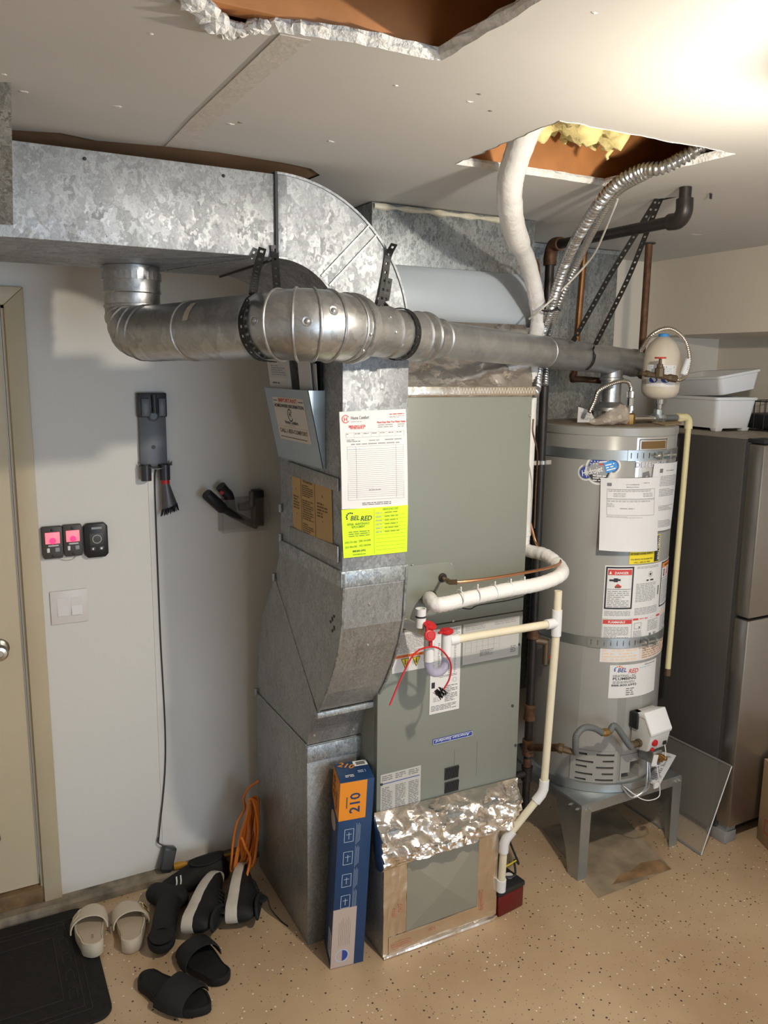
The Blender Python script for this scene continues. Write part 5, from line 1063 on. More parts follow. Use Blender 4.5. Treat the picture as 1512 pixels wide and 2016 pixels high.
# ================================================================ FRIDGE AND WHAT STANDS ROUND IT
mat('fridge_side', (0.088, 0.080, 0.074), 0.38, 0.25, var=0.06, vscale=3); mat('stainless', (0.36, 0.34, 0.32), 0.30, 0.95, var=0.05, vscale=2)
mat('kick_grey', (0.28, 0.28, 0.28), 0.5)
RX, RW = 2.719, 0.70
rf = thing('refrigerator', 'tall dark grey refrigerator with stainless doors beside the water heater', 'refrigerator', (RX+RW/2, 2.4, 0))
bm = NB(); box(bm, RX, RX+RW, 2.115, 2.80, 0.035, 1.695); obj('cabinet', bm, 'fridge_side', rf, bevel=0.006)
bm = NB(); box(bm, RX+0.004, RX+RW-0.004, 2.098, 2.116, 0.06, 1.685); obj('door_gasket', bm, 'seam_dark', rf)
zs = 0.985
for z0, z1 in ((0.085, zs-0.004), (zs+0.004, 1.680)):
    bm = NB(); box(bm, RX, RX+RW, 2.030, 2.099, z0, z1); d_ = obj('door', bm, 'stainless', rf, bevel=0.008)
    bm = NB(); zc5 = (z0+z1)/2; tube(bm, spl([(RX+RW-0.07, 2.03, zc5-0.2), (RX+RW-0.07, 1.985, zc5-0.18), (RX+RW-0.07, 1.98, zc5), (RX+RW-0.07, 1.985, zc5+0.18), (RX+RW-0.07, 2.03, zc5+0.2)], 4), 0.012, 12); obj('handle', bm, 'stainless', d_, smooth=True)
bm = NB(); box(bm, RX+0.004, RX+0.075, 2.05, 2.14, 0.0, 0.05); box(bm, RX+0.02, RX+0.075, 2.055, 2.14, 0.05, 0.078); obj('hinge_foot', bm, 'kick_grey', rf, bevel=0.003)
bm = NB(); box(bm, RX+0.08, RX+RW-0.02, 2.10, 2.12, 0.012, 0.08); obj('kick_plate', bm, 'black_plastic', rf)
bm = NB(); box(bm, RX+0.01, RX+0.10, 2.04, 2.115, 1.6815, 1.70); obj('top_hinge_cover', bm, 'black_plastic', rf, bevel=0.004)
mat('dust_top', (0.33, 0.29, 0.24), 0.7, var=0.2, vscale=30)
bm = NB(); box(bm, RX+0.012, RX+RW-0.012, 2.125, 2.79, 1.6952, 1.6968); obj('dusty_top', bm, 'dust_top', rf)
# storage bin, second bin tilted on it
def bin_(name, o, yaw, L, W, Hh, tilt, label, feet=True):
    o = Vector(o); M = Matrix.Translation(o) @ Matrix.Rotation(-yaw, 4, 'Z') @ tilt
    t = thing(name, label, 'bin', o)
    ins = 0.016; f = 0.014 if feet else 0.0
    def ringp(x0, x1, y0, y1, z, r=0.022, n=4):
        out = []
        for cx, cy, a0 in ((x1-r, y1-r, 0), (x0+r, y1-r, PI/2), (x0+r, y0+r, PI), (x1-r, y0+r, 1.5*PI)):
            for k in range(n+1): a = a0+PI/2*k/n; out.append(M @ Vector((cx+math.cos(a)*r, cy+math.sin(a)*r, z)))
        return out
    bm = NB(); loft(bm, [ringp(0, W, 0, L, f), ringp(-ins, W+ins, -ins, L+ins, Hh-0.012), ringp(-ins, W+ins, -ins, L+ins, Hh), ringp(-ins+0.004, W+ins-0.004, -ins+0.004, L+ins-0.004, Hh), ringp(0.004, W-0.004, 0.004, L-0.004, f+0.004)]); obj('tub', bm, 'plastic_white', t, smooth=True, sharp=40)
    bm = NB(); loft(bm, [ringp(-ins-0.001, W+ins+0.001, -ins-0.001, L+ins+0.001, Hh-0.013), ringp(-ins-0.006, W+ins+0.006, -ins-0.006, L+ins+0.006, Hh-0.011), ringp(-ins-0.006, W+ins+0.006, -ins-0.006, L+ins+0.006, Hh-0.001), ringp(-ins-0.001, W+ins+0.001, -ins-0.001, L+ins+0.001, Hh+0.001)], False); obj('rim', bm, 'plastic_white', t, smooth=True, sharp=30)
    if feet:
        for x in (0.0, W-0.04):
            for y in (0.0, L-0.04):
                bm = NB(); loft(bm, [[M @ Vector((x+0.02+dx*0.016, y+0.02+dy*0.016, 0)) for dx, dy in ((-1, -1), (1, -1), (1, 1), (-1, 1))], [M @ Vector((x+0.02+dx*0.02, y+0.02+dy*0.02, f+0.003)) for dx, dy in ((-1, -1), (1, -1), (1, 1), (-1, 1))]]); obj('foot', bm, 'plastic_white', t, bevel=0.003)
    return t
TZf = 1.697
b0 = onz(1409, 850, TZf)
bin_('storage_bin', (b0.x, b0.y, TZf), math.radians(8), 0.36, 0.185, 0.148, Matrix.Identity(4), 'white plastic storage bin with short feet standing on the refrigerator')
b1 = onz(1449, 783, TZf+0.15)
bin_('storage_bin', (b0.x+0.055, b0.y+0.03, TZf+0.156), math.radians(8), 0.33, 0.19, 0.085, Matrix.Rotation(math.radians(-9), 4, 'Y') @ Matrix.Rotation(math.radians(-2.0), 4, 'X'), 'shallow white plastic tray tilted on top of the footed storage bin', feet=False)
# wire basket
wbk = onz(1490, 845, TZf); 
wb = thing('wire_basket', 'thin black wire basket beside the white bins on the refrigerator', 'basket', (3.25, 2.35, TZf))
X0b, X1b, Y0b, Y1b, Zb = 3.150, 3.40, 2.22, 2.52, 0.13
bm = NB(); tube(bm, [(X0b, Y0b, TZf+Zb), (X1b, Y0b, TZf+Zb), (X1b, Y1b, TZf+Zb), (X0b, Y1b, TZf+Zb), (X0b, Y0b, TZf+Zb)], 0.003, 6); obj('rim_wire', bm, 'black_steel', wb)
bm = NB(); tube(bm, [(X0b, Y0b, TZf+0.004), (X1b, Y0b, TZf+0.004), (X1b, Y1b, TZf+0.004), (X0b, Y1b, TZf+0.004), (X0b, Y0b, TZf+0.004)], 0.003, 6); obj('base_wire', bm, 'black_steel', wb)
for k in range(7):
    for a in ((X0b+(X1b-X0b)*k/6, Y0b), (X0b, Y0b+(Y1b-Y0b)*k/6), (X0b+(X1b-X0b)*k/6, Y1b)):
        bm = NB(); tube(bm, [(a[0], a[1], TZf+0.004), (a[0], a[1], TZf+Zb)], 0.0018, 5); obj('upright_wire', bm, 'black_steel', wb)
bm = NB(); rotbox(bm, (X0b+0.11, Y0b+0.15, TZf+0.042), (0.19, 0.26, 0.066)); obj('dark_pouch', bm, 'black_plastic', label='black pouch lying inside the wire basket', cat='pouch', bevel=0.014)
# cardboard box at the frame edge
mat('cardboard', (0.36, 0.255, 0.15), 0.75, var=0.06, vscale=6)
cb0 = onz(1489, 1650, 0); cyaw = math.radians(-24)
cbx = thing('cardboard_box', 'brown cardboard carton standing on the floor before the refrigerator', 'box', (cb0.x+0.2, cb0.y-0.2, 0))
MC = Matrix.Translation((cb0.x, cb0.y, 0)) @ Matrix.Rotation(cyaw, 4, 'Z')
bm = NB(); box(bm, 0, 0.4, -0.5, 0, 0, 0.36, MC); obj('carton', bm, 'cardboard', cbx, bevel=0.003)
for x0, x1, nm in ((0, 0.2, 0), (0.201, 0.4, 0)):
    bm = NB(); box(bm, x0, x1, -0.5, 0, 0.361, 0.364, MC); obj('flap', bm, 'cardboard', cbx)
P = Print(lambda u, v, h: MC @ Vector((-h-0.001, -u, v))); P.outline(0.05, 0.06, 0.19, 0.12, 0.005, 'redink'); P.rect(0.115, 0.06, 0.12, 0.12, 'redink'); P.done(cbx, 'printed_marks')
# clear acrylic sheet leaning on the fridge side
def clear(name, tint, a, rough=0.06):
    m = bpy.data.materials.new(name); m.use_nodes = True; nt = m.node_tree; b = nt.nodes['Principled BSDF']; o = nt.nodes['Material Output']
    b.inputs['Base Color'].default_value = (*tint, 1); b.inputs['Roughness'].default_value = rough; b.inputs['Alpha'].default_value = a; MATS[name] = m; return m
clear('clear_acrylic', (0.42, 0.40, 0.36), 0.16)
mat('acrylic_edge', (0.18, 0.18, 0.18), 0.4)
q = [onz(1380, 1683, 0.004), onz(1228, 1574, 0.004), onx(1293, 1437, RX-0.006), onx(1440, 1509, RX-0.006)]
q[1] = Vector((q[0].x+0.01, q[1].y-0.02, 0.004)); 
a_ = (q[2]-q[3]).normalized()
bm = NB(); n_ = (q[1]-q[0]).cross(q[3]-q[0]).normalized()*0.003
prism(bm, q, n_); AC = obj('acrylic_sheet', bm, 'clear_acrylic', label='clear acrylic sheet leaning against the side of the refrigerator', cat='plastic sheet')
for a, b in ((q[3], q[2]), (q[0], q[1])):
    bm = NB(); tube(bm, [a+n_*0.5, b+n_*0.5], 0.0055, 4); obj('edge_strip', bm, 'acrylic_edge', AC)
bm = NB(); tube(bm, [q[0]+n_*0.5, q[3]+n_*0.5], 0.0026, 4); obj('cut_edge', bm, 'lightgrey', AC)

# ---- bag of papers on the heater top, card beside
clear('clear_poly', (0.72, 0.62, 0.52), 0.45, 0.15)
bm = NB(); rows = []; bo = [onz(x, y, HZ1+0.006) for x, y in ((1060, 838), (1195, 826))]
ax_ = Vector((0.145, 0.015, 0)); c0 = Vector((2.09, 2.27, HZ1+0.006))
for i in range(15):
    t = i/14; rw = []
    for k in range(12):
        a = 2*PI*k/12; hgt = 0.012+0.026*t**1.5*(1.2 if t < 0.97 else 0.6); wid = 0.034+0.01*math.sin(PI*t)
        cr = 1+0.35*noise.noise(Vector((i*0.9, k*1.3, 2)))
        rw.append(c0 + ax_*t + Vector((-0.1*math.cos(a)*wid, math.cos(a)*wid*cr, max(0.0008, hgt + math.sin(a)*hgt*cr))))
    rows.append(rw)
loft(bm, rows); obj('plastic_bag', bm, 'clear_poly', smooth=True, sharp=25, label='crumpled clear plastic bag lying on top of the water heater', cat='bag')
qm, qw, qh = quad_map((2.135, 2.425, HZ1+0.006), (2.205, 2.395, HZ1+0.006), (2.195, 2.42, HZ1+0.05), (2.15, 2.44, HZ1+0.065))
S_ = sheet('folded_card', qm, qw, qh, 'paper', None, 2, 2, 0.002, label='white folded card standing behind the plastic bag', cat='paper'); P = Print(qm); P.fine(0.012, 0.01, qw-0.012, qh*0.7, 5); P.done(S_)
bm = NB(); prism(bm, [(HC.x+0.06, HC.y-0.235, HZ1+0.0045), (HC.x+0.20, HC.y-0.19, HZ1+0.0045), (HC.x+0.275, HC.y-0.10, HZ1+0.010), (HC.x+0.15, HC.y-0.06, HZ1+0.006)], (0, 0, 0.002)); obj('cardboard_scrap', bm, 'cardboard', label='flat cardboard scrap lying on the heater top under the pipe fittings', cat='cardboard')

# ================================================================ LINES FROM THE CEILING OPENING
mat('white_wrap', (0.80, 0.78, 0.76), 0.28, bump=0.25, bscale=55, spec=0.5)
mat('insul_white', (0.74, 0.72, 0.68), 0.5, bump=0.3, bscale=70)
CX_, CY_ = 1.80, 2.300
ls = thing('insulated_line', 'white-wrapped refrigerant line bending out of the ceiling opening down past the furnace', 'pipe', (1.75, 2.25, 1.25))
pts = [Vector((1.30, 1.52, 2.62)), Vector((1.235, 1.60, 2.53)), ony(1013, 322, 1.70), ony(1003, 385, 1.78), ony(1013, 455, 1.92), ony(1040, 520, 2.09), Vector((1.735, 2.20, 2.18)), Vector((1.79, 2.255, 2.11)), Vector((CX_, CY_, 2.04))]
S = spl(pts, 10); rr_ = [0.033*(1+0.07*noise.noise(Vector((i*0.35, 0, 0)))+0.02*math.sin(i*2.4)) * (1 if i < 45 else 0.8) for i in range(len(S))]
bm = NB(); tube(bm, S, rr_, 16); obj('upper_bend', bm, 'white_wrap', ls, smooth=True)
bm = NB(); D_ = dens([(CX_, CY_, 2.05), (CX_, CY_, 1.36)], 0.03); tube(bm, D_, [0.026*(1+0.06*noise.noise(Vector((i*0.7, 3, 0)))) for i in range(len(D_))], 14); obj('upright_run', bm, 'insul_white', ls, smooth=True)
pts = [Vector((CX_, CY_, 1.38)), Vector((CX_+0.005, CY_-0.005, 1.31)), ony(1075, 1093, 2.20), ony(1104, 1118, 2.11), ony(1101, 1134, 2.05), ony(1060, 1150, 2.035), ony(1000, 1161, 2.035), ony(930, 1176, 2.04), ony(880, 1188, 2.045), ony(858, 1190, 2.06), ony(848, 1182, 2.10), Vector((G2.x, FY-0.003, G2.z))]
S = dens(spl(pts, 8), 0.008); bm = NB(); tube(bm, S, [0.0235*(1+0.07*noise.noise(Vector((i*0.4, 9, 0)))+0.02*math.sin(i*1.9)) for i in range(len(S))], 16); obj('lower_bend', bm, 'white_wrap', ls, smooth=True)
for k, x in enumerate((905, 938, 972, 1003, 1030)):      # twisted ties standing off the wrap
    p = ony(x, 1172-0.17*(x-930), 2.037); bm = NB(); torus(bm, p, (1, 0, 0.02), 0.0245, 0.002, 18, 5); tube(bm, [p+Vector((0, -0.006, 0.024)), p+Vector((-0.004, -0.012, 0.036))], 0.0025, 5); obj('cable_tie', bm, 'plastic_white', ls)
cl = thing('copper_line', 'thin bright copper tube running along the white-wrapped line into the furnace grommet', 'pipe', (1.6, 2.05, 1.2))
pts = [Vector((G1.x, FY-0.004, G1.z)), ony(876, 1140, 2.12), ony(886, 1146, 2.06), ony(930, 1143, 2.035), ony(1000, 1133, 2.025), ony(1070, 1120, 2.03), ony(1103, 1108, 2.10), ony(1092, 1094, 2.17), ony(1070, 1086, 2.215), Vector((CX_+0.03, CY_-0.02, 1.36)), Vector((CX_-0.028, CY_-0.014, 1.6)), Vector((CX_-0.028, CY_-0.014, 2.0))]
bm = NB(); tube(bm, spl(pts, 8), 0.0048, 10); obj('tube', bm, 'copper_bright', cl, smooth=True)
bm = NB(); tube(bm, [ony(880, 1143, 2.09), ony(886, 1146, 2.055), ony(900, 1146, 2.04)], 0.0085, 10); obj('strainer', bm, 'old_brass', cl, smooth=True)
bm = NB(); tube(bm, spl([ony(1033, 488, 2.03), ony(1040, 505, 2.07), ony(1058, 515, 2.12), ony(1062, 545, 2.17)], 6), 0.0045, 8); obj('bare_end', bm, 'copper_old', cl, smooth=True)
# flexible metal conduits
mat('conduit', (0.45, 0.45, 0.45), 0.3, 0.9)
corrugated('flexible_conduit', [Vector((1.74, 1.45, 2.545)), ony(1318, 325, 1.545), ony(1262, 335, 1.62), ony(1205, 370, 1.71), ony(1150, 445, 1.86), ony(1112, 520, 2.04), ony(1085, 605, 2.17), Vector((1.83, 2.285, 2.075)), Vector((1.85, 2.318, 1.99)), Vector((1.80, 2.262, 1.90)), ony(1052, 775, 2.21)], 0.0178, 'conduit', None, 0.0125, 0.36, label='thick ribbed metal conduit curving from the ceiling opening down to the furnace', cat='conduit')
corrugated('flexible_conduit', [Vector((1.72, 1.50, 2.53)), ony(1290, 335, 1.60), ony(1215, 378, 1.75), ony(1172, 445, 1.90), ony(1135, 520, 2.08), ony(1098, 600, 2.18), Vector((1.88, 2.31, 2.075)), Vector((1.897, 2.338, 1.99)), Vector((1.86, 2.29, 1.90))], 0.0128, 'conduit', None, 0.011, 0.36, label='slimmer ribbed metal conduit behind the thick one', cat='conduit')
mat('cable_white', (0.52, 0.50, 0.45), 0.45)
bm = NB(); tube(bm, spl([ony(1216, 392, 1.80), ony(1205, 420, 1.84), ony(1175, 490, 1.98), ony(1150, 525, 2.06), ony(1105, 572, 2.12), ony(1070, 605, 2.14), ony(1042, 628, 2.20)], 8), 0.0033, 8); obj('white_cable', bm, 'cable_white', smooth=True, label='thin white cable drooping beside the metal conduits', cat='cable')
bm = NB(); torus(bm, ony(1082, 608, 2.17), (0.3, 0.2, -1), 0.026, 0.0032, 20, 6); tube(bm, [ony(1094, 606, 2.15), ony(1104, 612, 2.14)], 0.003, 6); obj('cable_tie', bm, 'black_plastic', label='black cable tie bundling the metal conduits', cat='cable tie')
bm = NB(); tube(bm, spl([ony(902, 1195, 2.16), ony(925, 1199, 2.15), ony(940, 1192, 2.15), ony(975, 1186, 2.15), ony(1000, 1182, 2.155), ony(1033, 1174, 2.165)], 6), 0.002, 6); obj('thermostat_wire', bm, 'black_plastic', smooth=True, label='thin black wire sagging across the furnace below the wrapped line', cat='wire')
bm = NB(); tube(bm, spl([ony(1050, 825, 2.17), ony(1049, 850, 2.165), ony(1056, 880, 2.17), ony(1058, 905, 2.2), ony(1055, 960, 2.24), ony(1052, 1040, 2.24)], 6), 0.003, 6); obj('thermostat_wire', bm, 'rust_pipe', smooth=True, label='brown wire hanging at the furnace corner beside the gas pipe', cat='wire')
# fibreglass in the opening
mat('fibreglass', (0.84, 0.70, 0.32), 0.95, var=0.22, vscale=14, bump=0.6, bscale=40)
bm = NB(); NXI, NYI = 46, 22; top = []; bot = []
for j in range(NYI+1):
    a = []; b = []
    for i in range(NXI+1):
        x = 1.16+0.48*i/NXI; y = 1.455+0.29*j/NYI; e = min(1, i/4, (NXI-i)/4, j/3, (NYI-j)/3)
        d = 0.055*noise.noise(Vector((x*11, y*11, 1))) + 0.03*noise.noise(Vector((x*26, y*26, 5))) + 0.02*noise.noise(Vector((x*60, y*60, 8)))
        a.append(Vector((x, y, 2.70))); b.append(Vector((x, y, 2.530 - d - 0.02*j/NYI + (1-e)*0.07 + 0.05*max(0, (x-1.45)/0.19))))
    top.append(a); bot.append(b)
loft(bm, top, False, False); loft(bm, bot, False, False)
for e0, e1 in ((top[0], bot[0]), (top[-1], bot[-1]), ([r[0] for r in top], [r[0] for r in bot]), ([r[-1] for r in top], [r[-1] for r in bot])): loft(bm, [e0, e1], False, False)
bmesh.ops.remove_doubles(bm, verts=bm.verts, dist=1e-5)
FG = obj('insulation_batt', bm, 'fibreglass', smooth=True, sharp=80, label='ragged yellow fibreglass batt hanging inside the ceiling opening', cat='insulation')
for k, (x, y, L) in enumerate(((1198, 285, 0.075), (1112, 275, 0.05))):
    p = ony(x, y-8, 1.66); bm = NB(); q_ = [p+Vector((0.012*noise.noise(Vector((i*0.9, k, 0))), 0.012*noise.noise(Vector((i*0.9, k, 5))), 0.03-L*i/8)) for i in range(9)]
    tube(bm, q_, [0.02*(1-i/10)*(1+0.5*noise.noise(Vector((i*1.7, k*3, 1)))) for i in range(9)], 9); obj('hanging_tuft', bm, 'fibreglass', FG, smooth=True)
# cable lying across the first opening
bm = NB(); tube(bm, spl([Vector((0.50, 1.17, 2.52)), Vector((0.60, 1.15, 2.495)), Vector((0.70, 1.09, 2.505)), Vector((0.80, 1.02, 2.54)), Vector((0.9, 0.95, 2.56))], 8), 0.0045, 8); obj('romex_cable', bm, 'cable_white', smooth=True, label='white cable crossing inside the torn ceiling opening', cat='cable')

# ================================================================ CONDENSATE DRAIN
clear('clear_pvc', (0.45, 0.43, 0.58), 0.62, 0.08)
TY = 2.03
ct_ = thing('condensate_trap', 'clear u-shaped drain trap with white pvc legs and red caps on the furnace front', 'drain trap', ony(865, 1325, TY))
tl_ = ony(845, 1260, TY); tr2 = ony(879, 1262, TY); xl, xr2 = tl_.x, tr2.x
st0 = ony(797, 1226, FY-0.002); sz = ony(836, 1250, TY).z
bm = NB(); tube(bm, [Vector((xl-0.035, FY-0.001, sz+0.012)), Vector((xl, TY, sz))], 0.0135, 16); obj('inlet_stub', bm, 'pvc_aged', ct_, smooth=True)
bm = NB(); d_ = (Vector((xl, TY, sz))-Vector((xl-0.035, FY, sz+0.012))).normalized(); lathe(bm, Vector((xl-0.035, FY, sz+0.012))+d_*0.045, d_, [(0, 0.0145), (0.001, 0.0175), (0.05, 0.0175), (0.06, 0.017)], 18); obj('coupling', bm, 'pvc_white', ct_, smooth=True, sharp=40)
z_cup = ony(831, 1202, TY).z; z_lo = ony(850, 1300, TY).z; zu = ony(868, 1330, TY).z
bm = NB(); lathe(bm, (xl-0.02, TY+0.02, sz+0.02), (0, 0, 1), [(0, 0.0165), (z_cup-sz-0.022, 0.0165), (z_cup-sz-0.02, 0.017), (z_cup-sz-0.02, 0.013), (z_cup-sz-0.05, 0.012)], 20); cu = obj('vent_cup', bm, 'pvc_white', ct_, smooth=True, sharp=40)
bm = NB(); lathe(bm, (xl-0.02, TY+0.02, z_cup-0.028), (0, 0, 1), [(0, 0.0168), (0.006, 0.0168)], 20, cap=False); obj('printed_band', bm, 'ink', cu)
bm = NB(); cyl(bm, (xl, TY, sz+0.024), (xl, TY, z_lo), 0.0165, seg=20); obj('left_leg', bm, 'pvc_white', ct_, smooth=True)
zr_t = ony(875, 1247, TY).z; zr_b = ony(884, 1290, TY).z
bm = NB(); cyl(bm, (xr2, TY, zr_t), (xr2, TY, zr_b), 0.0165, seg=20); obj('right_leg', bm, 'pvc_white', ct_, smooth=True)
ub = [Vector((xl, TY, z_lo+0.012)), Vector((xl, TY, z_lo-0.012))]; R_u = (xr2-xl)/2
ub += [Vector((xl+R_u-R_u*math.cos(PI*k/10), TY, z_lo-0.012-R_u*1.0*math.sin(PI*k/10))) for k in range(1, 10)] + [Vector((xr2, TY, z_lo-0.012)), Vector((xr2, TY, zr_b+0.01))]
bm = NB(); tube(bm, ub, 0.0145, 18); obj('clear_bend', bm, 'clear_pvc', ct_, smooth=True, label='clear lilac plastic u-bend')
# red caps
def redcap(c, ax, r=0.0215):
    bm = NB(); lathe(bm, c, ax, [(-0.004, r*0.8), (0, r), (0.005, r), (0.007, r*0.8), (0.007, r*0.6), (0.009, r*0.55), (0.009, 0.001)], 20); return obj('red_cap', bm, 'red_plastic', ct_, smooth=True, sharp=35)
redcap(Vector((xl-0.002, TY-0.004, sz+0.028)), (0.15, -0.35, 0.9)); redcap(Vector((xr2, TY, zr_t+0.004)), (-0.08, -0.12, 1))
redcap(ony(846, 1251, TY-0.02), (-0.2, -1, 0.35), 0.018)
bm = NB(); rotbox(bm, ony(842, 1239, TY-0.016), (0.013, 0.006, 0.02)); obj('cap_hinge', bm, 'red_plastic', ct_)
bm = NB(); rotbox(bm, ony(848, 1268, TY-0.02), (0.010, 0.005, 0.018)); obj('cap_tab', bm, 'red_plastic', ct_)
bm = NB(); rotbox(bm, Vector((xr2-0.022, TY-0.004, zr_t+0.006)), (0.02, 0.008, 0.006)); obj('cap_tab', bm, 'red_plastic', ct_)
# brush on red wire
br = thing('trap_brush', 'red wire trap brush with black bristles hanging over the drain trap', 'brush', ony(866, 1365, TY-0.02))
bm = NB(); tube(bm, spl([ony(767, 1389, TY-0.06), ony(790, 1335, TY-0.05), ony(815, 1288, TY-0.035), ony(843, 1274, TY-0.024), ony(868, 1279, TY-0.024), ony(887, 1305, TY-0.024), ony(885, 1335, TY-0.024), ony(873, 1358, TY-0.024)], 8), 0.0028, 8); obj('red_wire', bm, 'red_plastic', br, smooth=True)
bm = NB(); bc = ony(867, 1364, TY-0.024); bd_ = (ony(858, 1372, TY-0.024)-ony(873, 1358, TY-0.024)).normalized(); rnd = random.Random(4)
for k in range(110):
    t = rnd.random()*0.026-0.013; a = rnd.random()*2*PI; x_, y_, _ = frame(bd_); d = (x_*math.cos(a)+y_*math.sin(a)); p = bc+bd_*t; tube(bm, [p, p+d*0.017+bd_*rnd.uniform(-0.004, 0.004)], 0.0011, 3)
obj('bristles', bm, 'black_plastic', br, kind='stuff')
# pvc drain
pv_ = thing('drain_pipe', 'cream and white pvc condensate pipe running across and down into the red pump', 'pipe', (1.75, 2.05, 0.1))
hz_ = ony(885, 1261, TY).z; te_ = ony(1096, 1226, TY); 
bm = NB(); lathe(bm, (xr2, TY, hz_), (1, 0, 0), [(0.01, 0.0165), (0.04, 0.0165), (0.04, 0.0135)], 18); obj('outlet_socket', bm, 'pvc_white', pv_, smooth=True, sharp=40)
bm = NB(); cyl(bm, (xr2+0.03, TY, hz_), (te_.x-0.02, TY, te_.z), 0.0133, seg=18); obj('cross_run', bm, 'pvc_aged', pv_, smooth=True)
tx, tz = te_.x, te_.z
bm = NB(); lathe(bm, (tx, TY, tz-0.045), (0, 0, 1), [(0, 0.0135), (0, 0.017), (0.09, 0.017), (0.09, 0.0135)], 18); lathe(bm, (tx, TY, tz), (-1, 0, 0), [(0, 0.017), (0.045, 0.017), (0.045, 0.0135)], 18); obj('tee', bm, 'pvc_white', pv_, smooth=True, sharp=40)
tt = ony(1101, 1163, TY).z; bm = NB(); cyl(bm, (tx, TY, tz+0.04), (tx, TY, tt), 0.0133, seg=18); obj('vent_stub', bm, 'pvc_aged', pv_, smooth=True)
e1 = ony(1078, 1556, TY+0.02); e2 = ony(993, 1655, TY+0.06); e3 = ony(986, 1752, TY+0.075)
e1 = Vector((tx-0.004, TY+0.02, e1.z)); 
bm = NB(); cyl(bm, (tx, TY, tz-0.04), e1, 0.0133, seg=18); obj('down_run', bm, 'pvc_aged', pv_, smooth=True)
def elbow45(a, c, b, nm='elbow_45'):
    bm = NB(); d0 = (a-c).normalized(); d1_ = (b-c).normalized(); S = [c+d0*0.045, c+d0*0.012, c+d1_*0.012, c+d1_*0.045]; tube(bm, S, 0.0172, 18); obj(nm, bm, 'pvc_white', pv_, smooth=True, sharp=50)
elbow45(Vector((tx, TY, tz)), e1, e2); bm = NB(); cyl(bm, e1, e2, 0.0133, seg=18); obj('slant_run', bm, 'pvc_aged', pv_, smooth=True)
elbow45(e1, e2, e3); bm = NB(); cyl(bm, e2, e3, 0.0133, seg=18); obj('pump_drop', bm, 'pvc_aged', pv_, smooth=True)
d_ = (e3-e2).normalized(); bm = NB(); lathe(bm, e3-d_*0.045, d_, [(0, 0.0135), (0, 0.0172), (0.046, 0.0172), (0.046, 0.012)], 18); obj('pump_socket', bm, 'pvc_white', pv_, smooth=True, sharp=40)
# pump
mat('pump_red', (0.12, 0.008, 0.007), 0.25, spec=0.5)
pf, pr_ = onz(981, 1808), onz(1030, 1783); pd = (pr_-pf).normalized(); pn = Vector((-pd.y, pd.x, 0)); PL = (pr_-pf).length
MP = Matrix((pd.to_4d(), pn.to_4d(), Vector((0, 0, 1, 0)), Vector((0, 0, 0, 1)))).transposed(); MP[0][3], MP[1][3], MP[2][3] = pf; MP[3] = (0, 0, 0, 1)
pm = thing('condensate_pump', 'small dark red condensate pump with a black lid on the floor beside the furnace base', 'pump', pf)
bm = NB(); box(bm, 0, PL, 0, 0.19, 0, 0.082, MP); obj('reservoir', bm, 'pump_red', pm, bevel=0.006)
bm = NB(); box(bm, -0.003, PL+0.003, -0.003, 0.193, 0.083, 0.104, MP); obj('lid', bm, 'black_plastic', pm, bevel=0.005)
bm = NB(); box(bm, 0.03, PL-0.03, 0.06, 0.16, 0.105, 0.17, MP); obj('motor_cover', bm, 'black_plastic', pm, bevel=0.010)
bm = NB(); lathe(bm, MP @ Vector((PL-0.03, 0.05, 0.1042)), (0, 0, 1), [(0, 0.016), (0.004, 0.016), (0.004, 0.001)], 16); obj('lid_plug', bm, 'plastic_white', pm)
bm = NB(); tube(bm, spl([MP @ Vector((PL*0.5, 0.05, 0.112)), MP @ Vector((PL-0.02, 0.03, 0.115)), MP @ Vector((PL+0.005, 0.06, 0.15)), ony(1021, 1700, 2.19), ony(1008, 1668, 2.20), ony(998, 1640, 2.21), ony(992, 1610, 2.24)], 8), 0.0042, 8); obj('power_cord', bm, 'black_plastic', pm, smooth=True)
mat('yellow_tie', (0.75, 0.60, 0.05), 0.4)
bm = NB(); tube(bm, [ony(996, 1706, 2.12), ony(1016, 1694, 2.18)], 0.003, 6); obj('yellow_tie', bm, 'yellow_tie', pm)
bm = NB(); tube(bm, spl([ony(1012, 1580, 2.2), ony(1012, 1598, 2.19), ony(1006, 1615, 2.18), ony(997, 1632, 2.17)], 6), 0.0016, 5); obj('yellow_wire', bm, 'yellow_tie', pm, smooth=True)
# ================================================================ PAPERS, STICKERS, FILTER BOX
# ---- stickers on the furnace (parts of the furnace)
def fq(pts, Y=None): return [ony(x, y, Y or FY-0.0015) for x, y in pts]   # tl tr br bl
def fsheet(name, px, m, parent, label=None):
    tl, tr, br_, bl = fq(px); zt1 = (tl.z+tr.z)/2; zb1 = (bl.z+br_.z)/2; x0 = (tl.x+bl.x)/2; x1 = (tr.x+br_.x)/2
    mp = plane_map((x0, FY-0.0016, zb1), (1, 0, 0), (0, 0, 1)); S_ = sheet(name, mp, x1-x0, zt1-zb1, m, parent, 1, 1, 0.001, label=label); return S_, mp, x1-x0, zt1-zb1
mat('label_grey', (0.50, 0.49, 0.46), 0.45)
S_, mp, w_, h_ = fsheet('wiring_diagram', ((911, 1229), (1023, 1213), (1020, 1290), (911, 1309)), 'label_grey', LP, 'pale wiring diagram sticker')
P = Print(mp); P.outline(0.004, 0.004, w_-0.004, h_-0.004, 0.001, 'lightgrey'); P.fine(0.01, h_*0.83, w_*0.4, h_*0.95, 3); P.fine(w_*0.55, h_*0.86, w_*0.95, h_*0.95, 2); P.fine(0.012, h_*0.66, w_*0.75, h_*0.72, 1)
for k in range(7): P.rect(0.01+k*w_*0.1, h_*0.25, 0.011+k*w_*0.1, h_*0.6, 'greyink')
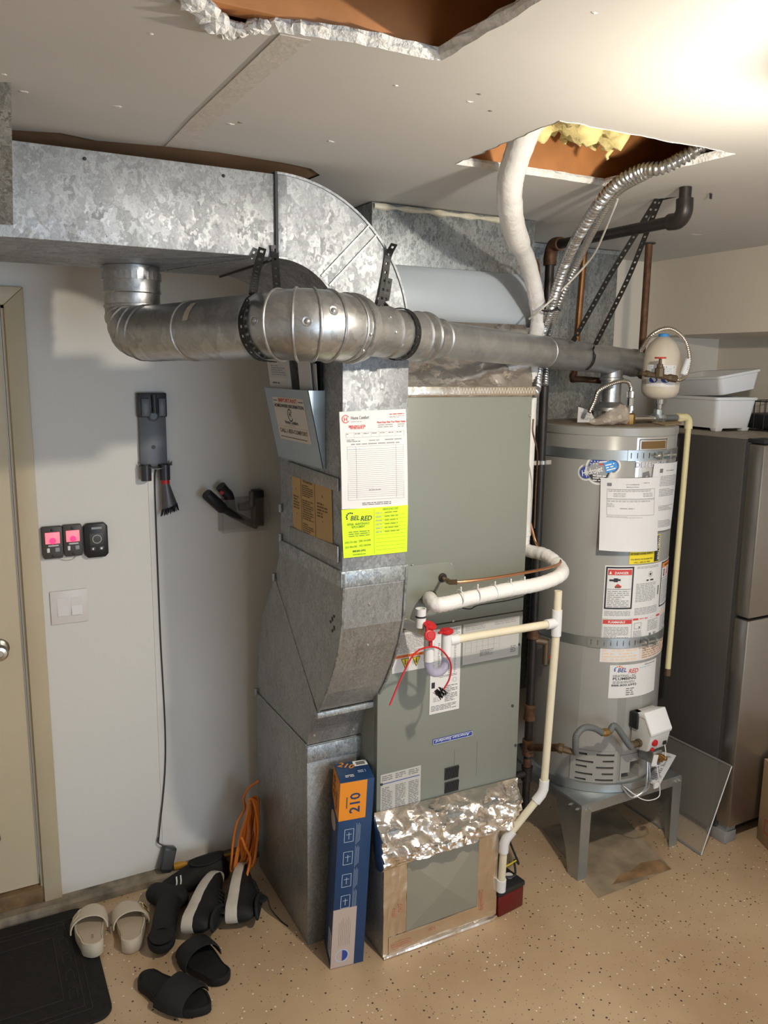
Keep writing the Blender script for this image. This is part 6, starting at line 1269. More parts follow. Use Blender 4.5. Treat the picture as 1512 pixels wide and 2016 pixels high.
for k in range(3): P.rect(0.01, h_*(0.28+0.12*k), w_*0.62, h_*(0.284+0.12*k), 'greyink')
P.fine(w_*0.30, h_*0.14, w_*0.55, h_*0.30, 5, 'midink'); P.fine(w_*0.85, h_*0.55, w_*0.97, h_*0.78, 5); P.fine(w_*0.85, h_*0.1, w_*0.95, h_*0.28, 4, 'midink'); P.done(S_)
S_, mp, w_, h_ = fsheet('rating_plate', ((848, 1242), (907, 1231), (905, 1393), (846, 1409)), 'sticker_white', LP, 'tall white rating sticker')
P = Print(mp); P.fine(w_*0.55, h_*0.88, w_*0.97, h_*0.985, 7, 'midink')
for k in range(5): P.fine(w_*(0.06+0.18*k), h_*0.46, w_*(0.13+0.18*k), h_*0.84, 20, 'midink', thick=0.35)
P.rect(w_*0.62, h_*0.45, w_*0.625, h_*0.86, 'greyink'); P.fine(w_*0.3, h_*0.42, w_*0.92, h_*0.45, 2, 'midink'); P.rect(w_*0.05, h_*0.31, w_*0.16, h_*0.38, 'ink'); P.ring(w_*0.82, h_*0.37, 0.008, 0.001, 'midink'); P.fine(w_*0.5, h_*0.12, w_*0.94, h_*0.32, 10, 'midink'); P.fine(w_*0.05, h_*0.03, w_*0.94, h_*0.1, 4, 'midink'); P.fine(w_*0.12, h_*0.14, w_*0.35, h_*0.2, 3, 'greyink'); P.done(S_)
S_, mp, w_, h_ = fsheet('warning_sticker', ((775, 1246), (848, 1240), (848, 1312), (770, 1328)), 'sticker_white', LP, 'white warning sticker with yellow triangles, partly behind the duct riser')
P = Print(mp); P.fine(w_*0.12, h_*0.47, w_*0.95, h_*0.95, 13, 'greyink'); P.rect(0, h_*0.36, w_, h_*0.44, 'orangeink'); P.fine(0.01, h_*0.375, w_*0.9, h_*0.43, 1, 'redink', lift=0.0003)
for k, cx in enumerate((0.33, 0.62, 0.93)):
    c = w_*cx; P.poly([(c-0.0155, h_*0.34), (c, h_*0.08), (c+0.0155, h_*0.34)], 'ink'); P.poly([(c-0.0125, h_*0.325), (c, h_*0.115), (c+0.0125, h_*0.325)], 'yellowink', 0.0003); P.rect(c-0.0016, h_*0.18, c+0.0016, h_*0.31, 'ink', lift=0.0006)
P.done(S_)
tl, tr, br_, bl = fq(((852, 1454), (930, 1437), (930, 1450), (852, 1468)))
bz = (tl.z+tr.z+bl.z+br_.z)/4; bh = 0.0085; mp = plane_map((tl.x, FY-0.003, bz), (1, 0, 0), (0, 0, 1)); bw = tr.x-tl.x
bm = NB(); box(bm, tl.x, tr.x, FY-0.003, FY+0.001, bz-bh-0.001, bz+bh+0.001); BDG = obj('badge', bm, 'blueink', LP, bevel=0.001, label='blue badge with upside-down white script')
P = Print(mp); P.outline(0.001, -bh, bw-0.001, bh, 0.0012, 'whiteink'); P.text('American Standard', bw/2, 0.0055, 0.014, 'whiteink', rot=PI, width=bw*0.84, shear=0.25, bold=False); P.done(BDG)
S_, mp, w_, h_ = fsheet('safety_notice', ((749, 1525), (829, 1508), (827, 1580), (749, 1600)), 'label_grey', LP, 'pale grey safety notice in three columns')
P = Print(mp)
for k in range(3): P.fine(w_*(0.03+0.33*k), 0.004, w_*(0.30+0.33*k), h_*0.66, 14, 'midink'); P.fine(w_*(0.03+0.33*k), h_*0.82, w_*(0.30+0.33*k), h_*0.97, 3, 'midink')
P.rect(w_*0.03, h_*0.74, w_*0.97, h_*0.76, 'blueink'); P.done(S_)

# ---- service sheets on the riser front
def rq(px): return [ony(x, y, DY0-0.0025) for x, y in px]
tl, tr, br_, bl = rq(((668, 811), (799, 805), (803, 996), (673, 1003))); mp, w_, h_ = quad_map(bl, br_, tr, tl)
curlf = lambda a, b: 0.003*math.sin(PI*b)
S_ = sheet('service_sheet', mp, w_, h_, 'paper', None, 2, 28, 0.0008, curl=curlf, label='white service record sheet with a red round logo on the duct riser', cat='paper')
P = Print(lambda u, v, h=0: mp(u, v, h+curlf(u/w_, v/h_))); P.lv = 0.0008
lx, ly = w_*0.085, h_*0.925; P.ring(lx, ly, 0.0115, 0.0022, 'redink', 0.5, 2*PI-0.5); P.text('H', lx, ly-0.0055, 0.0155, 'redink'); P.text('Home Comfort', w_*0.165, ly-0.002, 0.0135, 'midink', 'l', width=w_*0.27); P.fine(w_*0.165, ly-0.010, w_*0.34, ly-0.006, 1)
P.fine(w_*0.74, h_*0.945, w_*0.98, h_*0.965, 1, 'redink'); P.fine(w_*0.74, h_*0.915, w_*0.98, h_*0.94, 2)
P.text('EMERGENCY AFTER', w_*0.25, h_*0.838, 0.0085, 'redink', width=w_*0.25); P.text('HOURS SERVICE', w_*0.25, h_*0.820, 0.0085, 'redink', width=w_*0.20); P.text('Please Keep Near Your Water Heater', w_*0.77, h_*0.868, 0.0085, 'redink', width=w_*0.44); P.fine(w_*0.56, h_*0.82, w_*0.80, h_*0.862, 2); P.fine(w_*0.86, h_*0.82, w_*0.98, h_*0.862, 2)
P.outline(w_*0.08, h_*0.735, w_*0.96, h_*0.785, 0.0006, 'greyink')
for k in range(6): P.rect(w_*(0.2+0.125*k), h_*0.735, w_*(0.2+0.125*k)+0.0005, h_*0.785, 'greyink'); 
for k in range(7): P.fine(w_*(0.09+0.125*k), h_*0.765, w_*(0.17+0.125*k), h_*0.78, 1, 'midink')
P.fine(w_*0.09, h_*0.69, w_*0.30, h_*0.72, 2, 'midink'); P.fine(w_*0.42, h_*0.69, w_*0.58, h_*0.71, 1); P.fine(w_*0.66, h_*0.69, w_*0.94, h_*0.715, 1); P.fine(w_*0.15, h_*0.655, w_*0.92, h_*0.68, 1)
[P.rect(w_*u_, h_*(0.10+0.054*k), w_*u_+0.0007, h_*(0.154+0.054*k), 'greyink') for u_ in (0.22, 0.82) for k in range(10)]; P.outline(w_*0.09, h_*0.09, w_*0.94, h_*0.645, 0.0006, 'greyink')
for k in range(25): P.rect(w_*0.09, h_*(0.12+0.0205*k), w_*0.94, h_*(0.12+0.0205*k)+0.0006, 'greyink')
P.fine(w_*0.1, h_*0.61, w_*0.5, h_*0.625, 1, 'paleblue'); P.fine(w_*0.4, h_*0.185, w_*0.6, h_*0.197, 1, 'midink'); P.fine(w_*0.3, h_*0.03, w_*0.76, h_*0.065, 2, 'midink'); P.done(S_)
mat('lime_paper', (0.62, 0.92, 0.02), 0.6)
tl, tr, br_, bl = rq(((672, 1004), (803, 994), (801, 1086), (676, 1099))); mp, w_, h_ = quad_map(bl, br_, tr, tl)
S_ = sheet('service_card', lambda u, v, h=0: mp(u, v, h+0.001), w_, h_, 'lime_paper', None, 4, 4, 0.0008, label='lime green service card with black lettering on the duct riser', cat='paper')
P = Print(lambda u, v, h=0: mp(u, v, h+0.001)); P.lv = 0.0006
P.text('BEL', w_*0.19, h_*0.77, 0.0185, 'ink', shear=0.25); P.text('RED', w_*0.355, h_*0.745, 0.0195, 'ink', shear=0.25)
for k in range(6): a = PI*0.35+PI*0.8*k/5; P.disc(w_*0.125+math.cos(a)*0.012, h_*0.845+math.sin(a)*0.011, 0.0026, 'ink', n=8)
P.text('REPAIR - MAINTENANCE', w_*0.24, h_*0.665, 0.0095, 'limeink', width=w_*0.33); P.text('REPLACEMENT', w_*0.24, h_*0.605, 0.0095, 'limeink', width=w_*0.2)
P.fine(w_*0.09, h_*0.42, w_*0.42, h_*0.55, 3, 'limeink'); P.text('(425) 576-1065', w_*0.12, h_*0.30, 0.008, 'limeink', width=w_*0.18); P.text('(206) 364-8200', w_*0.33, h_*0.31, 0.008, 'limeink', width=w_*0.18); P.text('(253) 850-4700', w_*0.12, h_*0.20, 0.008, 'limeink', width=w_*0.18); P.text('(425) 338-8700', w_*0.33, h_*0.21, 0.008, 'limeink', width=w_*0.18); P.text('888.800.6992', w_*0.24, h_*0.105, 0.008, 'ink', width=w_*0.2); P.text('www.belred.com', w_*0.24, h_*0.04, 0.007, 'limeink', width=w_*0.2)
P.rect(w_*0.475, 0.004, w_*0.475+0.0006, h_-0.004, 'limeink'); P.text('SERVICE RECORD', w_*0.73, h_*0.93, 0.0085, 'limeink', width=w_*0.24)
for k in range(10): P.rect(w_*0.5, h_*(0.1+0.08*k), w_*0.97, h_*(0.1+0.08*k)+0.0005, 'limeink')
for k in range(6): P.fine(w_*0.64, h_*(0.46+0.08*k), w_*random.uniform(0.82, 0.97), h_*(0.505+0.08*k), 1, 'limeink'); P.fine(w_*0.5, h_*(0.46+0.08*k), w_*0.60, h_*(0.50+0.08*k), 1, 'greyink')
P.done(S_)

# ---- document holder on the riser side
yn = onx(641, 845, RX0).y; yf = onx(553, 905, RX0).y; ztop = onx(641, 769, RX0).z; zbot = onx(640, 922, RX0).z; pt_ = ony(606, 772, yn); dx_ = pt_.x; yf2 = yf
mat('holder_steel', (0.42, 0.48, 0.52), 0.35, 0.6); mat('holder_bright', (0.62, 0.70, 0.74), 0.3, 0.6)
dh = thing('document_holder', 'grey steel document pocket with an information label on the riser side', 'holder', (RX0-0.03, (yn+yf)/2, zbot))
e = 0.0015; xb = RX0-0.001
bm = NB(); prism(bm, [(xb, yn, zbot), (xb, yf, zbot), (xb, yf, ztop+0.004), (xb, yn, ztop+0.004)], (-0.002, 0, 0)); obj('back_plate', bm, 'holder_steel', dh)
bm = NB(); prism(bm, [(xb-0.008, yn, zbot), (xb-0.008, yf, zbot), (dx_, yf, ztop), (dx_, yn, ztop)], (0.002, 0, 0)); FP = obj('front_plate', bm, 'holder_steel', dh, label='label plate of the pocket')
for y in (yn, yf-0.002):
    bm = NB(); prism(bm, [(xb-0.002, y, zbot), (xb-0.008, y, zbot), (dx_, y, ztop), (xb-0.002, y, ztop)], (0, 0.002, 0)); obj('side_plate', bm, 'holder_steel', dh)
bm = NB(); box(bm, xb-0.009, xb, yn, yf, zbot-0.002, zbot); obj('bottom_plate', bm, 'holder_steel', dh)
mp, w_, h_ = quad_map((xb-0.0082, yf, zbot), (xb-0.0082, yn, zbot), (dx_-0.0002, yn, ztop), (dx_-0.0002, yf, ztop))
lw0, lw1, lh0, lh1 = w_*0.17, w_*0.87, h_*0.29, h_*0.885
mat('label_cream', (0.66, 0.62, 0.56), 0.5)
S_ = sheet('information_label', lambda u, v, h=0: mp(lw0+u, lh0+v, h+0.0012), lw1-lw0, lh1-lh0, 'label_cream', FP, 1, 1, 0.001)
P = Print(lambda u, v, h=0: mp(lw0+u, lh0+v, h+0.0014)); a, b = lw1-lw0, lh1-lh0
P.text('IMPORTANT', a*0.5, b*0.885, 0.018, 'redink', width=a*0.6); P.rect(a*0.02, b*0.91, a*0.16, b*0.925, 'ink'); P.rect(a*0.84, b*0.91, a*0.98, b*0.925, 'ink'); P.text('HOMEOWNER INFORMATION', a*0.5, b*0.765, 0.015, 'ink', width=a*0.94)
P.ring(a*0.5, b*0.60, 0.020, 0.0035, 'ink', 0.5, 2*PI-0.5); P.text('H', a*0.5, b*0.565, 0.022, 'ink'); P.text('Home Comfort', a*0.5, b*0.395, 0.015, 'ink', width=a*0.42); P.fine(a*0.38, b*0.35, a*0.6, b*0.375, 1)
P.rect(0, b*0.315, a, b*0.32, 'orangeink'); P.text('CALL 1-833-COMFORT', a*0.5, b*0.175, 0.018, 'tanink', width=a*0.88); P.fine(a*0.05, b*0.05, a*0.95, b*0.09, 1, 'tanink'); P.done(S_)
for k, (xo, y0, y1, zt_, m, lb) in enumerate(((dx_+0.006, yf-0.01, yf-0.19, ztop+0.125, 'paper', 'tall white leaflet sticking out of the document pocket'), (dx_+0.016, yn+0.125, yn+0.03, ztop+0.11, 'paper', 'folded white booklet behind the tall leaflet in the pocket'), (dx_+0.030, yn+0.09, yn+0.012, ztop+0.075, 'lightgrey', 'grey manual sheet standing in the document pocket'), (dx_+0.042, yn+0.08, yn+0.006, ztop+0.085, 'black_plastic', 'black manual standing at the back of the document pocket'))):
    t0_ = min(xb-0.006, dx_+ (0.006+0.010*k)); lowx = xb-0.0075+0.0012*k
    mp2, w2, h2 = quad_map((lowx, y0, zbot+0.01), (lowx, y1, zbot+0.01), (xo, y1, zt_), (xo-0.004*(k == 0), y0, zt_+0.004))
    S_ = sheet('leaflet', mp2, w2, h2, m, None, 2, 6, 0.0012, label=lb, cat='leaflet')
    if k == 0: P = Print(mp2); P.rect(w2*0.02, h2*0.72, w2*0.98, h2*0.93, 'lightgrey'); P.fine(w2*0.15, h2*0.74, w2*0.85, h2*0.84, 5, lift=0.0004); P.fine(w2*0.15, h2*0.66, w2*0.5, h2*0.69, 1, 'midink'); P.done(S_)
# ---- instruction card in its metal slots on the riser side
mat('manila', (0.55, 0.36, 0.155), 0.65)
def sq(px): return [onx(x, y, RX0-0.003) for x, y in px]
tl, tr, br_, bl = sq(((574, 926), (652, 952), (655, 1082), (578, 1050))); mp, w_, h_ = quad_map(bl, br_, tr, tl)
S_ = sheet('instruction_card', mp, w_, h_, 'manila', None, 6, 2, 0.0012, curl=lambda a, b: 0.004*math.sin(PI*a), label='tan three-panel instruction card held in metal slots on the riser side', cat='card')
P = Print(lambda u, v, h=0: mp(u, v, h+0.004*math.sin(PI*min(1, max(0, u/w_))))); P.lv = 0.0006
for u in (0.27, 0.63): P.rect(w_*u-0.0012, 0.004, w_*u+0.0012, h_-0.002, 'tanink')
P.text('INSTALLER', w_*0.45, h_*0.93, 0.010, 'tanink', width=w_*0.2); P.text('INFORMATION', w_*0.45, h_*0.88, 0.010, 'tanink', width=w_*0.24)
P.fine(w_*0.30, h_*0.66, w_*0.60, h_*0.85, 6, 'tanink', thick=0.5); P.fine(w_*0.30, h_*0.30, w_*0.60, h_*0.62, 9, 'tanink', thick=0.5); P.fine(w_*0.30, h_*0.05, w_*0.60, h_*0.25, 6, 'tanink', thick=0.5); P.fine(w_*0.04, h_*0.42, w_*0.22, h_*0.64, 5, 'tanink', thick=0.5); P.fine(w_*0.68, h_*0.42, w_*0.92, h_*0.66, 5, 'tanink', thick=0.5)
for u, v in ((0.13, 0.72), (0.13, 0.33), (0.8, 0.74), (0.8, 0.36)): P.rect(w_*u-0.002, h_*v, w_*u+0.002, h_*v+0.006, 'tanink')
P.done(S_)
for nm, px in (('card_slot', ((566, 908), (664, 942), (664, 968), (566, 934))), ('card_slot', ((570, 1036), (664, 1076), (664, 1108), (570, 1060)))):
    q = [onx(x, y, RX0-0.008) for x, y in px]; bm = NB(); prism(bm, q, (0.0065, 0, 0)); obj(nm, bm, 'galv_fine', rs, bevel=0.0015)

# ---- air filter carton
mat('navy_card', (0.012, 0.045, 0.13), 0.45); mat('orange_card', (0.78, 0.27, 0.02), 0.45); mat('beige_card', (0.50, 0.40, 0.35), 0.5)
FLb = onz(650, 1909); FRb = onz(715, 1893); rr1 = (FRb-FLb); rr1.z = 0; Wb = rr1.length; rr1.normalize(); bb1 = Vector((-rr1.y, rr1.x, 0)); bb1 = (bb1 + rr1*0.12).normalized(); Db = 0.128
TLb = ony(670, 1542, 2.142); upv = (TLb-FLb); Hb = upv.length; upv.normalize()
fb = thing('filter_carton', 'tall navy and orange air filter carton leaning beside the furnace base', 'box', FLb)
C8 = [FLb, FLb+rr1*Wb, FLb+rr1*Wb+bb1*Db, FLb+bb1*Db]
bm = NB(); prism(bm, C8, upv*Hb); obj('carton', bm, 'navy_card', fb, bevel=0.0015)
mpf = plane_map(FLb-Vector((0, 0, 0)), rr1, upv); wf = Wb
P = Print(mpf); P.lv = 0.0008
P.rect(0, Hb*0.80, wf*0.79, Hb*0.998, 'orange_card'); P.text('210', wf*0.60, Hb*0.885, wf*0.42, 'navy_card', rot=PI/2, width=Hb*0.105, lift=0.0004); P.fine(wf*0.2, Hb*0.83, wf*0.24, Hb*0.96, 1, 'tanink', lift=0.0004)
P.rect(0, 0.002, wf*0.70, Hb*0.325, 'beige_card')
for k, v in enumerate((0.715, 0.595, 0.475, 0.36)):
    c = Hb*v; P.outline(wf*0.20, c-0.022, wf*0.48, c+0.024, 0.0016, 'paleblue'); P.rect(wf*0.33, c-0.012, wf*0.345, c+0.012, 'paleblue'); P.rect(wf*0.26, c+0.004, wf*0.42, c+0.0055, 'paleblue')
    for j in range(4): P.rect(wf*(0.55+0.035*j), c-0.035+0.004*j, wf*(0.557+0.035*j), c+0.040-0.006*(j % 2), 'paleblue')
for j in range(7): P.rect(wf*(0.20+0.055*j), Hb*0.12, wf*(0.207+0.055*j), Hb*(0.25+0.012*(j % 3)), 'midink', lift=0.0004)
P.ring(wf*0.33, Hb*0.065, wf*0.21, wf*0.03, 'paleblue', lift=0.0004); P.poly([(wf*0.33+math.cos(-PI/2+PI*k/10)*wf*0.17, Hb*0.065+math.sin(-PI/2+PI*k/10)*wf*0.17) for k in range(11)], 'blueink', 0.0006); P.done(fb)
mps = plane_map(FLb+bb1*Db, -bb1, upv)
P = Print(mps); P.lv = 0.0004; P.poly([(0, Hb*0.86), (Db*0.5, Hb*0.805), (Db, Hb*0.80), (Db, Hb*0.998), (0, Hb*0.998)], 'orange_card'); P.done(fb, 'orange_panel')
for k, ch in enumerate('210'):
    P = Print(mps); P.lv = 0.0008; P.text(ch, Db*0.42, Hb*(0.88+0.036*k), Db*0.4, 'tanink', rot=PI/2, lift=0.0004, width=Hb*(0.012 if ch == '1' else 0.028)); P.done(fb, 'numeral')
P = Print(mps); P.lv = 0.0008; P.fine(Db*0.55, Hb*0.82, Db*0.75, Hb*0.92, 5, 'tanink', lift=0.0004)
P.done(fb); P = Print(mps); P.lv = 0.0008; P.poly([(Db*(0.38+0.34*math.cos(2*PI*k/20)), Hb*(0.74+0.045*math.sin(2*PI*k/20))) for k in range(20)], 'beige_card'); P.done(fb, 'oval_mark'); P = Print(mps); P.lv = 0.0008; P.fine(Db*0.5, Hb*0.35, Db*0.75, Hb*0.52, 9, 'blueink'); P.done(fb); P = Print(mps); P.lv = 0.0008; P.fine(Db*0.2, Hb*0.25, Db*0.7, Hb*0.32, 3, 'blueink'); P.done(fb); P = Print(mps); P.lv = 0.0008; P.rect(Db*0.55, Hb*0.05, Db*0.95, Hb*0.18, 'lightgrey'); P.fine(Db*0.6, Hb*0.06, Db*0.9, Hb*0.17, 8, 'navy_card', lift=0.0004); P.done(fb, 'side_label')
mpt2 = plane_map(FLb+upv*Hb, rr1, bb1)
P = Print(mpt2); P.lv = 0.0008; P.text('210', wf*0.28, Db*0.72, Db*0.30, 'orange_card', rot=-0.55, width=wf*0.5); P.rect(wf*0.55, Db*0.70, wf*0.97, Db*0.97, 'whiteink'); P.rect(wf*0.63, Db*0.75, wf*0.9, Db*0.92, 'midink', lift=0.0004); P.fine(wf*0.2, Db*0.2, wf*0.5, Db*0.34, 2, 'whiteink'); P.fine(wf*0.6, Db*0.35, wf*0.85, Db*0.5, 2, 'paleblue'); P.done(fb)
# ================================================================ THINGS ON THE WHITE WALL
def wpt(x, y, h=0): p = ony(x, y, WY-h); return p
def wrect(px): a = ony(px[0], (px[1]+px[3])/2, WY); b = ony(px[2], (px[1]+px[3])/2, WY); xm_ = (px[0]+px[2])/2; return a.x, b.x, ony(xm_, px[3], WY).z, ony(xm_, px[1], WY).z
mat('opener_grey', (0.065, 0.06, 0.055), 0.45); mat('opener_black', (0.014, 0.014, 0.015), 0.4)
mat('red_glow', (1.0, 0.16, 0.20), 0.4, emit=0.75); mat('red_core', (1.0, 0.02, 0.10), 0.4, emit=1.3); mat('button_grey', (0.33, 0.35, 0.36), 0.5)
for k, px in enumerate(((82, 1035, 123, 1098), (123.5, 1031, 161, 1093))):
    x0, x1, z0, z1 = wrect(px); w_, h_ = x1-x0, z1-z0; y0 = WY-0.019
    lab = ('dark wall button panel glowing red, next to the door casing', 'dark wall button panel glowing red, between its twin and the black panel')[k]
    t = thing('opener_panel', lab, 'wall control', ((x0+x1)/2, WY, z0), 'door opener buttons on the white wall')
    bm = NB(); prism(bm, [(x0+w_*0.06, y0, z0), (x1-w_*0.06, y0, z0), (x1, y0, z0+h_*0.12), (x1, y0, z1-h_*0.04), (x1-w_*0.05, y0, z1), (x0+w_*0.05, y0, z1), (x0, y0, z1-h_*0.04), (x0, y0, z0+h_*0.12)], (0, 0.0185, 0)); obj('case', bm, 'opener_grey', t, bevel=0.003)
    bm = NB(); box(bm, x0+w_*0.15, x1-w_*0.15, y0-0.0025, y0+0.001, z0+h_*0.47, z1-h_*0.18); gl_ = obj('lit_button', bm, 'red_glow', t, bevel=0.001, label='glowing red push bar')
    bm = NB(); lathe(bm, ((x0+x1)/2, y0-0.0026, z0+h_*0.56), (0, -1, 0), [(0, w_*0.17), (0.0006, w_*0.17), (0.0007, 0.001)], 16); obj('led_spot', bm, 'red_core', gl_)
    bm = NB(); box(bm, x0+w_*0.28, x1-w_*0.22, y0-0.0012, y0+0.001, z0+h_*0.385, z0+h_*0.43); obj('name_strip', bm, 'lightgrey', t)
    bm = NB(); box(bm, x0+w_*0.2, x0+w_*0.34, y0-0.002, y0+0.001, z0+h_*0.2, z0+h_*0.34); obj('small_button', bm, 'plastic_white', t, bevel=0.002)
    bm = NB(); box(bm, x0+w_*0.6, x1-w_*0.18, y0-0.002, y0+0.001, z0+h_*0.21, z0+h_*0.34); obj('small_button', bm, 'button_grey', t, bevel=0.002)
    for z in (z1-h_*0.1, z0+h_*0.09):
        bm = NB(); lathe(bm, ((x0+x1)/2, y0, z), (0, -1, 0), [(0, 0.005), (0.002, 0.005), (0.0025, 0.002)], 10); obj('screw', bm, 'opener_black', t)
x0, x1, z0, z1 = wrect((164, 1028, 211, 1095)); w_, h_ = x1-x0, z1-z0; y0 = WY-0.022
t = thing('opener_panel', 'black wall control panel with a round button beside the red glowing ones', 'wall control', ((x0+x1)/2, WY, z0))
c = w_*0.14
bm = NB(); prism(bm, [(x0+c, y0, z0), (x1-c, y0, z0), (x1, y0, z0+c), (x1, y0, z1-c), (x1-c, y0, z1), (x0+c, y0, z1), (x0, y0, z1-c), (x0, y0, z0+c)], (0, 0.0215, 0)); obj('case', bm, 'opener_black', t, bevel=0.003)
bm = NB(); box(bm, x0+w_*0.22, x1-w_*0.18, y0-0.002, y0+0.001, z0+h_*0.36, z0+h_*0.72); fp_ = obj('push_plate', bm, 'opener_grey', t, bevel=0.002)
bm = NB(); torus(bm, (x0+w_*0.53, y0-0.0022, z0+h_*0.54), (0, 1, 0), w_*0.18, 0.0012, 28, 6); obj('button_ring', bm, 'lightgrey', fp_)
for a, b in ((0.24, 0.46), (0.58, 0.82)):
    bm = NB(); box(bm, x0+w_*a, x0+w_*b, y0-0.002, y0+0.001, z0+h_*0.2, z0+h_*0.32); kb = obj('key', bm, 'opener_grey', t, bevel=0.0015); bm = NB(); box(bm, x0+w_*(a+0.08), x0+w_*(b-0.08), y0-0.0026, y0-0.0018, z0+h_*0.235, z0+h_*0.29); obj('key_symbol', bm, 'whiteink', kb)
bm = NB(); box(bm, x0+w_*0.32, x1-w_*0.25, y0-0.0014, y0+0.001, z0+h_*0.83, z0+h_*0.89); obj('name_strip', bm, 'button_grey', t)
# loose bell wire under the panels
bm = NB(); tube(bm, spl([wpt(113, 1098, 0.006), wpt(128, 1103, 0.004), wpt(143, 1101, 0.004), wpt(151, 1093, 0.006)], 6), 0.0012, 6); obj('bell_wire', bm, 'cable_white', smooth=True, label='thin white bell wire looping below the glowing panels', cat='wire')
# switch plate
mat('switch_white', (0.74, 0.70, 0.68), 0.35); mat('switch_line', (0.35, 0.33, 0.33), 0.6)
x0, x1, z0, z1 = wrect((99, 1161, 173, 1226)); t = thing('light_switch', 'white double rocker switch plate on the wall beside the door', 'light switch', ((x0+x1)/2, WY, z0))
bm = NB(); box(bm, x0, x1, WY-0.007, WY-0.0005, z0, z1); obj('plate', bm, 'switch_white', t, bevel=0.002)
w_, h_ = x1-x0, z1-z0
for k, a in enumerate((0.18, 0.55)):
    xa, xb_ = x0+w_*a, x0+w_*(a+0.28); za_, zb_ = z0+h_*0.25, z0+h_*0.77
    bm = NB(); box(bm, xa-0.0012, xb_+0.0012, WY-0.0075, WY-0.006, za_-0.0012, zb_+0.0012); obj('rocker_gap', bm, 'switch_white', t)
    bm = NB(); zm_ = (za_+zb_)/2
    prism(bm, [(xa, WY-0.0075, zb_), (xa, WY-(0.0085 if k == 0 else 0.0078), zm_+0.001), (xa, WY-(0.0105 if k == 0 else 0.0135), za_), (xa, WY-0.0068, za_), (xa, WY-0.0068, zb_)], (xb_-xa, 0, 0)); obj('rocker', bm, 'switch_white', t)
# cordless vacuum wall dock
mat('dock_grey', (0.13, 0.135, 0.145), 0.42, 0.1, var=0.12, vscale=12); mat('dock_dark', (0.035, 0.035, 0.04), 0.35); mat('tool_grey', (0.10, 0.095, 0.095), 0.35, 0.2); mat('tool_red', (0.45, 0.01, 0.02), 0.4)
x0, x1, z0, z1 = wrect((272, 773, 325, 920)); w_, h_ = x1-x0, z1-z0
t = thing('vacuum_dock', 'tall grey plastic charging dock of a stick vacuum on the white wall', 'charging dock', ((x0+x1)/2, WY, z0))
zq = z1-h_*0.32
bm = NB(); arcp = [(x0+w_*0.5+w_*0.5*math.cos(a), WY-0.020, z0+w_*0.18+w_*0.18*math.sin(a)) for a in [PI+PI*k/10 for k in range(11)]]
prism(bm, arcp + [(x1, WY-0.020, zq+0.01), (x0, WY-0.020, zq+0.01)], (0, 0.0195, 0)); obj('back_plate', bm, 'dock_grey', t, bevel=0.003)
bm = NB(); box(bm, x0-0.004, x1+0.004, WY-0.026, WY-0.0005, zq, z1); HD = obj('dock_head', bm, 'dock_dark', t, bevel=0.004)
for xa, xb_ in ((x0+w_*0.08, x0+w_*0.42), (x0+w_*0.70, x1-w_*0.02)):
    bm = NB(); box(bm, xa, xb_, WY-0.036, WY-0.0255, zq+0.002, z1-0.018); obj('head_cheek', bm, 'dock_grey', HD, bevel=0.005)
bm = NB(); tube(bm, [(x0+w_*0.56, WY-0.034, z1-0.006), (x0+w_*0.56, WY-0.036, zq+0.014)], 0.0085, 14); obj('plug_post', bm, 'dock_dark', HD, smooth=True)
bm = NB(); lathe(bm, (x0+w_*0.52, WY-0.027, zq+0.004), (0, -1, 0), [(0, 0.03*0.6), (0.004, 0.018), (0.005, 0.012)], 18); obj('socket_arch', bm, 'dock_dark', HD)
for z in (zq-0.004, z0+h_*0.28):
    bm = NB(); lathe(bm, (x0+w_*0.5, WY-0.0202, z), (0, -1, 0), [(0, 0.0075), (0.002, 0.007), (0.0022, 0.003)], 14); obj('screw', bm, 'black_plastic', t)
bm = NB(); lip = [(x0-0.006+(w_+0.022)*k/12, WY-0.020-0.034*math.sin(PI*k/12), z0+0.020-0.022*math.sin(PI*k/12)) for k in range(13)]
loft(bm, [[Vector(p)+Vector((0, 0, dz)) for p in lip] for dz in (0, 0.003)] , False, False); loft(bm, [[Vector(p) for p in lip], [Vector((p[0], WY-0.02, z0+0.006)) for p in lip]], False, False); obj('tool_shelf', bm, 'dock_grey', t)
for cxp in (x0+w_*0.16, x0+w_*0.86):      # two tool clips
    bm = NB(); lathe(bm, (cxp, WY-0.030, z0+0.012), (0, 0, -1), [(0, 0.019), (0.055, 0.0185), (0.055, 0.0155), (0.0, 0.0155)], 16, cap=False); obj('tool_clip', bm, 'dock_dark', t, smooth=True, sharp=40)
# brush tool in the right clip
bx_ = x0+w_*0.86; by_ = WY-0.032
t2 = thing('dusting_brush', 'grey vacuum dusting brush with a red collar hanging in the dock clip', 'vacuum tool', (bx_, by_, z0-0.15))
bz = z0-0.04
bm = NB(); lathe(bm, (bx_, by_, bz+0.045), (0, 0, -1), [(0, 0.014), (0.05, 0.0145)], 18); obj('neck', bm, 'tool_grey', t2, smooth=True)
bm = NB(); lathe(bm, (bx_, by_, bz-0.002), (0, 0, -1), [(0, 0.0152), (0.014, 0.0155), (0.015, 0.012)], 18); obj('red_collar', bm, 'tool_red', t2, smooth=True)
rings = []
for k in range(8):
    s = k/7; zc_ = bz-0.016-0.085*s; cx2 = bx_+0.012*s; rx, ry = 0.0145+0.013*s, 0.0145-0.002*s
    rings.append([Vector((cx2+rx*math.cos(2*PI*j/16), by_+ry*math.sin(2*PI*j/16), zc_+0.010*math.cos(2*PI*j/16)*s)) for j in range(16)])
bm = NB(); loft(bm, rings); obj('brush_body', bm, 'tool_grey', t2, smooth=True, sharp=50)
e_ = rings[-1]; cc = sum(e_, Vector())/16
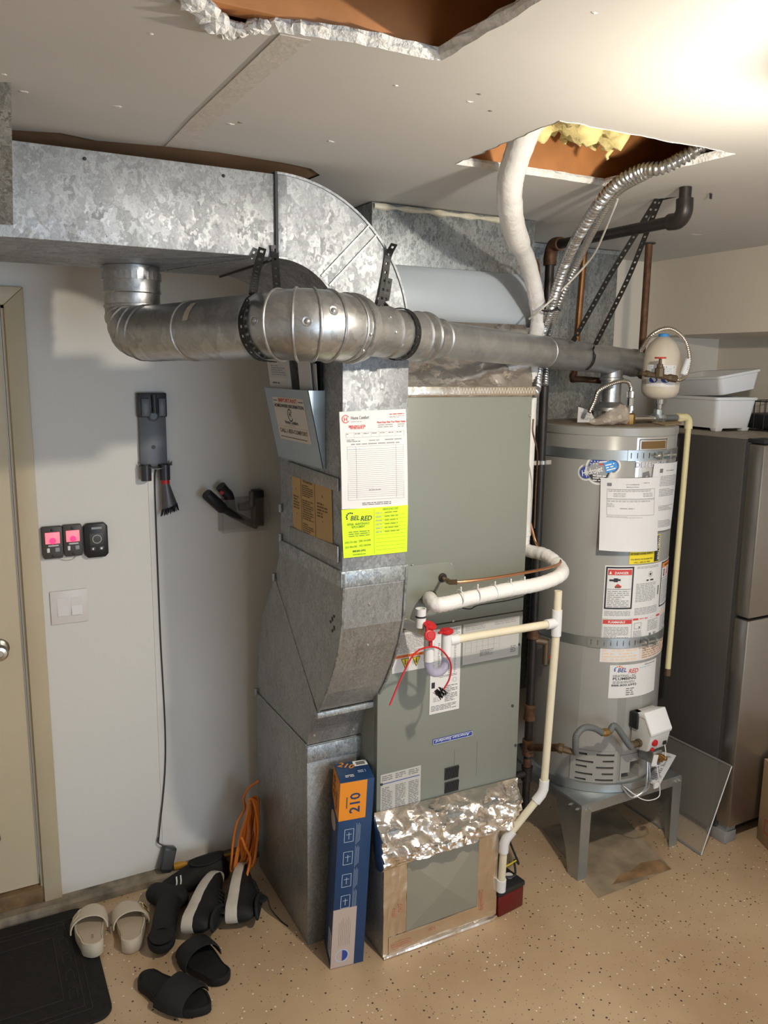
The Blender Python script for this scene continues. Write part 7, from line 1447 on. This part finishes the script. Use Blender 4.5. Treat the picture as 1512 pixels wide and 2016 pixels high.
for j in range(16):
    for q_ in (1.0, 0.6):
        p = cc + (e_[j]-cc)*0.93*q_; bm = NB(); d = (p-cc)*0.28; tube(bm, [p+Vector((0, 0, 0.003)), p+Vector((d.x, d.y, -0.024))], [0.0022, 0.0012], 4); obj('bristle_tuft', bm, 'black_plastic', t2)
# charger cord and brick
bm = NB(); cx_ = ony(306, 1000, WY).x; top_ = Vector((x0+w_*0.58, WY-0.006, z0-0.005)); ck2 = ony(313, 1665, WY-0.02)
tube(bm, spl([top_, Vector((cx_, WY-0.004, z0-0.09)), Vector((cx_-0.001, WY-0.004, 1.0)), Vector((cx_+0.001, WY-0.004, 0.5)), Vector((ck2.x, WY-0.012, ck2.z+0.01))], 10), 0.0026, 8); cord_bm = bm
bt = ony(327, 1686, WY-0.03)
t = thing('charger_brick', 'black charger brick leaning on the wall, its thin cord running up to the vacuum dock', 'charger', (bt.x, WY-0.04, 0.03))
obj('power_cord', cord_bm, 'dock_dark', t, smooth=True)
MB_ = Matrix.Translation((bt.x, WY-0.032, 0.032)) @ Matrix.Rotation(math.radians(-14), 4, 'Y') @ Matrix.Rotation(math.radians(-10), 4, 'X') @ Matrix.Rotation(math.radians(28), 4, 'Z')
MB_ = Matrix.Translation((bt.x-0.012, WY-0.045, 0.032)) @ Matrix.Rotation(math.radians(18), 4, 'Y') @ Matrix.Rotation(math.radians(-12), 4, 'X')
bm = NB(); box(bm, -0.026, 0.026, -0.014, 0.026, 0.008, 0.098, MB_); obj('brick', bm, 'dock_dark', t, bevel=0.007)
bm = NB(); box(bm, -0.020, 0.020, -0.0148, -0.0135, 0.018, 0.088, MB_); obj('rating_label', bm, 'opener_grey', t)
bm = NB(); tube(bm, spl([MB_ @ Vector((-0.005, 0.006, 0.094)), Vector((ck2.x, WY-0.015, ck2.z+0.008)), Vector((ck2.x, WY-0.012, ck2.z+0.03))], 4), 0.0026, 8); obj('strain_relief', bm, 'dock_dark', t, smooth=True)
# clear wall tray with vacuum tools
clear('clear_tray', (0.55, 0.52, 0.48), 0.13)
tr0, tr1, tz0, tz1 = ony(436, 1000, WY-0.05).x, ony(532, 1000, WY-0.05).x, ony(470, 1046, WY-0.05).z, ony(470, 982, WY-0.05).z
tr1 = min(tr1, 1.02)
t = thing('wall_tray', 'clear plastic tray fixed to the wall holding black vacuum tools', 'tray', ((tr0+tr1)/2, WY, tz0))
for nm, b_ in (('front_wall', (tr0, tr1, WY-0.062, WY-0.060, tz0, tz1)), ('back_wall', (tr0, tr1, WY-0.003, WY-0.001, tz0, tz1)), ('end_wall', (tr0, tr0+0.002, WY-0.060, WY-0.003, tz0, tz1)), ('end_wall', (tr1-0.002, tr1, WY-0.060, WY-0.003, tz0, tz1)), ('floor_plate', (tr0, tr1, WY-0.062, WY-0.001, tz0-0.002, tz0))):
    bm = NB(); box(bm, *b_); obj(nm, bm, 'clear_tray', t)
TYw = WY-0.035
a0, a1, a2 = ony(406, 972, TYw-0.04), ony(440, 1003, TYw-0.02), ony(505, 1036, TYw)
t = thing('crevice_tool', 'long black crevice tool slanting across the clear wall tray', 'vacuum tool', a2)
d_ = (a1-a0).normalized(); bm = NB(); tube(bm, [a0, a0+d_*0.005, a0.lerp(a1, 0.9), a1], [0.0185, 0.021, 0.021, 0.017], 16); obj('cuff', bm, 'black_plastic', t, smooth=True, sharp=50)
bm = NB(); tube(bm, [a1-d_*0.01, a1.lerp(a2, 0.3), a1.lerp(a2, 0.75), a2], [0.017, 0.018, 0.017, 0.014], 12, squash=0.85); obj('nozzle', bm, 'opener_black', t, smooth=True, sharp=50)
bm = NB(); p = a0.lerp(a1, 0.55)+Vector((0, -0.01, 0.012)); tube(bm, [p-d_*0.014, p+d_*0.014], 0.006, 8); obj('red_latch', bm, 'tool_red', t)
c0_, c1_, c2_ = ony(434, 957, TYw-0.02), ony(450, 976, TYw-0.01), ony(455, 1000, TYw+0.01)
t = thing('angle_adapter', 'bent black vacuum elbow adapter with a red latch in the wall tray', 'vacuum tool', c2_)
bm = NB(); tube(bm, spl([c0_, c0_.lerp(c1_, 0.6), c1_, c2_, c2_+Vector((0.002, 0, -0.02))], 5), 0.019, 14); obj('elbow_tube', bm, 'black_plastic', t, smooth=True)
bm = NB(); p = ony(436, 970, TYw-0.03); rotbox(bm, p, (0.014, 0.008, 0.012), (0, 0.6, 0)); obj('red_latch', bm, 'tool_red', t)
m0, m1 = ony(470, 998, TYw), ony(505, 994, TYw); 
t = thing('mini_turbo_tool', 'black motorised vacuum head standing at the tray end beside the riser', 'vacuum tool', ony(518, 1034, TYw))
bm = NB(); xh = min(ony(518, 1000, TYw).x, 0.985); zt_, zb_ = ony(518, 962, TYw).z, ony(518, 1034, TYw).z
box(bm, xh-0.022, xh+0.022, TYw-0.026, TYw+0.02, zb_, zt_); obj('head', bm, 'opener_black', t, bevel=0.009)
bm = NB(); tube(bm, [(xh-0.026, TYw-0.02, zt_-0.006), (xh-0.026, TYw-0.02, (zt_+zb_)/2+0.01)], 0.011, 14); obj('roller', bm, 'tool_grey', t, smooth=True)
bm = NB(); tube(bm, [m0, m1, Vector((xh-0.015, TYw, m1.z))], [0.016, 0.021, 0.024], 14); obj('neck', bm, 'black_plastic', t, smooth=True)

# ================================================================ CORD, MAT AND SHOES
mat('orange_cord', (0.62, 0.16, 0.015), 0.5)
cy0 = 2.715; jit = random.Random(31)
def cp(x, y, dy=0): p = ony(x+jit.uniform(-4.5, 4.5), y, cy0+dy); p.z = max(p.z, 0.008); p.x = min(p.x, 0.932); return p
rnd = random.Random(12)
ex = thing('extension_cord', 'bundled orange extension cord hanging in the corner between wall and riser', 'cord', cp(480, 1715))
pts = [cp(513, 1537, -0.0), cp(490, 1552, 0.01), cp(478, 1572, 0.0), cp(485, 1592, 0), cp(470, 1620, -0.01), cp(462, 1655, -0.01), cp(454, 1690, -0.02), cp(458, 1712, -0.02)]
top_n = 7
for k in range(top_n):
    dy = -0.035+0.012*k; a = rnd.uniform(-4, 4)
    pts += [cp(458+5*k, 1714+a*0.5, dy), cp(463+5*k, 1688, dy-0.006), cp(478+3.0*k+a*0.5, 1640, dy), cp(486+1.6*k, 1602+a, dy), cp(491+1.5*k, 1574+a, dy), cp(500+0.8*k, 1580+a, dy), cp(503+0.6*k+a*0.3, 1625, dy-0.004), cp(508-2.2*k+a*0.8, 1668, dy), cp(500-4*k, 1704+a*0.5, dy-0.01)]
pts += [cp(476, 1652, -0.06), cp(480, 1668, -0.07), cp(492, 1690, -0.07), cp(490, 1722, -0.10), cp(489, 1730, -0.11)]
bm = NB(); tube(bm, spl(pts, 6), 0.0048, 8); obj('cable', bm, 'orange_cord', ex, smooth=True)
mat('yellow_plug', (0.55, 0.28, 0.02), 0.45)
yp = onz(346, 1704, 0.035); yp.y = min(yp.y, 2.868)
pl0, pl1 = Vector((yp.x-0.012, 2.872, 0.044)), Vector((yp.x+0.035, 2.868, 0.045))
t = thing('yellow_plug', 'amber yellow cord connector lying on the kerb beside the charger brick', 'plug', pl0)
bm = NB(); tube(bm, [pl0, pl0.lerp(pl1, 0.5), pl1], [0.013, 0.014, 0.010], 12); obj('plug_body', bm, 'yellow_plug', t, smooth=True, sharp=50)
bm = NB(); tube(bm, spl([pl1, pl1+Vector((0.05, -0.004, -0.002)), pl1+Vector((0.12, -0.006, -0.005)), pl1+Vector((0.20, -0.01, -0.008))], 5), 0.0055, 8); obj('plug_lead', bm, 'yellow_plug', t, smooth=True)
# door mat
mat('mat_rubber', (0.009, 0.0085, 0.0085), 0.75, var=0.3, vscale=60, bump=0.3, bscale=200); mat('mat_rib', (0.022, 0.021, 0.022), 0.6)
mx0, mx1, my0, my1 = -0.42, 0.298, 2.27, 2.842; r = 0.05
outl = []
for cx, cy, a0 in ((mx1-r, my1-r, 0), (mx0+r, my1-r, PI/2), (mx0+r, my0+r, PI), (mx1-r, my0+r, 1.5*PI)):
    for k in range(7): a = a0+PI/2*k/6; outl.append((cx+math.cos(a)*r, cy+math.sin(a)*r))
t = thing('door_mat', 'black rubber door mat with raised line pattern on the floor at the door', 'mat', ((mx0+mx1)/2, (my0+my1)/2, 0))
bm = NB(); loft(bm, [[Vector((x, y, 0.0)) for x, y in outl], [Vector((x, y, 0.006)) for x, y in outl], [Vector(((x-0.0)*0.99-0.0006, (y-2.55)*0.99+2.55, 0.008)) for x, y in outl]]); obj('base', bm, 'mat_rubber', t)
for k, ins in enumerate((0.055, 0.075, 0.13)):
    for a, b in (((mx1-ins, my0+ins), (mx1-ins, my1-ins)), ((mx0+ins, my0+ins), (mx1-ins, my0+ins)), ((mx0+ins, my1-ins), (mx1-ins, my1-ins))):
        bm = NB(); ln = Vector((b[0]-a[0], b[1]-a[1], 0)); tube(bm, [Vector((*a, 0.008)), Vector((*b, 0.008))], 0.0022, 5); obj('rib', bm, 'mat_rib', t)
for k in range(5):
    for j in range(2):
        bm = NB(); cx, cy = mx1-0.10, my0+0.12+0.085*k; tube(bm, [Vector((cx-0.012+0.024*j, cy, 0.008)), Vector((cx-0.012+0.024*j, cy+0.04, 0.008)), Vector((cx+0.012-0.01*j, cy+0.055, 0.008))], 0.002, 5); obj('rib', bm, 'mat_rib', t)

def foot_outline(L, W, n=28, left=1):
    """plan of a sole: heel at y=0, toe at y=L"""
    out = []
    for k in range(n):
        a = 2*PI*k/n; y = L/2 - L/2*math.cos(a); s = y/L
        half = W*(0.36 + 0.14*math.sin(PI*min(1, max(0, (s-0.25)/0.75))) + 0.0*s)*min(1, (s/0.10)**0.5 if s < 0.10 else 1, ((1-s)/0.16)**0.5 if s > 0.84 else 1)
        x = half*(1 if a < PI else -1) + left*0.012*math.sin(PI*s)*W/0.1
        out.append((x, y))
    return out
def slide(name, label, heel, toe, W, th, m_sole, m_bed, m_strap, z0, hs=0.045, s0=0.42, s1=0.86, left=1, wedge=0.0, buckle=False, group=None):
    heel = Vector((heel[0], heel[1], z0)); toe = Vector((toe[0], toe[1], z0)); d = (toe-heel); L = d.length; d.normalize(); sx = Vector((d.y, -d.x, 0))
    T = lambda x, y, z: heel + sx*x + d*y + Vector((0, 0, z))
    O = foot_outline(L, W, 32, left); t = thing(name, label, 'sandal', heel.lerp(toe, 0.5), group)
    rise = lambda y: th + wedge*max(0, 1-y/L*1.4)
    bm = NB(); loft(bm, [[T(x*0.93, L/2+(y-L/2)*0.96, 0) for x, y in O], [T(x*0.99, y, 0.004) for x, y in O], [T(x, y, rise(y)*0.8) for x, y in O], [T(x*0.97, L/2+(y-L/2)*0.985, rise(y)) for x, y in O], [T(x*0.88, L/2+(y-L/2)*0.94, rise(y)) for x, y in O], [T(x*0.85, L/2+(y-L/2)*0.92, rise(y)-0.004) for x, y in O]]); obj('sole', bm, m_sole, t, smooth=True, sharp=50)
    bm = NB(); loft(bm, [[T(x*0.84, L/2+(y-L/2)*0.915, rise(y)-0.0042) for x, y in O], [T(x*0.84, L/2+(y-L/2)*0.915, rise(y)-0.0025) for x, y in O]]); obj('footbed', bm, m_bed, t, smooth=True, sharp=40)
    # strap: arch over the forefoot, with thickness
    ns, na = 8, 14; G = []
    for lv in (0.0, 0.004):
        rows = []
        for i in range(ns+1):
            y = L*(s0+(s1-s0)*i/ns); hw = max(abs(x) for x, yy in O if abs(yy-y) < L*0.09)*1.0; r = []
            xc = left*0.012*math.sin(PI*y/L)*W/0.1
            for k in range(na+1):
                a = PI*k/na; hh = hs*(1.0-0.35*(i/ns)**1.5)
                r.append(T(xc+math.cos(a)*(hw+lv-0.001), y + 0.02*math.sin(a)*(0.5-i/ns), rise(y)*0.55+math.sin(a)**0.8*(hh+lv)))
            rows.append(r)
        G.append(rows)
    bm = NB()
    for g in G: loft(bm, g, False, False)
    loft(bm, [G[0][0], G[1][0]], False, False); loft(bm, [G[0][-1], G[1][-1]], False, False); loft(bm, [[r[0] for r in G[0]], [r[0] for r in G[1]]], False, False); loft(bm, [[r[-1] for r in G[0]], [r[-1] for r in G[1]]], False, False)
    bmesh.ops.remove_doubles(bm, verts=bm.verts, dist=1e-5); ST_ = obj('strap', bm, m_strap, t, smooth=True, sharp=60)
    if buckle:
        for q in (0.30, 0.62):
            i = int(ns*q); k = int(na*(0.28 if left > 0 else 0.72)); p = G[1][i][k]; n_ = (p-T(0, L*0.6, rise(L*0.6)*0.5)).normalized(); a_, b_, _ = frame(n_, d)
            bm = NB(); pr4 = [p+n_*0.003+a_*u+b_*v for u, v in ((-0.014, -0.010), (0.014, -0.010), (0.014, 0.010), (-0.014, 0.010), (-0.014, -0.010))]; tube(bm, pr4, 0.0022, 6); obj('buckle', bm, buckle, ST_)
    P = Print(lambda u, v, h=0: T(u, v, rise(v)-0.002+h)); 
    if m_bed != 'shoe_black': P.text('VIVAIA', 0, L*0.22, 0.012, 'tanink', rot=PI/2, width=0.04); P.done(t, 'insole_mark')
    return t
mat('cream_leather', (0.62, 0.545, 0.43), 0.5); mat('cream_bed', (0.52, 0.43, 0.33), 0.6); mat('shoe_black', (0.006, 0.006, 0.0065), 0.7, var=0.2, vscale=40); mat('shoe_navy', (0.0095, 0.010, 0.0115), 0.75, var=0.2, vscale=50); mat('sole_white', (0.55, 0.50, 0.44), 0.6, var=0.08, vscale=20); mat('gold', (0.75, 0.58, 0.30), 0.25, 1.0)
slide('platform_sandal', 'cream platform slide sandal resting on the edge of the black door mat', (0.282, 2.540), (0.305, 2.775), 0.098, 0.03, 'cream_leather', 'cream_bed', 'cream_leather', 0.0095, 0.05, 0.50, 0.98, -1, 0.022, 'cream_leather', 'cream platform sandals by the door')
slide('platform_sandal', 'cream platform slide sandal with gold buckle standing on the bare floor', (0.395, 2.515), (0.418, 2.750), 0.098, 0.03, 'cream_leather', 'cream_bed', 'cream_leather', 0.0, 0.05, 0.50, 0.98, 1, 0.022, 'gold', 'cream platform sandals by the door')
slide('pool_slide', 'black pool slide with its toe tucked toward the black sneakers', (0.635, 2.240), (0.575, 2.465), 0.108, 0.03, 'shoe_black', 'shoe_black', 'shoe_navy', 0.0, 0.055, 0.48, 0.92, -1, 0.0, None, 'black pool slides')
slide('pool_slide', 'black pool slide lying alone on the open floor, heel toward the door mat', (0.400, 2.385), (0.560, 2.150), 0.108, 0.03, 'shoe_black', 'shoe_black', 'shoe_navy', 0.0, 0.055, 0.45, 0.82, 1, 0.0, None, 'black pool slides')
# slip-on boot lying on its side
t = thing('slip_on_boot', 'dark slip-on ankle boot lying on its side, opening toward the room', 'boot', onz(320, 1850, 0))
P0, P1, P2, P3, P4 = onz(319, 1846, 0.045), onz(326, 1800, 0.047), onz(333, 1768, 0.048), onz(312, 1757, 0.043), onz(292, 1757, 0.036)
Pm = P0 + (P0-P1).normalized()*0.012 + Vector((0, 0, 0.022)); path = spl([Pm, P0, P1, P2, P3, P4], 6); rad = [0.047, 0.047, 0.047, 0.0465, 0.046, 0.0455, 0.0445, 0.0435, 0.043, 0.0425, 0.042, 0.042, 0.042, 0.042, 0.0425, 0.043, 0.044, 0.046, 0.048, 0.048, 0.047, 0.046, 0.045, 0.044, 0.043, 0.042, 0.041, 0.039, 0.036, 0.030, 0.020]
bm = NB(); S_p = path[:31]; rad = (rad+[0.02]*8)[:len(S_p)]; tube(bm, S_p, rad, 20)
hb = onz(358, 1760, 0.045); tube(bm, spl([P2, hb, hb+(hb-P2).normalized()*0.02], 4), [0.046, 0.046, 0.045, 0.044, 0.043, 0.041, 0.036, 0.028, 0.016], 18)
[setattr(v.co, 'z', v.co.z*0.86) for v in bm.verts]; obj('boot_upper', bm, 'shoe_navy', t, smooth=True, sharp=70)
d_ = (path[0]-path[1]).normalized(); bm = NB(); lathe(bm, path[0]-d_*0.001, d_, [(0, 0.041), (0.002, 0.041), (0.0022, 0.001)], 20); obj('opening', bm, 'shoe_black', t)
# low black clog with three pale stripes, beside the kerb
t = thing('striped_clog', 'black low shoe with three white stripes lying along the kerb', 'shoe', onz(400, 1740, 0))
h0, h1 = onz(300, 1752, 0.0), onz(445, 1702, 0.0); h0 = Vector((0.530, 2.770, 0)); h1 = Vector((0.820, 2.795, 0)); d = (h1-h0).normalized(); L = (h1-h0).length; sx = Vector((d.y, -d.x, 0))
rings = []
for k in range(15):
    s = k/14; wd = 0.050*min(1, (s/0.12)**0.5 if s < 0.12 else 1, ((1-s)/0.1)**0.5 if s > 0.9 else 1)+0.002; hh = 0.045+0.05*max(0, min(1, (s-0.1)/0.4)) - 0.01*max(0, (s-0.75))*4*0; hh *= min(1, 0.35+s*5) * min(1, 0.5+(1-s)*6)
    rings.append([h0 + d*L*s + sx*wd*math.cos(2*PI*j/16)*(1 if math.sin(2*PI*j/16) < 0.2 else 0.85) + Vector((0, 0, hh*0.5+hh*0.5*max(-1, math.sin(2*PI*j/16)*1.15 if math.sin(2*PI*j/16) < 0 else math.sin(2*PI*j/16)))) for j in range(16)])
bm = NB(); loft(bm, rings); obj('shoe_upper', bm, 'shoe_black', t, smooth=True, sharp=70)
oc = h0 + d*L*0.68 + Vector((0, 0, 0.096)); bm = NB(); el = [oc + d*0.068*math.cos(2*PI*k/24) + sx*0.030*math.sin(2*PI*k/24) + Vector((0, 0, 0.004*math.cos(4*PI*k/24))) for k in range(25)]; tube(bm, el, 0.004, 6); obj('collar', bm, 'shoe_navy', t)
bm = NB(); loft(bm, [[oc + (p-oc)*0.95 + Vector((0, 0, 0.0005)) for p in el[:24]], [oc + (p-oc)*0.90 - Vector((0, 0, 0.003)) for p in el[:24]]]); obj('inside', bm, 'shoe_black', t)
for k in range(3):
    p = h0 + d*L*(0.19+0.055*k); bm = NB(); q_ = [p+sx*0.040+Vector((0, 0, 0.030)), p+sx*0.034+d*0.015+Vector((0, 0, 0.056)), p+sx*0.012+d*0.022+Vector((0, 0, 0.071))]; tube(bm, spl(q_, 4), 0.0035, 6, squash=0.6); obj('stripe', bm, 'whiteink', t)
# sneakers lying on their sides with white midsoles
def sneaker(label, a, b, L, z_roll, lace=True):
    a = Vector((*a, 0)); b = Vector((*b, 0)); d = (b-a); d.normalize(); up_ = Vector((d.y, -d.x, 0))       # shoe's own "up" lies along the floor, to the right
    tl_ = math.radians(z_roll); su = (up_*math.cos(tl_) + Vector((0, 0, 1))*math.sin(tl_)).normalized(); side = d.cross(su).normalized()
    if side.z < 0: side = -side
    base = Vector((a.x, a.y, 0.051)); T = lambda x, y, z: base + side*x + d*y + su*z
    t = thing('sneaker', label, 'shoe', (a+b)/2*1.0, 'black sneakers with white soles'); O = foot_outline(L, 0.098, 32)
    bm = NB(); loft(bm, [[T(x*0.94, y, 0.0) for x, y in O], [T(x*1.0, y, 0.006) for x, y in O], [T(x*1.03, y, 0.020+0.010*(1-y/L)) for x, y in O], [T(x*0.98, y, 0.030+0.012*(1-y/L)) for x, y in O]]); obj('midsole', bm, 'sole_white', t, smooth=True, sharp=55, label='white midsole')
    bm = NB(); loft(bm, [[T(x*0.90, L/2+(y-L/2)*0.97, -0.004) for x, y in O], [T(x*0.93, L/2+(y-L/2)*0.99, 0.0005) for x, y in O]]); obj('outsole', bm, 'shoe_black', t)
    rings = []
    for k in range(17):
        s = 0.015+0.97*k/16; y = L*s; hw = max([abs(x) for x, yy in O if abs(yy-y) < L*0.08] or [0.02])*0.93; hw *= min(1, (s/0.10)**0.5, ((1-s)/0.15)**0.5)
        hh = 0.105 if s < 0.12 else (0.105-0.012*math.sin(PI*(s-0.12)/0.26) if s < 0.38 else 0.100-0.062*min(1, ((s-0.38)/0.5)))
        hh *= min(1, 0.75+s*4) * min(1, 0.55+(1-s)*5); r = []
        for j in range(16):
            c_, s_ = math.cos(2*PI*j/16), math.sin(2*PI*j/16); z = 0.026 + max(0, s_)**0.75*(hh-0.026) - max(0, -s_)*0.008; nar = 1-0.42*max(0, s_)**2*(1 if s < 0.5 else 0.8)
            r.append(T(c_*hw*nar, y, z))
        rings.append(r)
    bm = NB(); loft(bm, rings); obj('upper', bm, 'shoe_black', t, smooth=True, sharp=70)
    co = T(0, L*0.20, 0.104); bm = NB(); el = [co + d*0.055*math.cos(2*PI*k/20) + side*0.027*math.sin(2*PI*k/20) + su*(0.006*math.cos(2*PI*k/20)**2) for k in range(21)]; tube(bm, el, 0.006, 8); obj('collar', bm, 'shoe_navy', t, smooth=True)
    bm = NB(); loft(bm, [[co+(p-co)*0.95 for p in el[:20]], [co+(p-co)*0.9-su*0.004 for p in el[:20]]]); obj('inside', bm, 'shoe_black', t)
    bm = NB(); q_ = [T(0, L*0.36, 0.100), T(0, L*0.32, 0.118), T(0, L*0.30, 0.128)]; tube(bm, q_, [0.020, 0.021, 0.016], 10, squash=0.3); obj('tongue', bm, 'shoe_navy', t, smooth=True)
    for k in range(4):
        y = L*(0.40+0.07*k); z = 0.102-0.009*k; bm = NB(); tube(bm, spl([T(-0.024, y, z-0.010), T(0, y+0.004, z+0.003), T(0.024, y, z-0.010)], 4), 0.0026, 6); obj('lace', bm, 'shoe_navy', t, smooth=True)
    if lace:
        p = T(0.01, L*0.38, 0.112); g = [p, p+su*0.02+Vector((0, 0, -0.02)), p+su*0.035-d*0.02+Vector((0, 0, -0.05))]; g.append(Vector((g[-1].x+0.02, g[-1].y-0.05, 0.004))); g.append(Vector((g[-1].x+0.012, g[-1].y-0.035, 0.003)))
        bm = NB(); tube(bm, spl(g, 6), 0.0022, 6); obj('loose_lace', bm, 'shoe_black', t, smooth=True)
    return t
sneaker('black sneaker with white midsole on its side, between the boot and its mate', (0.556, 2.492), (0.760, 2.745), 0.315, 10, False)
sneaker('black sneaker with white midsole on its side, against the orange cord, lace trailing', (0.705, 2.470), (0.860, 2.765), 0.315, 6, True)
# ================================================================ CEILING LAMP
mat('lamp_glass', (1.0, 0.905, 0.755), 0.4, emit=LAMP_EMIT)
mat('lamp_base', (0.75, 0.74, 0.70), 0.4)
lp = thing('ceiling_lamp_offscreen', 'lamp whose glow brightens the ceiling past the cut opening', 'lamp', LAMP_POS)
bm = NB(); lathe(bm, LAMP_POS-Vector((0, 0, 0.0005)), (0, 0, -1), [(0, 0.05), (0.01, 0.05), (0.02, 0.02), (0.03, 0.012), (0.085, 0.012), (0.09, 0.02), (0.125, 0.019)], 24); obj('lamp_holder', bm, 'lamp_base', lp)
BR, BC, A0 = 0.039, 0.178, math.radians(-9)      # opaque bulb housing above, glowing dome below
bm = NB(); lathe(bm, LAMP_POS, (0, 0, -1), [(0.1245, 0.0165), (0.135, 0.02), (0.150, 0.030), (BC-BR*math.sin(A0)-0.0005, BR*math.cos(A0))], 20); obj('bulb_housing', bm, 'lamp_base', lp, smooth=True)
bm = NB(); lathe(bm, LAMP_POS, (0, 0, -1), [(BC+BR*math.sin(-A0+(PI/2+A0)*k/10), max(0.001, BR*math.cos(-A0+(PI/2+A0)*k/10))) for k in range(11)], 18, cap=False); obj('bulb_dome_offscreen', bm, 'lamp_glass', lp, smooth=True)
